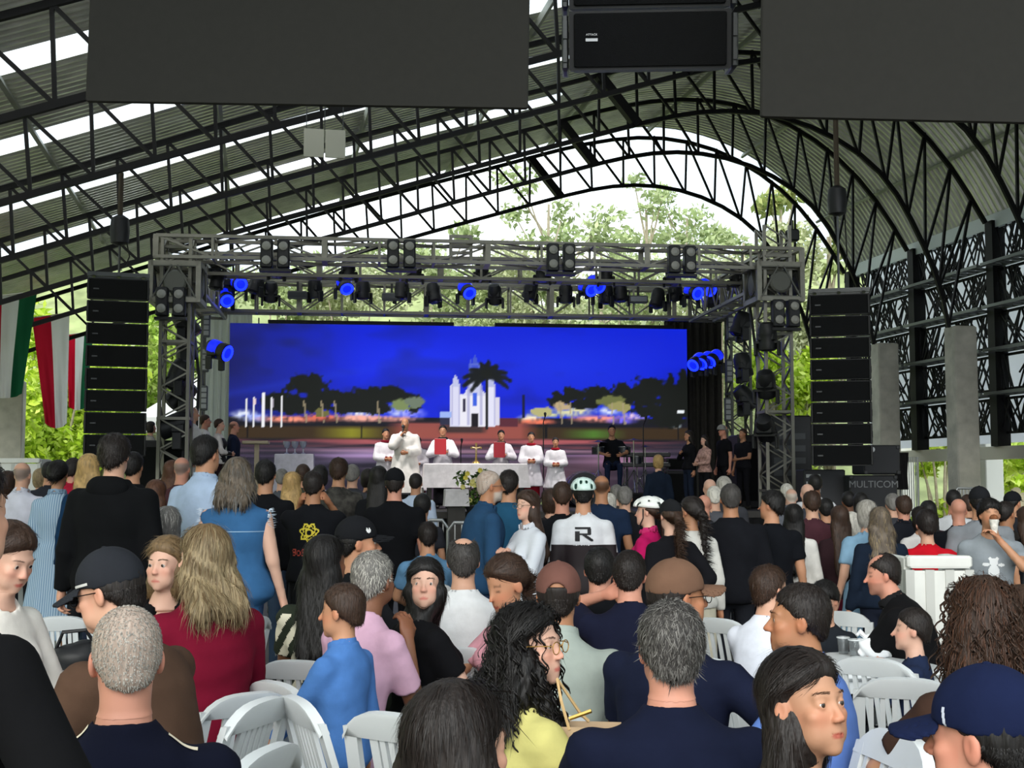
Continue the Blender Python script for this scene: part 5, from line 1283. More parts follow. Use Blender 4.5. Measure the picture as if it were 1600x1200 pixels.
ridge_strip(b,b.nb+b.x*-.075-b.f*.012,b.sh[0]+b.x*-.01-b.f*.025,.016,'shoulder_stripe',fabric('#d9cfb8')); ridge_strip(b,b.nb+b.x*.10-b.f*.02,b.sh[1]-b.x*.03-b.f*.03,.012,'shoulder_stripe',fabric('#d9cfb8'))
P('man in dark cap and brown t-shirt bending towards the left table',167,925,3.75,'sit',yaw=68,hy=12,hp=-14,lean=20,w=1.14,arm=('table','table'),hair=('crew','dark'),hat=('cap','#25272c',{'droop':.25}),top=('tee','#4e3a2e'),skin='l',glasses='#111111')
B_capA=PEOPLE[-1]
P('dark haired woman whose smooth hair fills the bottom centre edge',722,1170,2.25,'sit',yaw=-28,hy=-14,fem=True,hair=('long','dark',{'len':.34,'vol':1.12,'fib':8000}),top=('tee','#4a3d35'),skin='l',arm=('lap','lap'))
b=P('broad man with grey streaked hair and navy t-shirt, on the chair at the bottom',1046,1012,3.15,'sit',yaw=2,hy=4,w=1.16,arm=('table','table'),hair=('short','saltpep',{'mix':'grey'}),top=('tee','#11162a'),skin='r')
P('woman in yellow jacket with curly black hair and glasses',832,1008,3.45,'sit',yaw=-62,hy=-56,hp=2,fem=True,lean=6,hair=('curly','black',{'len':.17,'vol':1.24,'sides':2,'curls':460}),top=('jacket','#cdc67c',{'grow':.016}),skin='p',glasses='#b98d4a',arm=('table','table'))
P('woman with straight dark hair looking up right, in the bottom right foreground',1262,1100,3.05,'sit',yaw=-108,hy=-38,hp=8,fem=True,hair=('long','dark',{'len':.36,'vol':.98,'fib':9000}),top=('tee',BK),skin='#b5876b',arm=('lap','lap'))
P('man in navy blue cap in the bottom right corner, seen from behind',1532,1150,2.25,'sit',yaw=28,hy=22,hp=-2,w=1.05,hair=('crew','black'),hat=('cap','#131b38',{'gap':1,'droop':.2}),top=('tee','#1c1d22'),skin='r',arm=('lap','lap'))
P('man with short dark hair in a pale blue shirt, turned to the left',1243,968,4.25,'sit',yaw=62,hy=22,lean=6,w=1.10,hair=('crew','dark'),top=('shirt','#5f7fc4',{'collar':'#5f7fc4'}),skin='t',arm=('table','table'))
P('woman with long curly brown hair and patterned brown dress',1528,968,3.9,'sit',yaw=14,hy=14,fem=True,hair=('curly','brown',{'len':.34,'vol':1.3,'curls':520,'mix':'auburn'}),top=('dress','#3c2a22',{'skirt':.45,'neck':.08}),skin='m',arm=('table','lap'))
b=PEOPLE[-1]
_lv=[(-.10,.33,.8),(.02,.40,-.6),(.10,.30,.5),(-.03,.27,-.9),(.07,.20,.9),(-.09,.19,-.4),(.0,.14,.3)]
decal(b,lambda x,t: any((lambda u,v:(u/.045)**2+(v/.016)**2<1 and abs(v)>.002)((x-a)*math.cos(r)+(t-c)*math.sin(r),-(x-a)*math.sin(r)+(t-c)*math.cos(r)) for a,c,r in _lv),-.16,.16,.08,.46,.005,'#d8ccb0','leaf_print')
P('woman with long straight brown hair and a pale hair clip, right edge',1597,968,4.4,'sit',yaw=10,fem=True,hair=('long','brown',{'len':.40,'vol':1.05}),top=('tee','#3a2b24'),skin='m',arm=('lap','lap'))
b=PEOPLE[-1]; MB().tube([hmap(b,(-.085,-.085,.055)),hmap(b,(-.05,-.120,.056)),hmap(b,(-.02,-.128,.055))],.005,6).build('hair_clip',mat('clip_pale','#e6d6b4',.3),b.root)
P('balding man in black polo leaning on the table with a phone',1376,898,6.9,'sit',yaw=68,hy=20,hp=-8,lean=24,w=1.18,hair=('balding','dark'),top=('tee','#0e0e10',{'collar':'#1a1a1c','sleeve':.78}),skin='r',beard='brown',arm=(((.02,.52,.22),(.6,-.2,-1)),((.02,.50,.20),(.8,-.2,-.8))))
b_phone=PEOPLE[-1]
P('small dark haired child in navy vest and checked sleeves at the table',1422,984,6.2,'sit',yaw=70,hy=8,child=True,H=1.42,hair=('short','dark'),top=('shirt','#1d2740'),skin='p',arm=(((.03,.22,.44),(.7,0,-.8)),'table'))
b=PEOPLE[-1]
P('dark haired boy with head bowed at the far side of the right table',1288,940,7.5,'sit',yaw=150,hp=-25,child=True,H=1.5,hair=('full','black'),top=('tee','#22262c'),skin='l',arm=('lap','lap'))
P('brown haired youth in white shirt beside the white chairs',1206,920,5.9,'sit',yaw=-48,hy=-16,hair=('short','brown'),top=('shirt','#dfe3ee'),skin='l',arm=('table','lap'),w=.95,lean=8)
P('man in brown baseball cap with visor to the right and navy t-shirt',1062,932,4.45,'sit',yaw=-34,hy=-36,lean=8,w=1.1,hair=('crew','dark'),hat=('cap','#6b5040',{'droop':-.05}),top=('tee','#151a2e'),skin='t',glasses='#1a1a1a',arm=('lap',((.26,.22,.12),(1,-.5,.2))))
P('man in reddish brown cap and pale grey shirt, seen from behind',873,930,4.5,'sit',yaw=-6,w=1.12,lean=8,hair=('crew','dark'),hat=('cap','#6a4840',{'gap':1}),top=('tee','#9aa39c',{'collar':'#9aa39c'}),skin='t',arm=('table','table'))
B_capB=PEOPLE[-1]
P('man in dark navy top resting his head on his left hand',984,898,5.7,'sit',yaw=-4,lean=10,hy=-8,w=1.1,hair=('crew','dark'),top=('tee','#14172a'),skin='r',arm=(((.12,.06,.60),(1,.4,-.7)),'table'),grip='fist')
P('dark haired man in black t-shirt beside the man resting his head',937,890,6.2,'sit',yaw=-2,hy=-6,hair=('crew','black'),top=('tee','#131418'),skin='r',arm=('lap','lap'))
P('woman in black top looking back over her shoulder at the camera',664,912,5.0,'sit',yaw=-62,hy=242,hp=4,side=0,fem=True,w=1.22,hair=('long','black',{'len':.30,'vol':1.0,'sides':2}),top=('tee','#0e0e11',{'sleeve':.62,'neck':.075}),skin='p',arm=('lap','lap'))
P('man with grey hair and pink t-shirt, hand on his cheek',586,906,4.8,'sit',yaw=-44,hy=14,lean=12,w=.98,hair=('short','grey',{'mix':'white'}),top=('tee','#d3a9c0',{'sleeve':.78}),skin='d',arm=('lap',((.08,.17,.47),(.35,.5,-1.6))))
P('small boy in blue shirt standing behind a white chair',531,955,4.6,yaw=64,hy=10,hp=-4,child=True,hair=('short','brown'),top=('shirt','#4a76b4',{'collar':'#4a76b4','hem':-.16}),bot=('trousers','#14161c'),skin='m',arm=(((.12,.36,.02),(.4,-.6,-.5)),'hang'))
P('dark haired woman in green and cream chevron dress, turned away',512,878,5.4,'sit',yaw=-12,hy=-22,fem=True,w=1.1,hair=('long','black',{'len':.36,'vol':1.02}),top=('dress','#2a3026',{'skirt':.40}),skin='d',arm=('lap','lap'))
b=PEOPLE[-1]; decal(b,lambda x,t: ((t*1.0+abs(x)*1.25)%.125)<.062,-.24,.24,-.02,.46,.007,'#d9d3bd','chevron_print',off=.003)
P('man in black cap with small white emblem facing right, behind the grey haired man',562,848,6.9,'sit',yaw=-58,hy=-20,hair=('crew','black'),hat=('cap','#17181b'),top=('tee','#17181b'),skin='m',arm=('lap','lap'))
P('man with round bald spot and white shirt, seen from behind',724,876,6.1,'sit',yaw=2,w=1.08,hair=('balding','saltpep',{'by':-.035}),top=('tee','#e2e4e6'),skin='l',arm=('lap','lap'))
P('girl with brown hair looking down, in pink top',788,914,5.6,'sit',yaw=120,hy=12,hp=-22,child=True,H=1.5,fem=True,hair=('ponytail','brown'),top=('tee','#d79aa6'),skin='m',arm=('table','table'))
P('woman with blond wavy hair and crimson blazer, seen from behind',316,872,5.3,'sit',yaw=38,hy=14,lean=5,fem=True,w=1.08,hair=('wavy','ashblond',{'len':.15,'vol':1.16,'mix':'dkblond','top':('dkblond',.05)}),top=('jacket','#6e1028'),skin='p',arm=('table','lap'))
P('woman in black v-neck dress facing the crimson blazer',258,882,5.75,'sit',yaw=205,hy=-40,fem=True,hair=('long','dkblond',{'len':.16}),top=('dress','#0f0f12',{'skirt':.4,'v':1.25}),skin='p',arm=('lap','lap'))
P('woman in white blouse looking down, reaching over the left table',17,872,5.0,'sit',yaw=-112,hy=-6,hp=-24,fem=True,lean=12,hair=('long','brown',{'len':.30}),top=('long','#e4dfd6',{'cuff':.8}),skin='p',arm=('lap',((.06,.52,.24),(.6,-.2,-1))))
P('grey haired woman in tan top seated by the rust coloured one',262,822,8.8,'sit',yaw=2,fem=True,hair=('bob','grey',{'mix':'white'}),top=('tee','#8f6a4e'),skin='l',arm=('lap','lap'))
def cap_mark(B,a0,z0,w_,h_,colr,shape=None):
    me=B.cap.data; bvh=BVHTree.FromPolygons([v.co[:] for v in me.vertices],[p.vertices[:] for p in me.polygons]); V=[];Q=[];n=8
    for j in range(n+1):
        for i in range(n+1):
            u,v=(i/n-.5),(j/n-.5); a=math.radians(a0)+u*w_/.10; o=B.hc+B.capR@(np.array([math.sin(a)*.3,math.cos(a)*.3-.02,z0+v*h_])*B.hs); c=B.hc+B.capR@(np.array([0,-.02,z0+v*h_])*B.hs); d=c-o; d/=np.linalg.norm(d)
            h=bvh.ray_cast(Vector(o),Vector(d)); V.append(np.array(h[0])-d*.002 if h[0] is not None else o)
    for j in range(n):
        for i in range(n):
            if shape is None or shape((i+.5)/n-.5,(j+.5)/n-.5): Q.append((j*(n+1)+i,j*(n+1)+i+1,(j+1)*(n+1)+i+1,(j+1)*(n+1)+i))
    link('cap_mark',mesh_np('cap_mark',np.array(V),np.array(Q),mat('print_'+colr,colr,.7),True),B.cap)
for B_ in PEOPLE:
    l_=B_.root['label']
    if l_.startswith('man in dark cap and brown'): cap_mark(B_,-48,.034,.075,.008,'#c9c9c6')
    if l_.startswith('man in black cap with small white emblem'): cap_mark(B_,52,.065,.030,.030,'#d8d8d8',lambda u,v:(u*u+v*v<.22 and not(abs(u)<.1 and v>.1)))
    if l_.startswith('man in navy blue cap'): cap_mark(B_,-52,.040,.012,.040,'#c9cede',lambda u,v:abs(u-v*.5)<.3)
# --- standing crowd, left half
b=P('tall man in black hooded jacket standing with his back to us',181,712,8.7,yaw=-6,w=1.14,hair=('full','dark'),top=('jacket','#0d0e10',{'grow':.030,'hem':-.20}),bot=('trousers','#1b2233'),skin='l')
g=Grid(b.nb-.16,b.nb+.12,.011); q=(g.P-(b.nb-b.f*.075-b.u*.03).astype(f32)); dd=np.maximum(ell(q,(0,0,0),(.125,.065,.085)),0*q[:,0]-1); dd=smax(dd,-ell(q,(0,.03,.075),(.085,.05,.06)),.02); V,Q=g.surf(dd); link('hood',mesh_np('hood',V,Q,fabric('#0d0e10'),True),b.shirt)
P('woman with long blond hair and dark blue top',141,733,9.6,yaw=-8,fem=True,hair=('long','blond',{'len':.42,'vol':1.05,'mix':'ashblond'}),top=('long','#132f4c'),bot=('trousers','#1a1b1f'),skin='p')
def stripes(name,c1,c2,sc,axis='X'):
    m=mat(name,c1,.9); n=m.node_tree.nodes; l=m.node_tree.links; t=n.new('ShaderNodeTexCoord'); w_=n.new('ShaderNodeTexWave'); w_.bands_direction=axis; w_.inputs['Scale'].default_value=sc; w_.inputs['Distortion'].default_value=.6
    r=n.new('ShaderNodeValToRGB'); r.color_ramp.elements[0].color=(*srgb(c1),1); r.color_ramp.elements[1].color=(*srgb(c2),1); r.color_ramp.elements[0].position=.45; r.color_ramp.elements[1].position=.55
    l.new(t.outputs['Object'],w_.inputs[0]); l.new(w_.outputs[0],r.inputs[0]); l.new(r.outputs[0],n['Principled BSDF'].inputs['Base Color']); return m
P('woman in pale blue striped shirt dress with her hair in a dark bun',92,742,9.6,yaw=-4,fem=True,hair=('bun','black',{'pos':(0,-.118,-.02)}),top=('ldress',stripes('blue_stripes','#6f8ba6','#a4b9c9',16),{'skirt':.25,'flare':.13,'collar':'#86a0b8'}),bot='none',skin='m')
P('bald man in white shirt near the left edge',36,742,10.2,yaw=-4,hair=('ring','grey'),top=('shirt','#c9cad6',{'collar':'#c9cad6'}),bot=('trousers','#17181c'),skin='l')
P('dark haired woman behind the bald man at the left edge',13,755,11.5,yaw=0,fem=True,hair=('bob','brown'),top=('tee','#3a2a2c'),skin='m')
P('dark haired man beside the left white booth',78,738,13.0,yaw=0,hair=('short','black'),top=('tee','#2a2c33'),skin='m')
P('man in red polo shirt behind the blond woman',116,734,11.6,yaw=-10,hair=('crew','dark'),top=('tee','#a31e36',{'collar':'#a31e36'}),skin='r')
P('fair short haired woman between the striped dress and the red polo',64,748,13.2,yaw=0,fem=True,hair=('bob','ashblond'),top=('tee','#33333a'),skin='l')
P('dark haired person right behind the tall black jacket',209,729,11.4,yaw=-4,hair=('short','black'),top=('jacket','#121316'),skin='m')
P('woman with long auburn hair and rust top',245,772,9.4,yaw=-6,fem=True,hair=('long','auburn',{'len':.46,'vol':1.0}),top=('long','#7a4a26'),skin='m')
P('woman with auburn hair and black top near the left tower',270,738,11.8,yaw=-10,fem=True,hair=('long','auburn',{'len':.36}),top=('long','#202024'),skin='m')
P('bald headed man right beside the left tower base',285,733,13.2,yaw=-6,hair=('ring','grey'),top=('tee','#4a2e33'),skin='r')
P('man with dark hair and light blue shirt',324,710,9.0,yaw=-22,hy=-10,w=1.05,hair=('short','black'),top=('shirt','#a9bcd6',{'collar':'#a9bcd6'}),bot=('trousers','#2a2d38'),skin='m')
b=P('woman in frayed denim vest with wavy grey brown hair',372,745,7.0,yaw=-3,fem=True,w=1.18,hair=('wavy','greybrown',{'len':.11,'vol':1.26,'mix':'grey'}),top=('vest','#35608c',{'hem':-.36,'grow':.030,'collar':'#35608c'}),bot=('trousers','#2b4468'),skin='p')
rg=random.Random(4); fv=[];ft=[]
for i in (0,1):
    for k in range(90):
        a=rg.uniform(0,6.28); c=b.sh[i]+b.x*(.036*(-1,1)[i]); p=c+b.f*math.cos(a)*.056+b.u*math.sin(a)*.060-b.u*.01; e=p+b.x*(-1,1)[i]*rg.uniform(.012,.035)+np.array([rg.uniform(-.01,.01) for _ in range(3)]); s_=np.array([0,.002,.002]); j=len(fv); fv+=[p-s_,p+s_,e]; ft.append((j,j+1,j+2))
link('frayed_edge',mesh_np('frayed_edge',np.array(fv),np.array(ft),fabric('#c3cfdd'),True),b.shirt)
decal(b,lambda x,t: abs(t-.352)<.004 or abs(t+.335)<.006,-.22,.22,-.36,.38,.006,'#89a9c8','seam',off=.003)
P('dark haired man in black shirt and jeans behind the denim vest',416,742,8.8,yaw=-6,hair=('short','black'),top=('long','#131418'),bot=('trousers','#3a4a60'),skin='m')
b=P('man in black t-shirt with yellow print, hands raised beside his head',490,759,9.0,yaw=-2,w=1.1,hair=('crew','dark'),top=('tee',BK),bot=('trousers','#17181b'),skin='t',arm=('headside','headside'),grip='fist')
def flower(x,t):
    r=math.hypot(x,t-.33); a=math.atan2(t-.33,x); R=.072+.010*math.sin(a*7)
    return (R-.016<r<R) or (r<.034+.006*math.cos(3*a) and r>.018) or (abs(r-.048+.006*math.sin(9*a))<.005)
decal(b,flower,-.09,.09,.24,.42,.006,'#d7c33a','print')
def glyphs(t0,x0,shape,h):
    def m(x,t):
        c=(x-x0)/h*1.0; r=(t0-t)/h
        i=int(c/.72); u=c-i*.72
        if c<0 or i>=len(shape) or not 0<=r<1: return False
        g_=shape[i]; col_=int(u/.12); row=int(r*5)
        return col_<5 and g_[row][col_]=='1'
    return m
GL={'F':['11110','10000','11100','10000','10000'],'e':['01110','10010','11110','10000','01110'],'s':['01111','10000','01110','00001','11110'],'t':['00100','01110','00100','00100','00011'],'a':['01110','00010','01110','10010','01111'],'C':['01110','10001','10000','10001','01110'],'O':['01110','10001','10001','10001','01110'],'R':['11110','10001','11110','10100','10010'],
    'g':['01111','10001','01111','00001','01110'],'o':['00000','01110','10001','10001','01110'],'n':['00000','11100','10010','10010','10010'],'l':['01000','01000','01000','01000','00110'],'i':['00100','00000','00100','00100','00100'],'P':['11110','10001','11110','10000','10000'],'T':['11111','00100','00100','00100','00100'],'I':['00100','00100','00100','00100','00100'],'V':['10001','10001','01010','01010','00100'],'E':['11110','10000','11100','10000','11110']}
decal(b,glyphs(.215,.0,[GL['F'],GL['t'],GL['o']],.060),.0,.14,.15,.22,.005,'#d7c33a','print'); decal(b,glyphs(.205,-.14,[GL['g'],GL['o'],GL['s']],.055),-.14,-.01,.14,.21,.005,'#a03a2e','print')
P('man in dark floral shirt with curly hair',530,736,11.0,yaw=-4,hair=('full','brown'),top=('tee',mat('floral_cloth','#3a3834',.9,var=.8,vscale=16)),skin='m')
P('grey haired man behind the dark floral shirt',551,743,13.0,yaw=-4,hair=('full','grey'),top=('tee','#3c3d42'),skin='l')
P('dark haired woman just left of the altar servers',575,748,13.6,yaw=0,fem=True,hair=('bob','dark'),top=('tee','#4b3b3a'),skin='m')
P('woman with long black hair and black top left of the black cap',592,748,10.6,yaw=-6,fem=True,hair=('long','black',{'len':.36}),top=('long','#16171a'),skin='m')
P('man in black cap and black t-shirt standing before the priest',617,755,9.3,yaw=-2,w=1.08,hair=('crew','dark'),hat=('cap','#121316'),top=('tee','#0f1013'),bot=('trousers','#16171c'),skin='r')
P('man in light blue shirt seated low near the altar steps',650,755,13.8,yaw=-4,hair=('crew','dark'),top=('shirt','#b9c8de'),skin='m')
P('dark haired child behind the black cap, by the barrier',660,792,11.0,yaw=0,child=True,hair=('short','black'),top=('tee','#2c2d33'),skin='m')
P('person in blue top bending near the barrier',668,838,10.5,'sit',yaw=10,hair=('short','dark'),top=('tee','#5d86a8'),skin='m',arm=('lap','lap'))
for i,(x,y,D_,c,st_,lb_) in enumerate(((457,757,11.2,'blond','long','straight blond woman behind the raised hands'),(474,742,12.6,'brown','short','brown haired man behind the blond woman'),(501,744,12.4,'black','bob','black haired woman between the yellow print and the floral shirt'),(441,748,13.4,'grey','short','grey haired man left of the blond woman'))):
    P(lb_,x,y,D_,yaw=-3,fem=st_!='short',hair=(st_,c),top=('tee',('#2d3038','#3b3f36','#2a2326','#50545c')[i]),skin='lmml'[i])
# --- middle
P('grey bearded man in denim shirt and glasses walking to the right',768,760,8.4,yaw=-72,hy=-8,lean=9,w=1.16,hair=('buzz','ltgrey'),top=('shirt','#23415f',{'collar':'#23415f'}),bot=('trousers','#2b3a56'),skin='t',beard='white',glasses='#444444',arm=('hang','hang'))
P('man with dark hair and teal blue shirt behind the grey bearded man',796,757,9.4,yaw=-14,hair=('short','dark'),top=('shirt','#23506e'),bot=('trousers','#24354c'),skin='m')
P('woman in white striped shirt with clasped hands, facing left',822,790,8.2,yaw=118,hy=14,fem=True,hair=('long','brown',{'len':.34,'front':.0}),top=('long',stripes('fine_grey_stripes','#b9bfc9','#d7dae0',34,'Z'),{'collar':'#c9ccd4','cuff':.86}),bot=('trousers','#1a1c22'),skin='p',arm=('pray','pray'),glasses='#7a6a50')
P('dark haired man in black t-shirt with white shoulder lettering',878,775,8.9,yaw=2,hair=('crew','brown'),top=('tee','#121317'),bot=('trousers','#1c1e24'),skin='r')
P('woman with brown hair just left of the black t-shirt',859,783,10.2,yaw=14,fem=True,hair=('bob','brown'),top=('tee','#2b2628'),skin='l')
b=P('cyclist in white and black jersey with a pale green helmet, back to us',911,772,8.6,yaw=0,w=1.0,hair=('crew','black'),hat=('helmet','#cfe6de',{'liner':'#11392f'}),top=('long','#d5d8dc',{'hem':-.12}),bot=('shorts','#15161b'),skin='m')
decal(b,lambda x,t: t<.312,-.30,.30,-.15,.32,.012,'#1b1216','jersey_panel',off=.005)
def bigR(x,t):
    u=(x+.070)/.14; v=(t-.335)/.105
    if not(0<=u<=1 and 0<=v<=1): return False
    u-= .12*(v-.5)*0
    return (v>.86 and u<.85) or (u>.68 and .5<v<.92 and u<.88) or (.44<v<.58 and u<.85) or (u<.24 and v<.7) or (abs(u-(.48+.50*(1-v/.46)))<.13 and v<.46)
decal(b,bigR,-.075,.075,.33,.445,.004,'#15161a','logo',off=.006)
decal(b,glyphs(.328,-.085,[GL[c] for c in 'REPTIVE'],.026),-.09,.09,.295,.33,.003,'#d5d8dc','lettering',off=.009)
for i in (0,1): ubar_c=None
P('bald man in navy shirt beyond the pale green helmet',940,762,10.4,yaw=-6,w=1.1,hair=('ring','dark'),top=('tee','#1b2940'),skin='t')
P('white haired woman in front of the drummer',952,786,12.6,yaw=0,fem=True,hair=('bob','white'),top=('tee','#5b4a44'),skin='l')
P('man with cropped hair and dark lettered jacket by the drum kit',976,778,10.8,yaw=-4,hair=('crew','grey'),top=('jacket','#1b1c20'),skin='l')
P('grey haired person between the two cyclists',963,772,13.4,yaw=0,hair=('short','grey'),top=('tee','#433d3c'),skin='l')
b=P('cyclist in pink jersey with white helmet, looking left',1010,800,8.2,yaw=62,hy=16,fem=True,hair=('ponytail','brown'),hat=('helmet','#e4e6e2',{'liner':'#2a3330'}),top=('long','#b3175a',{'collar':'#c0306a'}),bot=('shorts','#18191d'),skin='p',arm=('hang','hang'))
P('person with brown ponytail, dark cap and black top, hand on hip',1046,806,7.9,yaw=22,fem=True,hair=('ponytail','brown',{'len':.34}),hat=('cap','#1b1c1e'),top=('long','#131317',{'cuff':.75}),bot=('trousers','#1b1d23'),skin='p',arm=('hang','back'))
P('woman in white blouse and cream skirt with a dark braid',1078,800,8.0,yaw=20,hy=22,fem=True,w=1.04,hair=('braid','dark',{'len':.42,'sx':.05}),top=('long','#d9d6cf',{'grow':.020}),bot=('skirt','#c9c2ae',.42),skin='m')
P('broad man in black jacket standing with his back turned, beside the white blouse',1141,780,8.4,yaw=-2,w=1.18,hair=('crew','saltpep'),top=('jacket','#131419',{'grow':.026}),bot=('trousers','#1d1f25'),skin='t')
P('dark haired young man in black t-shirt glancing left',1203,790,8.4,yaw=8,hy=52,w=1.08,hair=('full','black'),top=('tee','#101217'),bot=('trousers','#1a1c22'),skin='m')
for i,(x,y,D_,st_,c,sk_,tp_,lb_) in enumerate(((1109,764,12.6,'bald','grey','p','#7a6a66','pink headed bald man left of the grey haired one'),(1131,762,11.6,'short','ltgrey','l','#3a3b40','grey haired man just behind the broad black jacket'),(1116,777,11.4,'short','white','l','#55565c','white haired man between bald heads'),(1100,790,10.6,'bald','grey','r','#2e3036','bald man low beside the braid'))):
    P(lb_,x,y,D_,yaw=-3,hair=(st_,c),top=('tee',tp_),skin=sk_)
# --- right half
P('woman with long black hair and white dress',1240,808,8.7,yaw=-12,fem=True,hair=('long','black',{'len':.44}),top=('ldress','#dcdad4',{'skirt':.35,'flare':.12}),bot='none',skin='m')
P('balding man in maroon t-shirt',1268,786,9.3,yaw=-2,w=1.1,hair=('balding','brown'),top=('tee','#4a2b33'),bot=('trousers','#26272d'),skin='l')
P('dark haired man in white t-shirt in front of the speaker cases',1273,757,12.4,yaw=-4,hair=('short','black'),top=('tee','#d9dade'),skin='d')
P('bald man behind the maroon t-shirt',1261,772,11.2,yaw=0,hair=('bald','grey'),top=('tee','#3b3d44'),skin='p')
P('pale bald man left of the maroon t-shirt',1236,778,12.2,yaw=0,hair=('ring','white'),top=('tee','#6b6e76'),skin='p')
P('grey haired woman below the pale bald man',1229,770,13.6,yaw=0,fem=True,hair=('bob','white'),top=('tee','#777b86'),skin='l')
P('person in black shirt right behind the maroon t-shirt',1290,796,9.9,yaw=-6,hair=('short','black'),top=('long','#141519'),skin='m')
P('dark haired man seen beyond the long brown hair',1325,783,11.4,yaw=0,hair=('short','black'),top=('tee','#2b2528'),skin='d')
P('woman with long brown hair and wine red skirt',1311,810,8.8,yaw=4,fem=True,hair=('long','brown',{'len':.44}),top=('long','#2c1c20'),bot=('skirt','#5b1a2a',.4),skin='m')
P('fair child in yellow top beside the pale blue dress',1329,822,8.9,yaw=-10,fem=True,child=True,hair=('bob','white'),top=('long','#cfc877'),skin='p')
P('woman with short grey hair and pale blue dress',1353,803,8.6,yaw=4,fem=True,w=1.1,hair=('bob','ltgrey'),top=('dress','#7fa3bd',{'skirt':.3,'flare':.12}),bot='none',skin='l')
P('woman in glasses behind the pale blue dress',1344,786,11.2,yaw=0,fem=True,hair=('bob','black'),top=('tee','#26272b'),skin='m')
P('woman with long wavy grey blond hair and navy top',1374,814,7.9,yaw=-2,fem=True,w=1.1,hair=('wavy','greybrown',{'len':.42,'vol':1.12,'mix':'ashblond'}),top=('long','#16202f'),bot=('trousers','#1d2230'),skin='l')
P('grey haired man left of the dark polo',1394,788,10.4,yaw=-2,hair=('short','grey'),top=('tee','#3b3c42'),skin='l')
P('balding man in dark polo shirt',1411,792,9.4,yaw=2,w=1.06,hair=('balding','brown'),top=('tee','#1d1f26',{'collar':'#1d1f26'}),skin='r')
P('dark haired woman with hair band above the red shirted child',1450,800,9.8,yaw=-8,fem=True,hair=('long','black',{'len':.30}),top=('tee','#3b2a30'),skin='m')
P('woman in white dotted blouse behind the red shirted child',1437,810,8.9,yaw=0,fem=True,hair=('bob','dark'),top=('tee','#d8d5d3'),skin='m')
P('child in red t-shirt holding on to the white booth',1447,820,8.1,yaw=0,child=True,hair=('short','dark'),top=('tee','#c01424',{'sleeve':.55}),bot=('trousers','#2b2f3c'),skin='l',arm=(((.26,.16,.05),(1,-.4,.3)),((.30,.26,.22),(1,-.4,0))))
P('bald man in black t-shirt near the right column',1497,798,8.9,yaw=-6,w=1.12,hair=('bald','dark'),top=('tee','#131419'),skin='r')
P('dark haired man behind the bald man by the right column',1490,782,10.6,yaw=-20,hair=('crew','black'),top=('tee','#c7c9cc'),skin='m')
P('brown haired man right of the bald man by the column',1511,789,10.8,yaw=0,hair=('short','brown'),top=('tee','#4c3b38'),skin='m')
P('man in grey t-shirt and dark cap behind the boy',1530,784,8.3,yaw=-12,w=1.08,hair=('crew','black'),hat=('cap','#1a1b1e'),top=('tee','#7d8186'),skin='m')
b=P('boy in grey t-shirt with white bear print, eating, facing us',1547,804,7.3,yaw=168,hy=6,hair=('full','black',{'front':-.012}),top=('tee','#868d93'),bot=('shorts','#2b2e36'),skin='m',arm=('eat',((.24,.05,-.04),(0,-.6,0))))
b_eat=b
def bear(x,t):
    x=x-.0; d=lambda a,c,rx,ry:((x-a)/rx)**2+((t-c)/ry)**2<1
    return d(.0,.335,.032,.030) or d(-.026,.362,.012,.012) or d(.026,.362,.012,.012) or d(.0,.265,.040,.055) or d(-.055,.315,.026,.013) or d(.055,.318,.026,.013) or d(-.024,.195,.017,.042) or d(.024,.195,.017,.042) or d(-.034,.160,.020,.011) or d(.034,.160,.020,.011)
decal(b,bear,-.09,.09,.14,.38,.005,'#d9dcde','bear_print',side=1)
P('dark haired man in profile right of the boy',1573,803,8.6,yaw=-30,hy=-30,hair=('crew','dark'),top=('tee','#2b2724'),skin='t')
P('man in dark cap turned right beyond the boy',1584,786,10.2,yaw=-60,hair=('crew','black'),hat=('cap','#17181c'),top=('tee','#25262b'),skin='m')
b=P('person in black top with white back lettering at the right edge',1603,812,8.4,yaw=2,fem=True,hair=('long','brown',{'len':.20}),top=('tee','#121317'),skin='m')
decal(b,glyphs(.36,-.17,[GL['C'],GL['O']],.10),-.17,.0,.25,.37,.006,'#d9d9d9','lettering')
b=P('man in dark grey t-shirt with back print, cut by the right edge',1668,800,6.6,yaw=6,w=1.12,hair=('crew','dark'),top=('tee','#2a2c31'),skin='l')
decal(b,lambda x,t: (abs(x+.02)<.09 and abs(t-.36)<.006) or (abs(x+.09)<.006 and .12<t<.36) or (abs(x+.06)<.004 and .2<t<.33),-.12,.1,.1,.38,.006,'#6f7378','print')
# --- on the stage
RB=lambda sk_:('robe','#dbd7dc',{'skirt':.50,'flare':.12,'wide':.035,'cuff':.92,'neck':.075})
def server(lb_,x,y,D_,arm_,collar,yaw=180,**k):
    b=P(lb_,x,y,D_,yaw=yaw,floor=DK,hair=('short','black'),top=RB(0),bot=('skirt','#8d1626' if collar!='#15151a' else '#17171b',.06),skin='m',arm=arm_,**k)
    g=Grid(b.nb-.15,b.nb+.12,.014); q=g.P-(b.nb+b.u*.0).astype(f32); V,Q=g.surf(np.maximum(ell(q,(0,.01,-.015),(.115,.10,.055)),-ell(q,(0,.02,.05),(.062,.062,.06)))); link('cape_collar',mesh_np('cape_collar',V,Q,fabric(collar),True),b.shirt)
    for i in (0,1):
        d=b.wr[i]-b.el[i]; d/=np.linalg.norm(d); link('red_cuff',MB().tube([b.wr[i]-d*.06,b.wr[i]-d*.01],[.062,.058],10).mesh('red_cuff',fabric('#8d1626' if collar!='#15151a' else '#c9c5cb')),b.shirt)
    return b
server('altar server left of the priest with hands folded',603,678,26.2,('clasp','clasp'),'#6e1526',yaw=200)
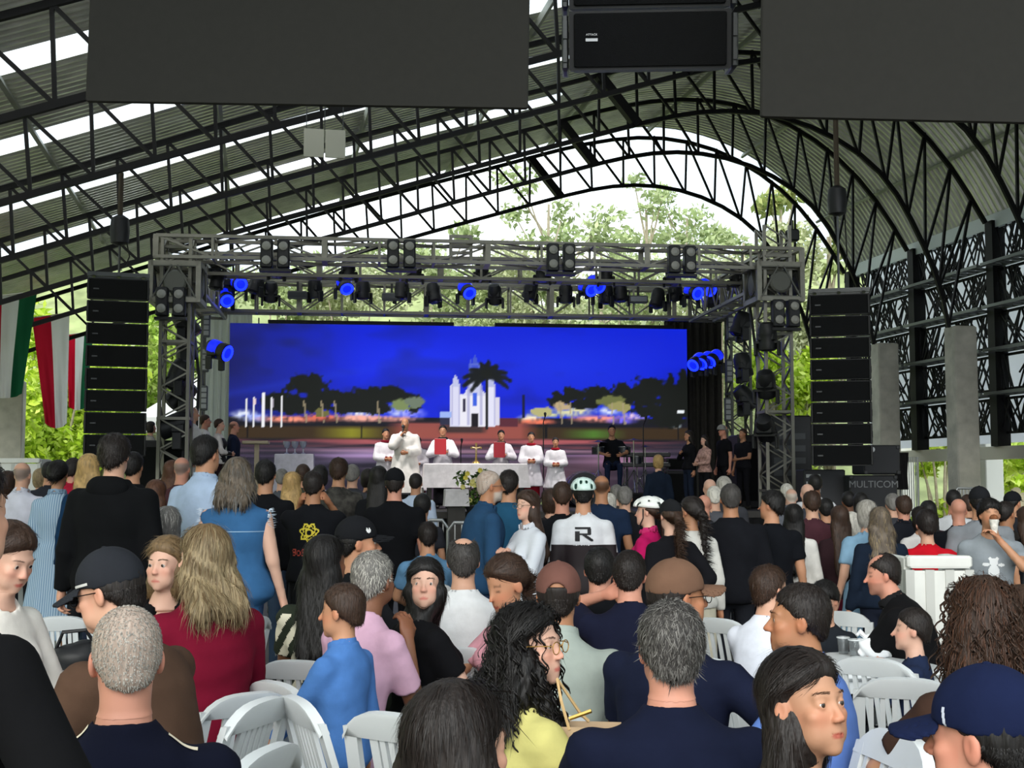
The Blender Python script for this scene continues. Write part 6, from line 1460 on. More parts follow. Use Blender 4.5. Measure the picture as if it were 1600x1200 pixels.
b_pr=P('priest in white chasuble speaking into a microphone',633,663,25.6,yaw=182,floor=DK,w=1.2,hair=('ring','white'),top=('robe','#e2ded8',{'skirt':.22,'flare':.16,'wide':.05,'cuff':.9,'grow':.03}),bot=('skirt','#d9d4d0',.06),skin='t',arm=('clasp','mic'),grip='fist')
P('server in red sleeves half hidden behind the priest',653,690,27.6,yaw=180,floor=DK,hair=('short','black'),top=('robe','#d5d0d6',{'skirt':.4}),bot=('skirt','#8d1626',.06),skin='m',arm=('clasp','clasp'))
b_b1=server('altar server with glasses holding a red book, right of the priest',692,673,26.4,('book','book'),'#15151a',glasses='#222222')
b_b2=server('altar server behind the altar holding a red folder',783,680,27.0,('book','book'),'#15151a')
server('young altar server with red collar, left one of the pair right of the altar',830,683,26.0,('clasp','clasp'),'#8d1626')
server('smallest altar server with red collar, right one of the pair',868,691,25.8,('clasp','clasp'),'#8d1626',fem=False)
P('drummer in black t-shirt behind the drum kit',956,673,28.2,'sit',yaw=180,floor=DK+.30,hair=('crew','black'),top=('tee','#15161a'),bot=('trousers','#1d2740'),skin='m',arm=('drum','drum'),chair=False)
P('bald man in white shirt at the left side of the stage',303,647,24.0,yaw=-80,floor=DK,w=1.1,hair=('ring','white'),top=('shirt','#dcdbd8'),bot=('trousers','#cfcfcf'),skin='l')
P('man with glasses and white shirt, second of the left stage group',322,658,24.6,yaw=-80,floor=DK,hair=('short','brown'),top=('shirt','#d9d6d4'),bot=('trousers','#2a2528'),skin='r',glasses='#222222')
P('woman with white blouse and black vest in the left stage group',344,664,24.3,yaw=-82,floor=DK,fem=True,hair=('short','brown'),top=('long','#d9d2cf'),bot=('trousers','#2b1c20'),skin='p',arm=('clasp','clasp'))
b=PEOPLE[-1]; decal(b,lambda x,t: abs(x)>.03 and t<.44,-.15,.15,-.02,.45,.02,'#17171b','vest_front',side=1,off=.012); decal(b,lambda x,t: t<.44,-.15,.15,-.02,.45,.02,'#17171b','vest_back',side=-1,off=.012)
P('bald man in navy shirt at the right end of the left stage group',367,667,24.8,yaw=-78,floor=DK,hair=('ring','dark'),top=('shirt','#1a2136'),bot=('trousers','#20242f'),skin='r')
P('woman with long dark hair and black top at the right of the stage',1075,681,24.8,yaw=112,floor=DK,fem=True,hair=('long','dark',{'len':.34}),top=('long','#141418'),bot=('trousers','#1d2536'),skin='m',arm=('hang','pray'))
P('woman in pink patterned blouse at the right of the stage',1100,688,24.4,yaw=118,floor=DK,fem=True,hair=('long','dark',{'len':.26}),top=('long',mat('pink_pattern','#b58f86',.9,var=.45,vscale=22)),bot=('trousers','#15151a'),skin='p',arm=('clasp','clasp'))
P('man with grey cap and black t-shirt at the right of the stage',1129,673,24.6,yaw=112,floor=DK,hair=('short','grey'),hat=('cap','#8a8a88',{'turn':180}),top=('tee','#121216'),bot=('trousers','#131317'),skin='r',glasses='#222222')
P('person in dark clothes half hidden by the right tower',1160,678,25.2,yaw=130,floor=DK,hair=('short','brown'),top=('tee','#1b1b20'),bot=('trousers','#17171c'),skin='m',arm=('clasp','hang'))
P('blond person in navy sweater sitting at the stage front, back to us',1028,722,20.6,yaw=4,fem=True,floor=.42,hair=('bob','blond'),top=('long','#17202f'),bot=('trousers','#17181d'),skin='l')
P('pale haired woman by the left tower foot, holding papers',237,668,25.2,yaw=-60,floor=DK,fem=True,hair=('bob','dark'),top=('long','#8e8a86'),bot=('trousers','#26262b'),skin='l',arm=('book','book'))
# ------------------------------------------------------------------ chairs and tables
plas=mat('white_plastic','#d3d7d8',.38,var=.04,vscale=6,spec=.45)
def back_pt(x,t):    # t 0 at seat .. 1 top; the back leans away (local -y) and is slightly hollow
    return Vector((x,-.20-.13*t-.012*math.cos(x*6)+.03*abs(x)**1.5*6*0, .44+.44*t))
def strip(mb,pts,wd,th=.016):
    for i in range(len(pts)-1):
        a,b=pts[i],pts[i+1]; M,L=frame_mat(a,b,(1,0,0)); mb.box(M.translation,(th,L*1.04,wd),M.to_3x3().to_4x4())
def make_chair(kind):
    t=thing('plastic_chair','white plastic chair','chair')
    mb=MB(); n=10
    ring=[]
    for k in range(24):
        a=2*math.pi*k/24; ca,sa=math.cos(a),math.sin(a); e=.45
        ring.append((.215*abs(ca)**e*(1 if ca>0 else -1)*(1+.06*sa), .215*abs(sa)**e*(1 if sa>0 else -1)))
    V=[];Fq=[]
    for r,z in ((0,.432),(.6,.434),(.86,.440),(.97,.446),(1,.438),(1,.418)): V+= [(x*max(r,.02),y*max(r,.02)+.01,z) for x,y in ring]
    for i in range(5):
        for k in range(24): Fq.append((i*24+k,i*24+(k+1)%24,(i+1)*24+(k+1)%24,(i+1)*24+k))
    mb.add(V,Fq); mb.add([(x*.99,y*.99+.01,.418) for x,y in ring],[tuple(range(23,-1,-1))]); mb.build('seat',plas,t,smooth=True)
    for sx in (-1,1):
        for sy in (-1,1):
            mb=MB(); a=Vector((sx*.185,.01+sy*.175,.43)); b=Vector((sx*.225,.01+sy*.225,0))
            vs=[]
            for p,wd in ((a,.055),(a.lerp(b,.5),.045),(b,.034)):
                vs+=[p+Vector((-sx*0+dx*wd,dy*wd,0)) for dx,dy in ((-.5,-.5),(.5,-.5),(.5,.5),(-.5,.5))]
            mb.add(vs,[(0,1,5,4),(1,2,6,5),(2,3,7,6),(3,0,4,7),(4,5,9,8),(5,6,10,9),(6,7,11,10),(7,4,8,11),(3,2,1,0),(8,9,10,11)]); mb.build('leg',plas,t,smooth=True)
    w0,w1=.195,(.165 if kind==0 else .18)
    for sx in (-1,1):
        mb=MB(); pts=[back_pt(sx*(w0+(w1-w0)*u),u*.93-.06) for u in np.linspace(0,1,7)]; V=[];Fq=[]
        for p in pts:
            for dx,dy in ((-.024,-.011),(.024,-.011),(.024,.011),(-.024,.011)): V.append(p+Vector((dx,dy-abs(0),0)))
        for i in range(6):
            for k in range(4): Fq.append((i*4+k,i*4+(k+1)%4,(i+1)*4+(k+1)%4,(i+1)*4+k))
        mb.add(V,Fq+[(3,2,1,0),(24,25,26,27)]); mb.build('side_post',plas,t,smooth=True)
    mb=MB(); V=[];Fq=[]; m=13      # curved top rail with rounded corners
    for i in range(m):
        x=(w1+.024)*(-1+2*i/(m-1)); c=1-.16*(abs(x)/(w1+.024))**4; lo=.80; hi=1.0*c+.0-.02*(x/w1)**2
        f=back_pt(x,lo); h=back_pt(x,hi)
        V+=[f+Vector((0,.012,0)),h+Vector((0,.012,0)),h+Vector((0,-.022,-.004)),h+Vector((0,-.020,-.016)),f+Vector((0,-.012,0))]
    for i in range(m-1):
        for k in range(5): Fq.append((i*5+k,(i+1)*5+k,(i+1)*5+(k+1)%5,i*5+(k+1)%5))
    mb.add(V,Fq+[(0,1,2,3,4),tuple(range((m-1)*5+4,(m-1)*5-1,-1))]); mb.build('top_rail',plas,t,smooth=True)
    xs=(-.080,-.048,-.016,.016,.048,.080) if kind==0 else (-.135,-.09,-.045,0,.045,.09,.135)
    for x in xs:
        mb=MB(); wd=(.030 if abs(x)>.07 else .020) if kind==0 else .019
        pts=[back_pt(x*(1.05-.05*u),u*.80+.02) for u in np.linspace(0,1,4)]
        V=[];Fq=[]
        for p in pts:
            for dx,dy in ((-wd/2,-.007),(wd/2,-.007),(wd/2,.007),(-wd/2,.007)): V.append(p+Vector((dx,dy,0)))
        for i in range(3):
            for k in range(4): Fq.append((i*4+k,i*4+(k+1)%4,(i+1)*4+(k+1)%4,(i+1)*4+k))
        mb.add(V,Fq); mb.build('back_slat',plas,t)
    if kind==0:
        mb=MB(); mb.box(back_pt(0,.18)+Vector((0,0,0)),(.20,.014,.07)); mb.build('cross_piece',plas,t)
    return t
PROTO=[make_chair(0),make_chair(1)]; USED=[False,False]
def chair(x,y,rz,label,kind=0,group='white plastic chairs',z=0.):
    t=PROTO[kind] if not USED[kind] else dup(PROTO[kind]); USED[kind]=True
    t.location=(x,y,z); t.rotation_euler=(0,0,rz); t['label']=label; t['group']=group; return t
def short(l):
    w_=l.split(); return ' '.join(w_[:10])
for i,(x,y,rz,ch,lb) in enumerate(SEATS):
    c,s=math.cos(rz),math.sin(rz)
    chair(x+s*.02,y-c*.02,rz,('white plastic chair under the '+short(lb)).rstrip(','),i%3==2)
def chair_px(px,py,z,D,rz,label,kind=0,sc=1.):
    p=at(px,py,D) if D else None
    r=ray(px,py); D=D or (z-EYE)/r[2]*r[1]
    p=at(px,py,D); a=math.radians(rz); bx,by=-(-.33)*math.sin(a)*1.0,-.33*math.cos(a)
    chair(p[0]-math.sin(a)*.33*1.0, p[1]+math.cos(a)*.33, a, label, kind).scale=(sc,sc,sc)
# empty chairs: pixel of the middle of the top rail, rail height .88, facing angle
for px,py,rz,lb,k in ((478,1092,-62,'empty white chair in front of the small boy, at the bottom',0),(455,985,-60,'empty white chair left of the small boy, seen edge on',0),(622,1116,-32,'empty white chair right of the small boy, cut at the bottom',0),
    (60,880,4,'empty white chair beside the striped dress',0),(113,890,-12,'second empty white chair behind the dark cap',0),(95,965,8,'empty white chair at the left table, behind the black sleeve',0),(398,1095,70,'white chair seen edge on right of the navy shoulders',0),(404,1170,72,'white chair at the bottom edge right of the navy shoulders',0),
    (395,965,66,'tall white chair behind the crimson blazer, seen from the side',0),(1293,897,0,'empty white chair with many slats in front of the maroon t-shirt',1),(1364,900,14,'empty white chair beside the dotted blouse',1),(1362,1030,-40,'empty white chair between the pale blue shirt and the right table',1),(1415,1062,-18,'empty white chair left of the navy blue cap',1),
    (1120,968,-40,'empty white chair behind the white shirted youth',1),(1095,1058,-10,'empty white chair right of the grey streaked hair',0),(1390,1150,100,'white chair turned sideways at the bottom, left of the navy cap',1),(10,1105,60,'white chair in the bottom left corner',0)):
    chair_px(px,py,.87*(1.07 if py>1080 else 1),None,rz,lb,k,1.07 if py>1080 else 1)
TABZ=[]
def table(px,D,rz,label,zt=.72):
    p=at(px,755,D); TABZ.append(D)
    t=thing('plastic_table',label,'table',(p[0],p[1],0),math.radians(rz),'white plastic tables')
    MB().cbox((0,0,zt-.015),(.80,.80,.03),.012).build('tabletop',plas,t)
    mb=MB()
    for s in (-1,1): mb.box((0,s*.36,zt-.06),(.74,.02,.07)); mb.box((s*.36,0,zt-.06),(.02,.74,.07))
    mb.build('apron',plas,t)
    for sx in (-1,1):
        for sy in (-1,1): MB().tube([(sx*.34,sy*.34,zt-.03),(sx*.36,sy*.36,0)],[.032,.022],8).build('leg',plas,t,smooth=True)
    return t,D
tb1,D1=table(1322,6.75,14,'white plastic table in front of the black polo man')
tb3,D3=table(88,6.3,8,'white plastic table between the cap man and the white blouse')
def onto(px,py,z=.72):
    r=ray(px,py); D=(z-EYE)/r[2]*r[1]; return at(px,py,D)
clear=mat('clear_plastic','#e8eef0',.12,trans=.9)
for px,py,lb in ((1318,1022,'clear plastic cup on the right table, left one'),(1336,1026,'clear plastic cup on the right table, right one')):
    p=onto(px,py); t=thing('plastic_cup',lb,'cup',tuple(p),0,'clear cups on the right table')
    MB().lathe([(.026,0),(.034,.085),(.036,.09),(.033,.085),(.025,.004)],(0,0,.001),14).build('cup_wall',clear,t,smooth=True); MB().lathe([(.035,.086),(.037,.090),(.035,.094)],(0,0,0),14,cap=False).build('cup_rim',plas,t)
p=onto(1372,1026); t=thing('plastic_bag','crumpled white plastic bag on the right table','bag',tuple(p))
g=Grid((-.15,-.11,-.02),(.15,.11,.16),.010); d=smin(ell(g.P,(-.02,0,.05),(.10,.075,.065)),ell(g.P,(.05,.01,.03),(.07,.06,.04)),.03)+.010*np.sin(g.P@np.array([60,35,50],f32)+2*np.sin(g.P@np.array([25,-50,30],f32))); d=np.maximum(d,-g.P[:,2]+.001); V,Q=g.surf(d); link('bag_film',mesh_np('bag_film',V,Q,mat('bag_white','#e6e8ea',.3),True),t); MB().tube([(-.06,0,.10),(-.09,.02,.13),(-.11,.01,.11)],[.012,.018,.008],6).build('bag_knot',mat('bag_white','#e6e8ea',.3),t)
# things held in hands
def held(B,i,name,label,cat,build,off=(.07,0,.0)):
    d=B.wr[i]-B.el[i]; d/=np.linalg.norm(d); c=B.wr[i]+d*off[0]; p=Rz(B.root.rotation_euler.z)@(c*B.s)+np.array(B.root.location)+np.array([0,0,off[2]])
    t=thing(name,label,cat,tuple(p),B.root.rotation_euler.z); build(t); return t
def phone(t):
    a=MB().cbox((0,.03,.03),(.075,.010,.15),.004).build('phone_case',blk2,t); a.rotation_euler=(math.radians(-35),0,math.radians(20)); s=MB().box((0,.024,.03),(.066,.002,.138)).build('phone_screen',mat('dark_screen','#20242c',.1),t); s.rotation_euler=a.rotation_euler
held(b_phone,0,'phone','dark phone held in the hands of the black polo man','phone',phone)
def cone_food(t):
    MB().lathe([(.012,-.07),(.030,.03),(.032,.05),(.02,.055)],(0,0,0),12).build('paper_wrapper',mat('wrapper','#d8d4cc',.6,var=.3,vscale=40),t,smooth=True); MB().lathe([(.026,.05),(.030,.065),(.018,.08),(.004,.085)],(0,0,0),10).build('food_filling',mat('food','#7a4a2c',.7,var=.4,vscale=50),t,smooth=True)
held(b_eat,0,'wrapped_snack','paper wrapped snack in the hand of the boy in the bear print','food',cone_food,(.06,0,.05))
def micr(t):
    o=MB().tube([(0,0,-.12),(0,0,.06)],[.014,.018],8).build('mic_handle',blk2,t); o.rotation_euler=(math.radians(20),0,0); g_=MB().lathe([(.010,.055),(.030,.075),(.034,.10),(.022,.125),(.004,.132)],(0,0,0),12).build('mic_head',mat('mic_mesh','#3a3b3d',.5,.5),t,smooth=True); g_.rotation_euler=(math.radians(20),0,0)
held(b_pr,1,'microphone','dark hand microphone held by the priest','microphone',micr,(.06,0,.05))
for bb,lb,cl in ((b_b1,'red book held by the server with glasses','#a01c28'),(b_b2,'red folder held by the server behind the altar','#8f1524')):
    def bk_(t,cl=cl):
        a=MB().cbox((.06,.02,.04),(.24,.035,.32),.008).build('cover',mat('book_'+cl,cl,.5),t); MB().box((.06,.02,.04),(.225,.026,.306+.02)).build('pages',mat('paper','#e8e2d4',.8),t)
    held(bb,0,'book',lb,'book',bk_,(.10,0,.05))
p=at(150,945,3.35); 
# ---- gift bag by the yellow jacket
pb=at(918,1180,3.55); t=thing('paper_bag','beige paper bag with thin strap behind the broad navy man','bag',(pb[0],pb[1],pb[2]-.12),math.radians(-8))
mb=MB(); mb.add([(-.10,-.05,0),(.10,-.05,0),(.10,.05,0),(-.10,.05,0),(-.12,-.06,.27),(.12,-.06,.27),(.12,.06,.27),(-.12,.06,.27)],[(3,2,1,0),(0,1,5,4),(1,2,6,5),(2,3,7,6),(3,0,4,7)]); mb.build('bag_body',mat('kraft','#b39a7c',.85,var=.1),t)
MB().tube([(-.06,-.06,.26),(-.09,-.05,.36),(-.11,.0,.43),(-.03,.05,.30),(.0,.06,.27)],.006,6).build('strap',mat('strap_beige','#c7a777',.5),t); t.scale=(.75,.75,.75); MB().tube([(-.06,-.065,.30),(.02,-.065,.33)],.008,6).build('buckle',mat('gold','#caa45a',.3,.9),t)
# dark camera bag on the left table
p=onto(118,1046); t=thing('shoulder_bag','dark bag lying on the left table by the cap man','bag',tuple(p)); g=Grid((-.17,-.13,-.01),(.17,.13,.2),.012); d=smin(ell(g.P,(0,0,.06),(.13,.09,.07)),ell(g.P,(.05,0,.10),(.06,.05,.05)),.03); d=np.maximum(d,.001-g.P[:,2]); V,Q=g.surf(d); link('bag_body',mesh_np('bag_body',V,Q,mat('black_leather','#141417',.5),True),t); MB().tube([(-.1,0,.1),(-.05,-.05,.19),(.06,-.04,.20),(.11,0,.1)],.010,6).build('bag_handle',mat('black_leather','#141417',.5),t)
# ------------------------------------------------------------------ flags, altar, instruments and everything else round the stage
def flag(px,py,wpx,hpx,D,cols,label,skew):
    a=at(px,py,D); k=D/F; W_=wpx*k; H_=hpx*k; t=thing('flag',label,'flag',tuple(a),BT,'flags hanging on the left')
    nx,nz=24,14; n=len(cols)
    for c,cl in enumerate(cols):
        V=[];m=nx//n+1
        for j in range(nz+1):
            for i in range(m):
                u=(c+i/(m-1))/n; v=j/nz
                x=W_*(u*(1-.30*v)+skew*v*(1-.25*u)); y=.05*math.sin(u*14+v*3)*(.3+v)+.03*math.sin(u*31-v*5)*v; z=-H_*v*(1-.10*u*0)+W_*.16*u*(1-v)-.05*H_*v*u*0
                z-= H_*.05*math.sin(u*3.1)*v
                V.append((x,y,z))
        Q=[(j*m+i,(j+1)*m+i,(j+1)*m+i+1,j*m+i+1) for j in range(nz) for i in range(m-1)]
        link('stripe_cloth',mesh_np('stripe_cloth',V,Q,cloth_mat(cl),True),t)
    MB().tube([(0,0,.01),(W_,0,W_*.16+.01)],.014,5).build('flag_rope',mat('rope_pale','#b8b4a8',.8),t)
    return t
R_,W_c,G_='#b01c33','#d9d9dc','#1f5c3f'
flag(-24,466,78,150,28.3,(R_,W_c,G_),'largest red white and green flag, first from the left edge',.10)
flag(50,497,56,165,31.2,(R_,W_c),'middle flag of the three on the left, red and white side up',.42)
flag(104,524,40,112,34.6,('#c01530',W_c,G_),'smallest flag of the three, next to the left speaker stack',.14)
# white partition booths
wpan=mat('white_panel','#d9dad5',.55,var=.05)
def booth(px0,px1,py,D,h,n,label,rz=0.):
    a=at(px0,py,D); b=at(px1,py,D); h=a[2]; w_=np.linalg.norm(b-a); t=thing('white_booth',label,'partition',(a[0],a[1],0),rz,'white panel booths')
    for i in range(n): 
        MB().cbox((w_*(i+.5)/n,0,h/2-.04),(w_/n*.93,.04,h-.09),.008).build('panel',wpan,t)
    MB().cbox((w_/2,0,h-.035),(w_+.03,.08,.07),.012).build('top_rail',wpan,t)
    for x in np.linspace(0,w_,n+1): MB().box((x,.0,h/2-.04),(.05,.055,h-.08)).build('mullion',mat('panel_grey','#bfc0bb',.5),t)
    for i in range(2): MB().cbox((w_ if i else 0,.24,h/2),(.04,.45,h-.02),.008).build('side_panel',wpan,t)
booth(1419,1512,868,7.4,1.2,3,'white panelled booth under the red shirted child')
booth(-60,62,716,20,1.9,3,'white panelled booth at the far left under the column')
# crowd barriers
galv=mat('galvanised','#9fa2a2',.4,.7)
def barrier(px0,px1,py,D,label,bars=14,h=None,rz=0):
    a=at(px0,py,D); b=at(px1,py,D); h=h or a[2]; w_=np.linalg.norm(b-a); t=thing('crowd_barrier',label,'barrier',(a[0],a[1],0),rz,'steel crowd barriers')
    MB().tube([(0,0,.12),(0,0,h-.08),(.06,0,h),(w_-.06,0,h),(w_,0,h-.08),(w_,0,.12)],.019,8).build('frame',galv,t,smooth=True); MB().tube([(0,0,.2),(w_,0,.2)],.016,6).build('bottom_rail',galv,t)
    for i in range(1,bars): MB().tube([(w_*i/bars,0,.2),(w_*i/bars,0,h)],.008,5).build('bar',galv,t)
    for x in (.12,w_-.12): MB().bar((x,-.25,.03),(x,.25,.03),.05,.03).bar((x,0,.03),(x,0,.2),.03).build('foot',galv,t)
barrier(662,700,812,13.2,'steel crowd barrier right of the black t-shirt man',5,1.27)
barrier(700,830,816,13.0,'steel crowd barrier behind the grey bearded man',12,1.25)
barrier(1490,1536,763,19,'steel crowd barrier beside the large concrete column',9)
pt=at(1420,720,24); t=thing('leaning_barrier','tall steel barrier standing on end beside the far column','barrier',(pt[0],pt[1],0),.1); hh=at(1420,714,24)[2]
MB().tube([(-.17,0,0),(-.17,0,hh),(.17,0,hh),(.17,0,0)],.022,6).build('frame',galv,t)
for x in np.linspace(-.13,.13,7): MB().tube([(x,0,0),(x,0,hh)],.010,5).build('bar',galv,t)
pt=at(1409,735,23.6); t=thing('hanging_cloth','black cloth hanging over the barrier beside the speaker cabinets','cloth',(pt[0],pt[1],at(1409,765,23.6)[2])); zt=at(1409,708,23.6)[2]-t.location.z
V=[(-.12+.24*i/10,.05*math.sin(i*1.9+.5*j),zt*j/8) for j in range(9) for i in range(11)]; link('drape',mesh_np('drape',V,[(j*11+i,j*11+i+1,(j+1)*11+i+1,(j+1)*11+i) for j in range(8) for i in range(10)],skirtm,True),t); MB().tube([(-.13,0,zt),(.13,0,zt)],.014,5).build('hem',skirtm,t)
# altar
def clothbox(t,w_,d_,z0,z1,m,name='cloth',fl=.05):
    V=[];n=64
    def per(u,w,d):
        p=2*(w+d)*u
        if p<w: return (-w/2+p,-d/2)
        if p<w+d: return (w/2,-d/2+p-w)
        if p<2*w+d: return (w/2-(p-w-d),d/2)
        return (-w/2,d/2-(p-2*w-d))
    for k,(z,f) in enumerate(((z1,0),(z1-.02,.012),((z0+z1)/2,fl*.5),(z0,fl))):
        for i in range(n):
            x,y=per(i/n,w_+2*f,d_+2*f); q=1+ (f*.28)*math.sin(i*1.7)
            V.append((x*q,y*q,z))
    Fq=[(k*n+i,(k+1)*n+i,(k+1)*n+(i+1)%n,k*n+(i+1)%n) for k in range(3) for i in range(n)]
    me=bpy.data.meshes.new(name); me.from_pydata(V,[],[f[::-1] for f in Fq]+[tuple(range(n))]); me.materials.append(m); link(name,me,t)
wc_=fabric('#d9d4d6')
u0,z_=spx(664,724,1.6); u1,_=spx(823,724,1.6); _,zb=spx(740,762,1.6)
t=thing('altar','wide altar table under a white cloth at the middle of the stage','altar',sp((u0+u1)/2,1.9,DK),SB)
clothbox(t,u1-u0,.75,zb-DK,z_-DK,wc_); MB().box((0,0,z_-DK-.04),(u1-u0-.06,.7,.05)).build('tabletop',wood,t)
for sx in (-1,1):
    for sy in (-1,1): MB().box((sx*((u1-u0)/2-.1),sy*.28,(z_-DK)/2-.03),(.07,.07,z_-DK-.06)).build('leg',wood,t)
zA=z_
p=sp(spx(745,722,1.6)[0],1.75,zA+.005); t=thing('crucifix','small golden standing crucifix on the altar','crucifix',tuple(p),SB); gold=mat('brass','#8d7440',.35,.8)
zt=spx(745,692,1.6)[1]-zA
MB().lathe([(.09,0),(.07,.03),(.025,.06),(.018,.14)],(0,0,0),12).build('foot',gold,t,smooth=True); MB().box((0,0,.14+(zt-.14)/2),(.035,.02,zt-.14)).box((0,0,zt*.76),(.22,.02,.035)).build('cross',gold,t); MB().tube([(0,-.02,zt*.45),(0,-.03,zt*.66),(0,-.02,zt*.78)],[.012,.018,.014],6).tube([(-.08,-.02,zt*.79),(0,-.025,zt*.73),(.08,-.02,zt*.79)],.010,5).build('figure',mat('brass_pale','#b7a27a',.4,.5),t)
# candle and flowers in front
u0,z_=spx(697,764,-1.2); u1,_=spx(731,764,-1.2); zb=spx(712,791,-1.2)[1]
t=thing('flower_stand','low stand under a white cloth before the stage','stand',sp((u0+u1)/2,-1.0,0),SB); clothbox(t,u1-u0,.5,max(.35,zb),z_,wc_,fl=.03); MB().box((0,0,z_/2-.05),(.3,.3,z_-.1)).build('pedestal',wood,t)
pf=sp(spx(741,770,-1.1)[0],-1.1,0); zc=spx(741,762,-1.1)[1]
t=thing('flower_arrangement','tall arrangement of white and yellow flowers with green leaves','flowers',tuple(pf),SB)
rg=random.Random(9); MB().lathe([(.14,0),(.16,.05),(.10,zc-.5),(.16,zc-.32),(.15,zc-.30)],(0,0,0),12).build('flower_stand_pot',blk2,t,smooth=True)
rn=np.random.default_rng(9); C=[(rg.uniform(-.28,.28),rg.uniform(-.15,.1),zc+rg.uniform(-.30,.38)) for _ in range(11)]
tag(link('leaves',leaf_cloud('leaves',C,[(.13,.1,.13)]*11,520,.055,('#3d5a2a','#557338','#6f8a45'),rn),t),kind='stuff')
MB_st=MB()
for c in C: MB_st.tube([(0,0,zc-.34),(c[0]*.6,c[1]*.6,(c[2]+zc-.3)/2),c],.007,5)
MB_st.build('stems',mat('stem_green','#4c6a30',.7),t)
for k in range(15):
    c=(rg.uniform(-.24,.22),-.16+rg.uniform(-.06,.04),zc+rg.uniform(-.30,.34)); mb=MB(); cl=rg.choice(('#e6dc86','#efe9d0','#e9d95c'))
    for q in range(7):
        a=q*.9; d=Vector((math.cos(a)*.05,-.015,math.sin(a)*.05)); n=Vector((-math.sin(a)*.022,-.01,math.cos(a)*.022)); mb.add([Vector(c),Vector(c)+d*.6+n,Vector(c)+d,Vector(c)+d*.6-n],[(0,1,2,3)])
    mb.build('flower',mat('petal_'+cl,cl,.7),t)
# credence table, glasses, lectern
u0,z_=spx(430,709,3); u1,_=spx(489,709,3); t=thing('credence_table','small table under a white cloth with chalices, left of the priest','table',sp((u0+u1)/2,3.3,DK),SB); clothbox(t,u1-u0,.6,.10,z_-DK,fabric('#d0ccd8'))
for sx in (-1,1): MB().box((sx*.25,0,(z_-DK)/2),(.05,.4,z_-DK-.05)).build('leg',wood,t)
for px,lb in ((447,'left'),(460,'middle'),(473,'right')):
    uu,_=spx(px,709,3); t2=thing('glass_chalice',f'clear glass chalice on the small cloth table, {lb} of three','chalice',sp(uu,3.2,z_+.003),SB,'glass chalices'); MB().lathe([(.06,0),(.05,.012),(.014,.03),(.014,.11),(.05,.14),(.075,.20),(.072,.25),(.066,.25),(.068,.20),(.03,.15)],(0,0,0),12).build('bowl',mat('glass_pale','#cfd6ea',.1,trans=.6),t2,smooth=True); MB().lathe([(.073,.246),(.077,.252),(.073,.258)],(0,0,0),12,cap=False).build('rim',silver,t2)
uu,zz=spx(407,742,3); t=thing('glass_jug','glass jug with lettered label on the stage, beside the cloth table','jug',sp(spx(498,735,2.4)[0],2.6,DK),SB); MB().lathe([(.10,0),(.12,.1),(.10,.3),(.06,.4),(.08,.46)],(0,0,0),12).build('jug_body',mat('glass_pale','#cfd6ea',.1,trans=.6),t,smooth=True); MB().tube([(.10,0,.12),(.19,0,.2),(.18,0,.34),(.07,0,.4)],.014,6).build('handle',mat('glass_pale','#cfd6ea',.1,trans=.6),t)
u0,z_=spx(378,691,2); u1,_=spx(419,691,2); t=thing('lectern','slim pale lectern at the left of the stage','lectern',sp((u0+u1)/2,2.2,DK),SB); MB().cbox((0,0,z_-DK),(u1-u0,.42,.06),.01).build('reading_top',mat('pale_wood','#b7a98e',.6),t); MB().box((.02,0,(z_-DK)/2),(.09,.09,z_-DK-.04)).build('post',mat('pale_wood','#b7a98e',.6),t); MB().cbox((0,0,.02),(.4,.35,.04),.01).build('foot',wood,t)
# drum kit (on a riser), mic stands, keyboards
u0,_=spx(890,740,4.4); u1,_=spx(1010,740,4.4); uc=(u0+u1)/2
t=thing('drum_riser','low black platform under the drum kit','platform',sp(uc,4.9,DK),SB); MB().box((0,0,.15),(u1-u0+.5,1.9,.30)).build('deck',blk,t); MB().box((0,-.96,.15),(u1-u0+.4,.02,.24)).build('front_board',skirtm,t)
shell=mat('drum_shell','#1c1f2b',.25); chrome=mat('chrome','#b9bcc0',.2,.9); skin_d=mat('drum_skin','#1a1b1e',.5)
def kit(name,lb,px,py,v,build):
    u,z=spx(px,py,v); t=thing(name,lb,'drum',sp(u,v,DK+.30 if v>3.9 else DK),SB,'drum kit pieces'); build(t,z-(DK+.30 if v>3.9 else DK)); return t
def bass(t,z):
    M=Matrix.Rotation(math.pi/2,4,'X'); r=.36
    MB().lathe([(r,-.22),(r,.22)],(0,0,r+.02),24,M).build('shell',shell,t,smooth=True); MB().lathe([(r*.96,.225),(.01,.226)],(0,0,r+.02),24,M).build('front_skin',skin_d,t)
    for y in (-.23,.23): MB().lathe([(r+.015,y-.02),(r+.025,y),(r+.015,y+.02)],(0,0,r+.02),24,M,cap=False).build('hoop',chrome,t,smooth=True)
    MB().lathe([(.05,.228),(.045,.236)],(0,0,r*1.45),12,M).build('badge',mat('white_print','#d8d8d8',.6),t)
    for s in (-1,1): MB().tube([(s*.3,-.1,.25),(s*.42,-.25,0)],.012,5).build('spur',chrome,t)
kit('bass_drum','large black bass drum at the left of the drum kit',911,740,3.4,bass)
def tom(t,z):
    MB().lathe([(.15,z-.14),(.15,z+.02)],(0,0,0),16).build('shell',shell,t,smooth=True); MB().lathe([(.156,z+.01),(.16,z+.02),(.156,z+.03)],(0,0,0),16,cap=False).build('hoop',chrome,t); MB().lathe([(.15,z+.022),(.01,z+.024)],(0,0,0),16).build('skin',mat('drum_white','#c9c9cc',.5),t); MB().tube([(0,0,0),(0,0,z-.14)],.015,6).build('post',chrome,t)
    for k in range(3): a=k*2.1; MB().tube([(0,0,.25),(math.cos(a)*.2,math.sin(a)*.2,0)],.010,5).build('leg',chrome,t)
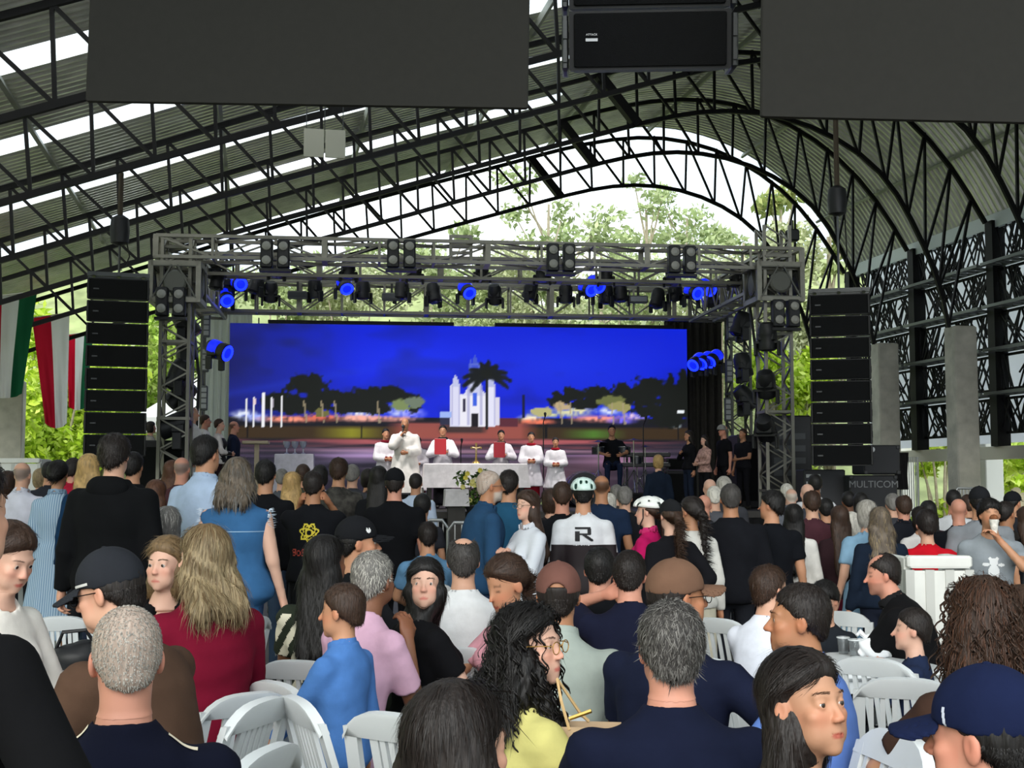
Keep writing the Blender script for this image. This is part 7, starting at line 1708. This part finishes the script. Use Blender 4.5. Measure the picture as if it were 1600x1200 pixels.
for i,(px,py) in enumerate(((935,700),(975,700),(995,715))): kit('tom_drum',f'small drum on a chrome stand, {nth[i]} from the bass drum',px,py,4.2,tom)
def cym(t,z):
    MB().lathe([(.23,z-.012),(.10,z),(.03,z+.022),(.008,z+.03)],(0,0,0),18).build('disc',mat('cymbal','#7f7a6a',.3,.8),t,smooth=True); MB().tube([(0,0,.45),(0,0,z)],.010,6).tube([(0,0,.45),(0,0,.1)],.014,6).build('stand',chrome,t)
    for k in range(3): a=k*2.1+.4; MB().tube([(0,0,.5),(math.cos(a)*.32,math.sin(a)*.32,0)],.012,5).build('leg',chrome,t)
for i,(px,py) in enumerate(((935,690),(990,687),(1008,698))): kit('cymbal',f'cymbal on a stand at the drum kit, {nth[i]} from the left',px,py,4.05,cym)
def micstand(lb,px,pt_,v):
    u,z=spx(px,pt_,v); t=thing('mic_stand',lb,'microphone stand',sp(u,v,DK),SB,'microphone stands'); h=z-DK
    MB().tube([(0,0,.25),(0,0,h)],.013,6).build('pole',blk2,t); MB().tube([(0,0,h),(.0,-.25,h+.12)],.010,6).build('boom',blk2,t); MB().lathe([(.01,-.05),(.024,0),(.03,.04),(.01,.06)],(0,-.27,h+.14),8).build('microphone',blk2,t)
    for k in range(3): a=k*2.1; MB().tube([(0,0,.28),(math.cos(a)*.3,math.sin(a)*.3,0)],.012,5).build('leg',blk2,t)
micstand('black microphone stand right of the two young servers',849,660,3.0); micstand('black microphone stand right of the drummer',1005,665,3.6); micstand('microphone stand left of the white cloth altar',720,700,3.9)
case=mat('case_black','#26262a',.5); 
def rcase(name,lb,cat,px,py,v,w_,d_,h_,z=DK,group='stage cases and cabinets'):
    u,_=spx(px,py,v); t=thing(name,lb,cat,sp(u,v,z),SB,group); MB().cbox((0,0,h_/2),(w_,d_,h_-.01),.02).build('body',case,t)
    for sx in (-1,1):
        for zz in (0,1): MB().box((sx*(w_/2-.02),-d_/2+.01,zz*(h_-.05)+.025),(.05,.05,.05)).build('corner',steel,t)
    MB().box((0,-d_/2-.006,h_/2),(w_*.86,.012,h_*.8)).build('front',grille,t); return t
rcase('guitar_cabinet','black guitar cabinet behind the pink patterned woman','amplifier',1062,700,4.6,.75,.4,.8)
rcase('road_case','second black case stacked on the guitar cabinet','case',1062,680,4.6,.7,.36,.26,DK+.805)
u,_=spx(1065,676,4.5)
for i in range(2):
    t=thing('keyboard',['lower dark keyboard on a stand right of the drummer','upper dark keyboard on the same stand'][i],'keyboard',sp(u-.9,4.2,DK+.86+.22*i),SB-.2,'keyboards'); MB().cbox((0,0,.05),(1.1,.32,.09),.015).build('keyboard_body',blk2,t); MB().box((0,-.06,.098),(1.0,.16,.008)).build('keys',mat('keys_white','#cfcfcf',.4),t)
t=thing('keyboard_stand','two tier keyboard stand right of the drummer','stand',sp(u-.9,4.2,DK),SB-.2)
for sx in (-.4,.4): MB().bar((sx,.22,0),(sx,.22,1.1),.05).bar((sx,-.15,.84),(sx,.22,.84),.04).bar((sx,-.15,1.065),(sx,.22,1.065),.03).bar((sx,-.3,.02),(sx,.3,.02),.05).build('upright',blk2,t)
t=rcase('floor_monitor','black wedge floor monitor at the stage front by the left tower','speaker',470,745,-.1,.6,.4,.36)
rcase('floor_monitor','black floor monitor at the stage front near the flowers','speaker',640,770,-.1,.6,.4,.34)
rcase('sub_speaker','tall black cabinet at the left tower foot','speaker',255,690,.9,.9,.7,1.3)
rcase('sub_speaker','black cabinet stack right of the right tower, standing on the stage','speaker',1178,690,2.2,.9,.7,1.5)
# cabinets on the floor at the right
def cabinet(lb,px0,px1,py0,py1,D,zbase=None,txt=None):
    a=at(px0,py0,D); b=at(px1,py0,D); w_=b[0]-a[0]; z1=a[2]; z0=zbase if zbase is not None else at(px0,py1,D)[2]
    t=thing('sub_speaker',lb,'speaker',((a[0]+b[0])/2,a[1]+.4,z0),0,'stacked speaker cabinets'); h_=z1-z0
    MB().cbox((0,0,h_/2),(w_,.8,h_-.006),.025).build('body',mat('cabinet_grey','#2b2c2f',.6),t); MB().box((0,-.405,h_/2),(w_*.94,.01,h_*.9)).build('front',mat('cabinet_front','#303135',.7,bump=.3,bscale=180),t)
    for sx in (-1,1):
        for zz in (.04,h_-.04): MB().cbox((sx*(w_/2-.035),-.405,zz),(.07,.03,.07),.01).build('corner',blk2,t)
    if txt: text(txt,.17,mat('print_grey','#7f8184',.6),t,(0,-.414,h_*.80),(math.pi/2,0,0))
    else:
        mb=MB(); M=Matrix.Rotation(math.pi/2,4,'X')
        for x,z,r in ((-.06,0,.05),(.0,.03,.06),(.06,0,.05),(0,-.015,.06)): mb.lathe([(r,0),(r*.9,.008)],(x-w_*.36,-.412,z+h_*.84),12,M)
        mb.build('cloud_badge',mat('badge_white','#c9ccd0',.5),t)
    return t,z1
_,zmid=cabinet('lower dark cabinet with grey lettering behind the right line array',1327,1402,742,0,22.5,.95,'MULTICOM')
a=at(1365,742,22.5); t=thing('sub_speaker','black cabinet at the bottom of the lettered stack','speaker',(a[0],a[1]+.4,0),0,'stacked speaker cabinets'); MB().cbox((0,0,.473),(.86,.8,.945),.025).build('body',case,t); MB().box((0,-.405,.47),(.80,.01,.85)).build('front',grille,t)
cabinet('upper dark cabinet with small white cloud badge, stacked on the lettered one',1349,1406,695,742,22.4,zmid+.004)
for i,(px,pyt,w_) in enumerate(((1235,648,.9),(1215,668,.7))):
    a=at(px,pyt,25.2+i*1.2); t=thing('equipment_rack',['tall black equipment cabinet right of the right tower','second equipment rack with cables right of the stage'][i],'case',(a[0],a[1]+.5,0)); h_=a[2]
    MB().cbox((0,0,h_/2),(w_,.7,h_-.01),.03).build('body',case,t); MB().box((0,-.355,h_*.5),(w_*.8,.02,h_*.85)).build('front',blk2,t)
    for q in range(4): MB().box((0,-.37,h_*(.62+.08*q)),(w_*.7,.02,.12)).build('rack_unit',mat('rack_grey','#45474a',.4),t)
a=at(1290,733,22.8); t=thing('equipment_rack','open rack with pale connectors under the right line array','case',(a[0],a[1]+.4,0)); h_=a[2]; MB().cbox((0,0,h_/2),(.75,.6,h_-.01),.02).build('body',case,t)
for q in range(5): MB().box((-.2,-.305,h_-.12-.13*q),(.25,.02,.06)).build('rack_unit',mat('rack_pale','#aeb0b2',.4),t)
# loose cables down the towers and stray cable from the lattice wall
for i,(px,D_) in enumerate(((300,24.4),(1172,25.0))):
    a=at(px,480,D_); b=at(px+6,700,D_); t=tag(MB().tube([tuple(a),tuple((a+b)/2+np.array([.12,-.1,0])),tuple(b)],.03,6).build('cable',blk),['black cable bundle hanging down the left tower','black cable bundle hanging down the right tower'][i],'cable','cables')

p=at(1028,755,20.6); t=thing('stage_step','low black step block before the stage under the blond person','step',(p[0],p[1],0),0); MB().cbox((0,0,.205),(1.2,.9,.41),.02).build('block',case,t); MB().box((0,0,.414),(1.16,.86,.008)).build('tread',wood,t)
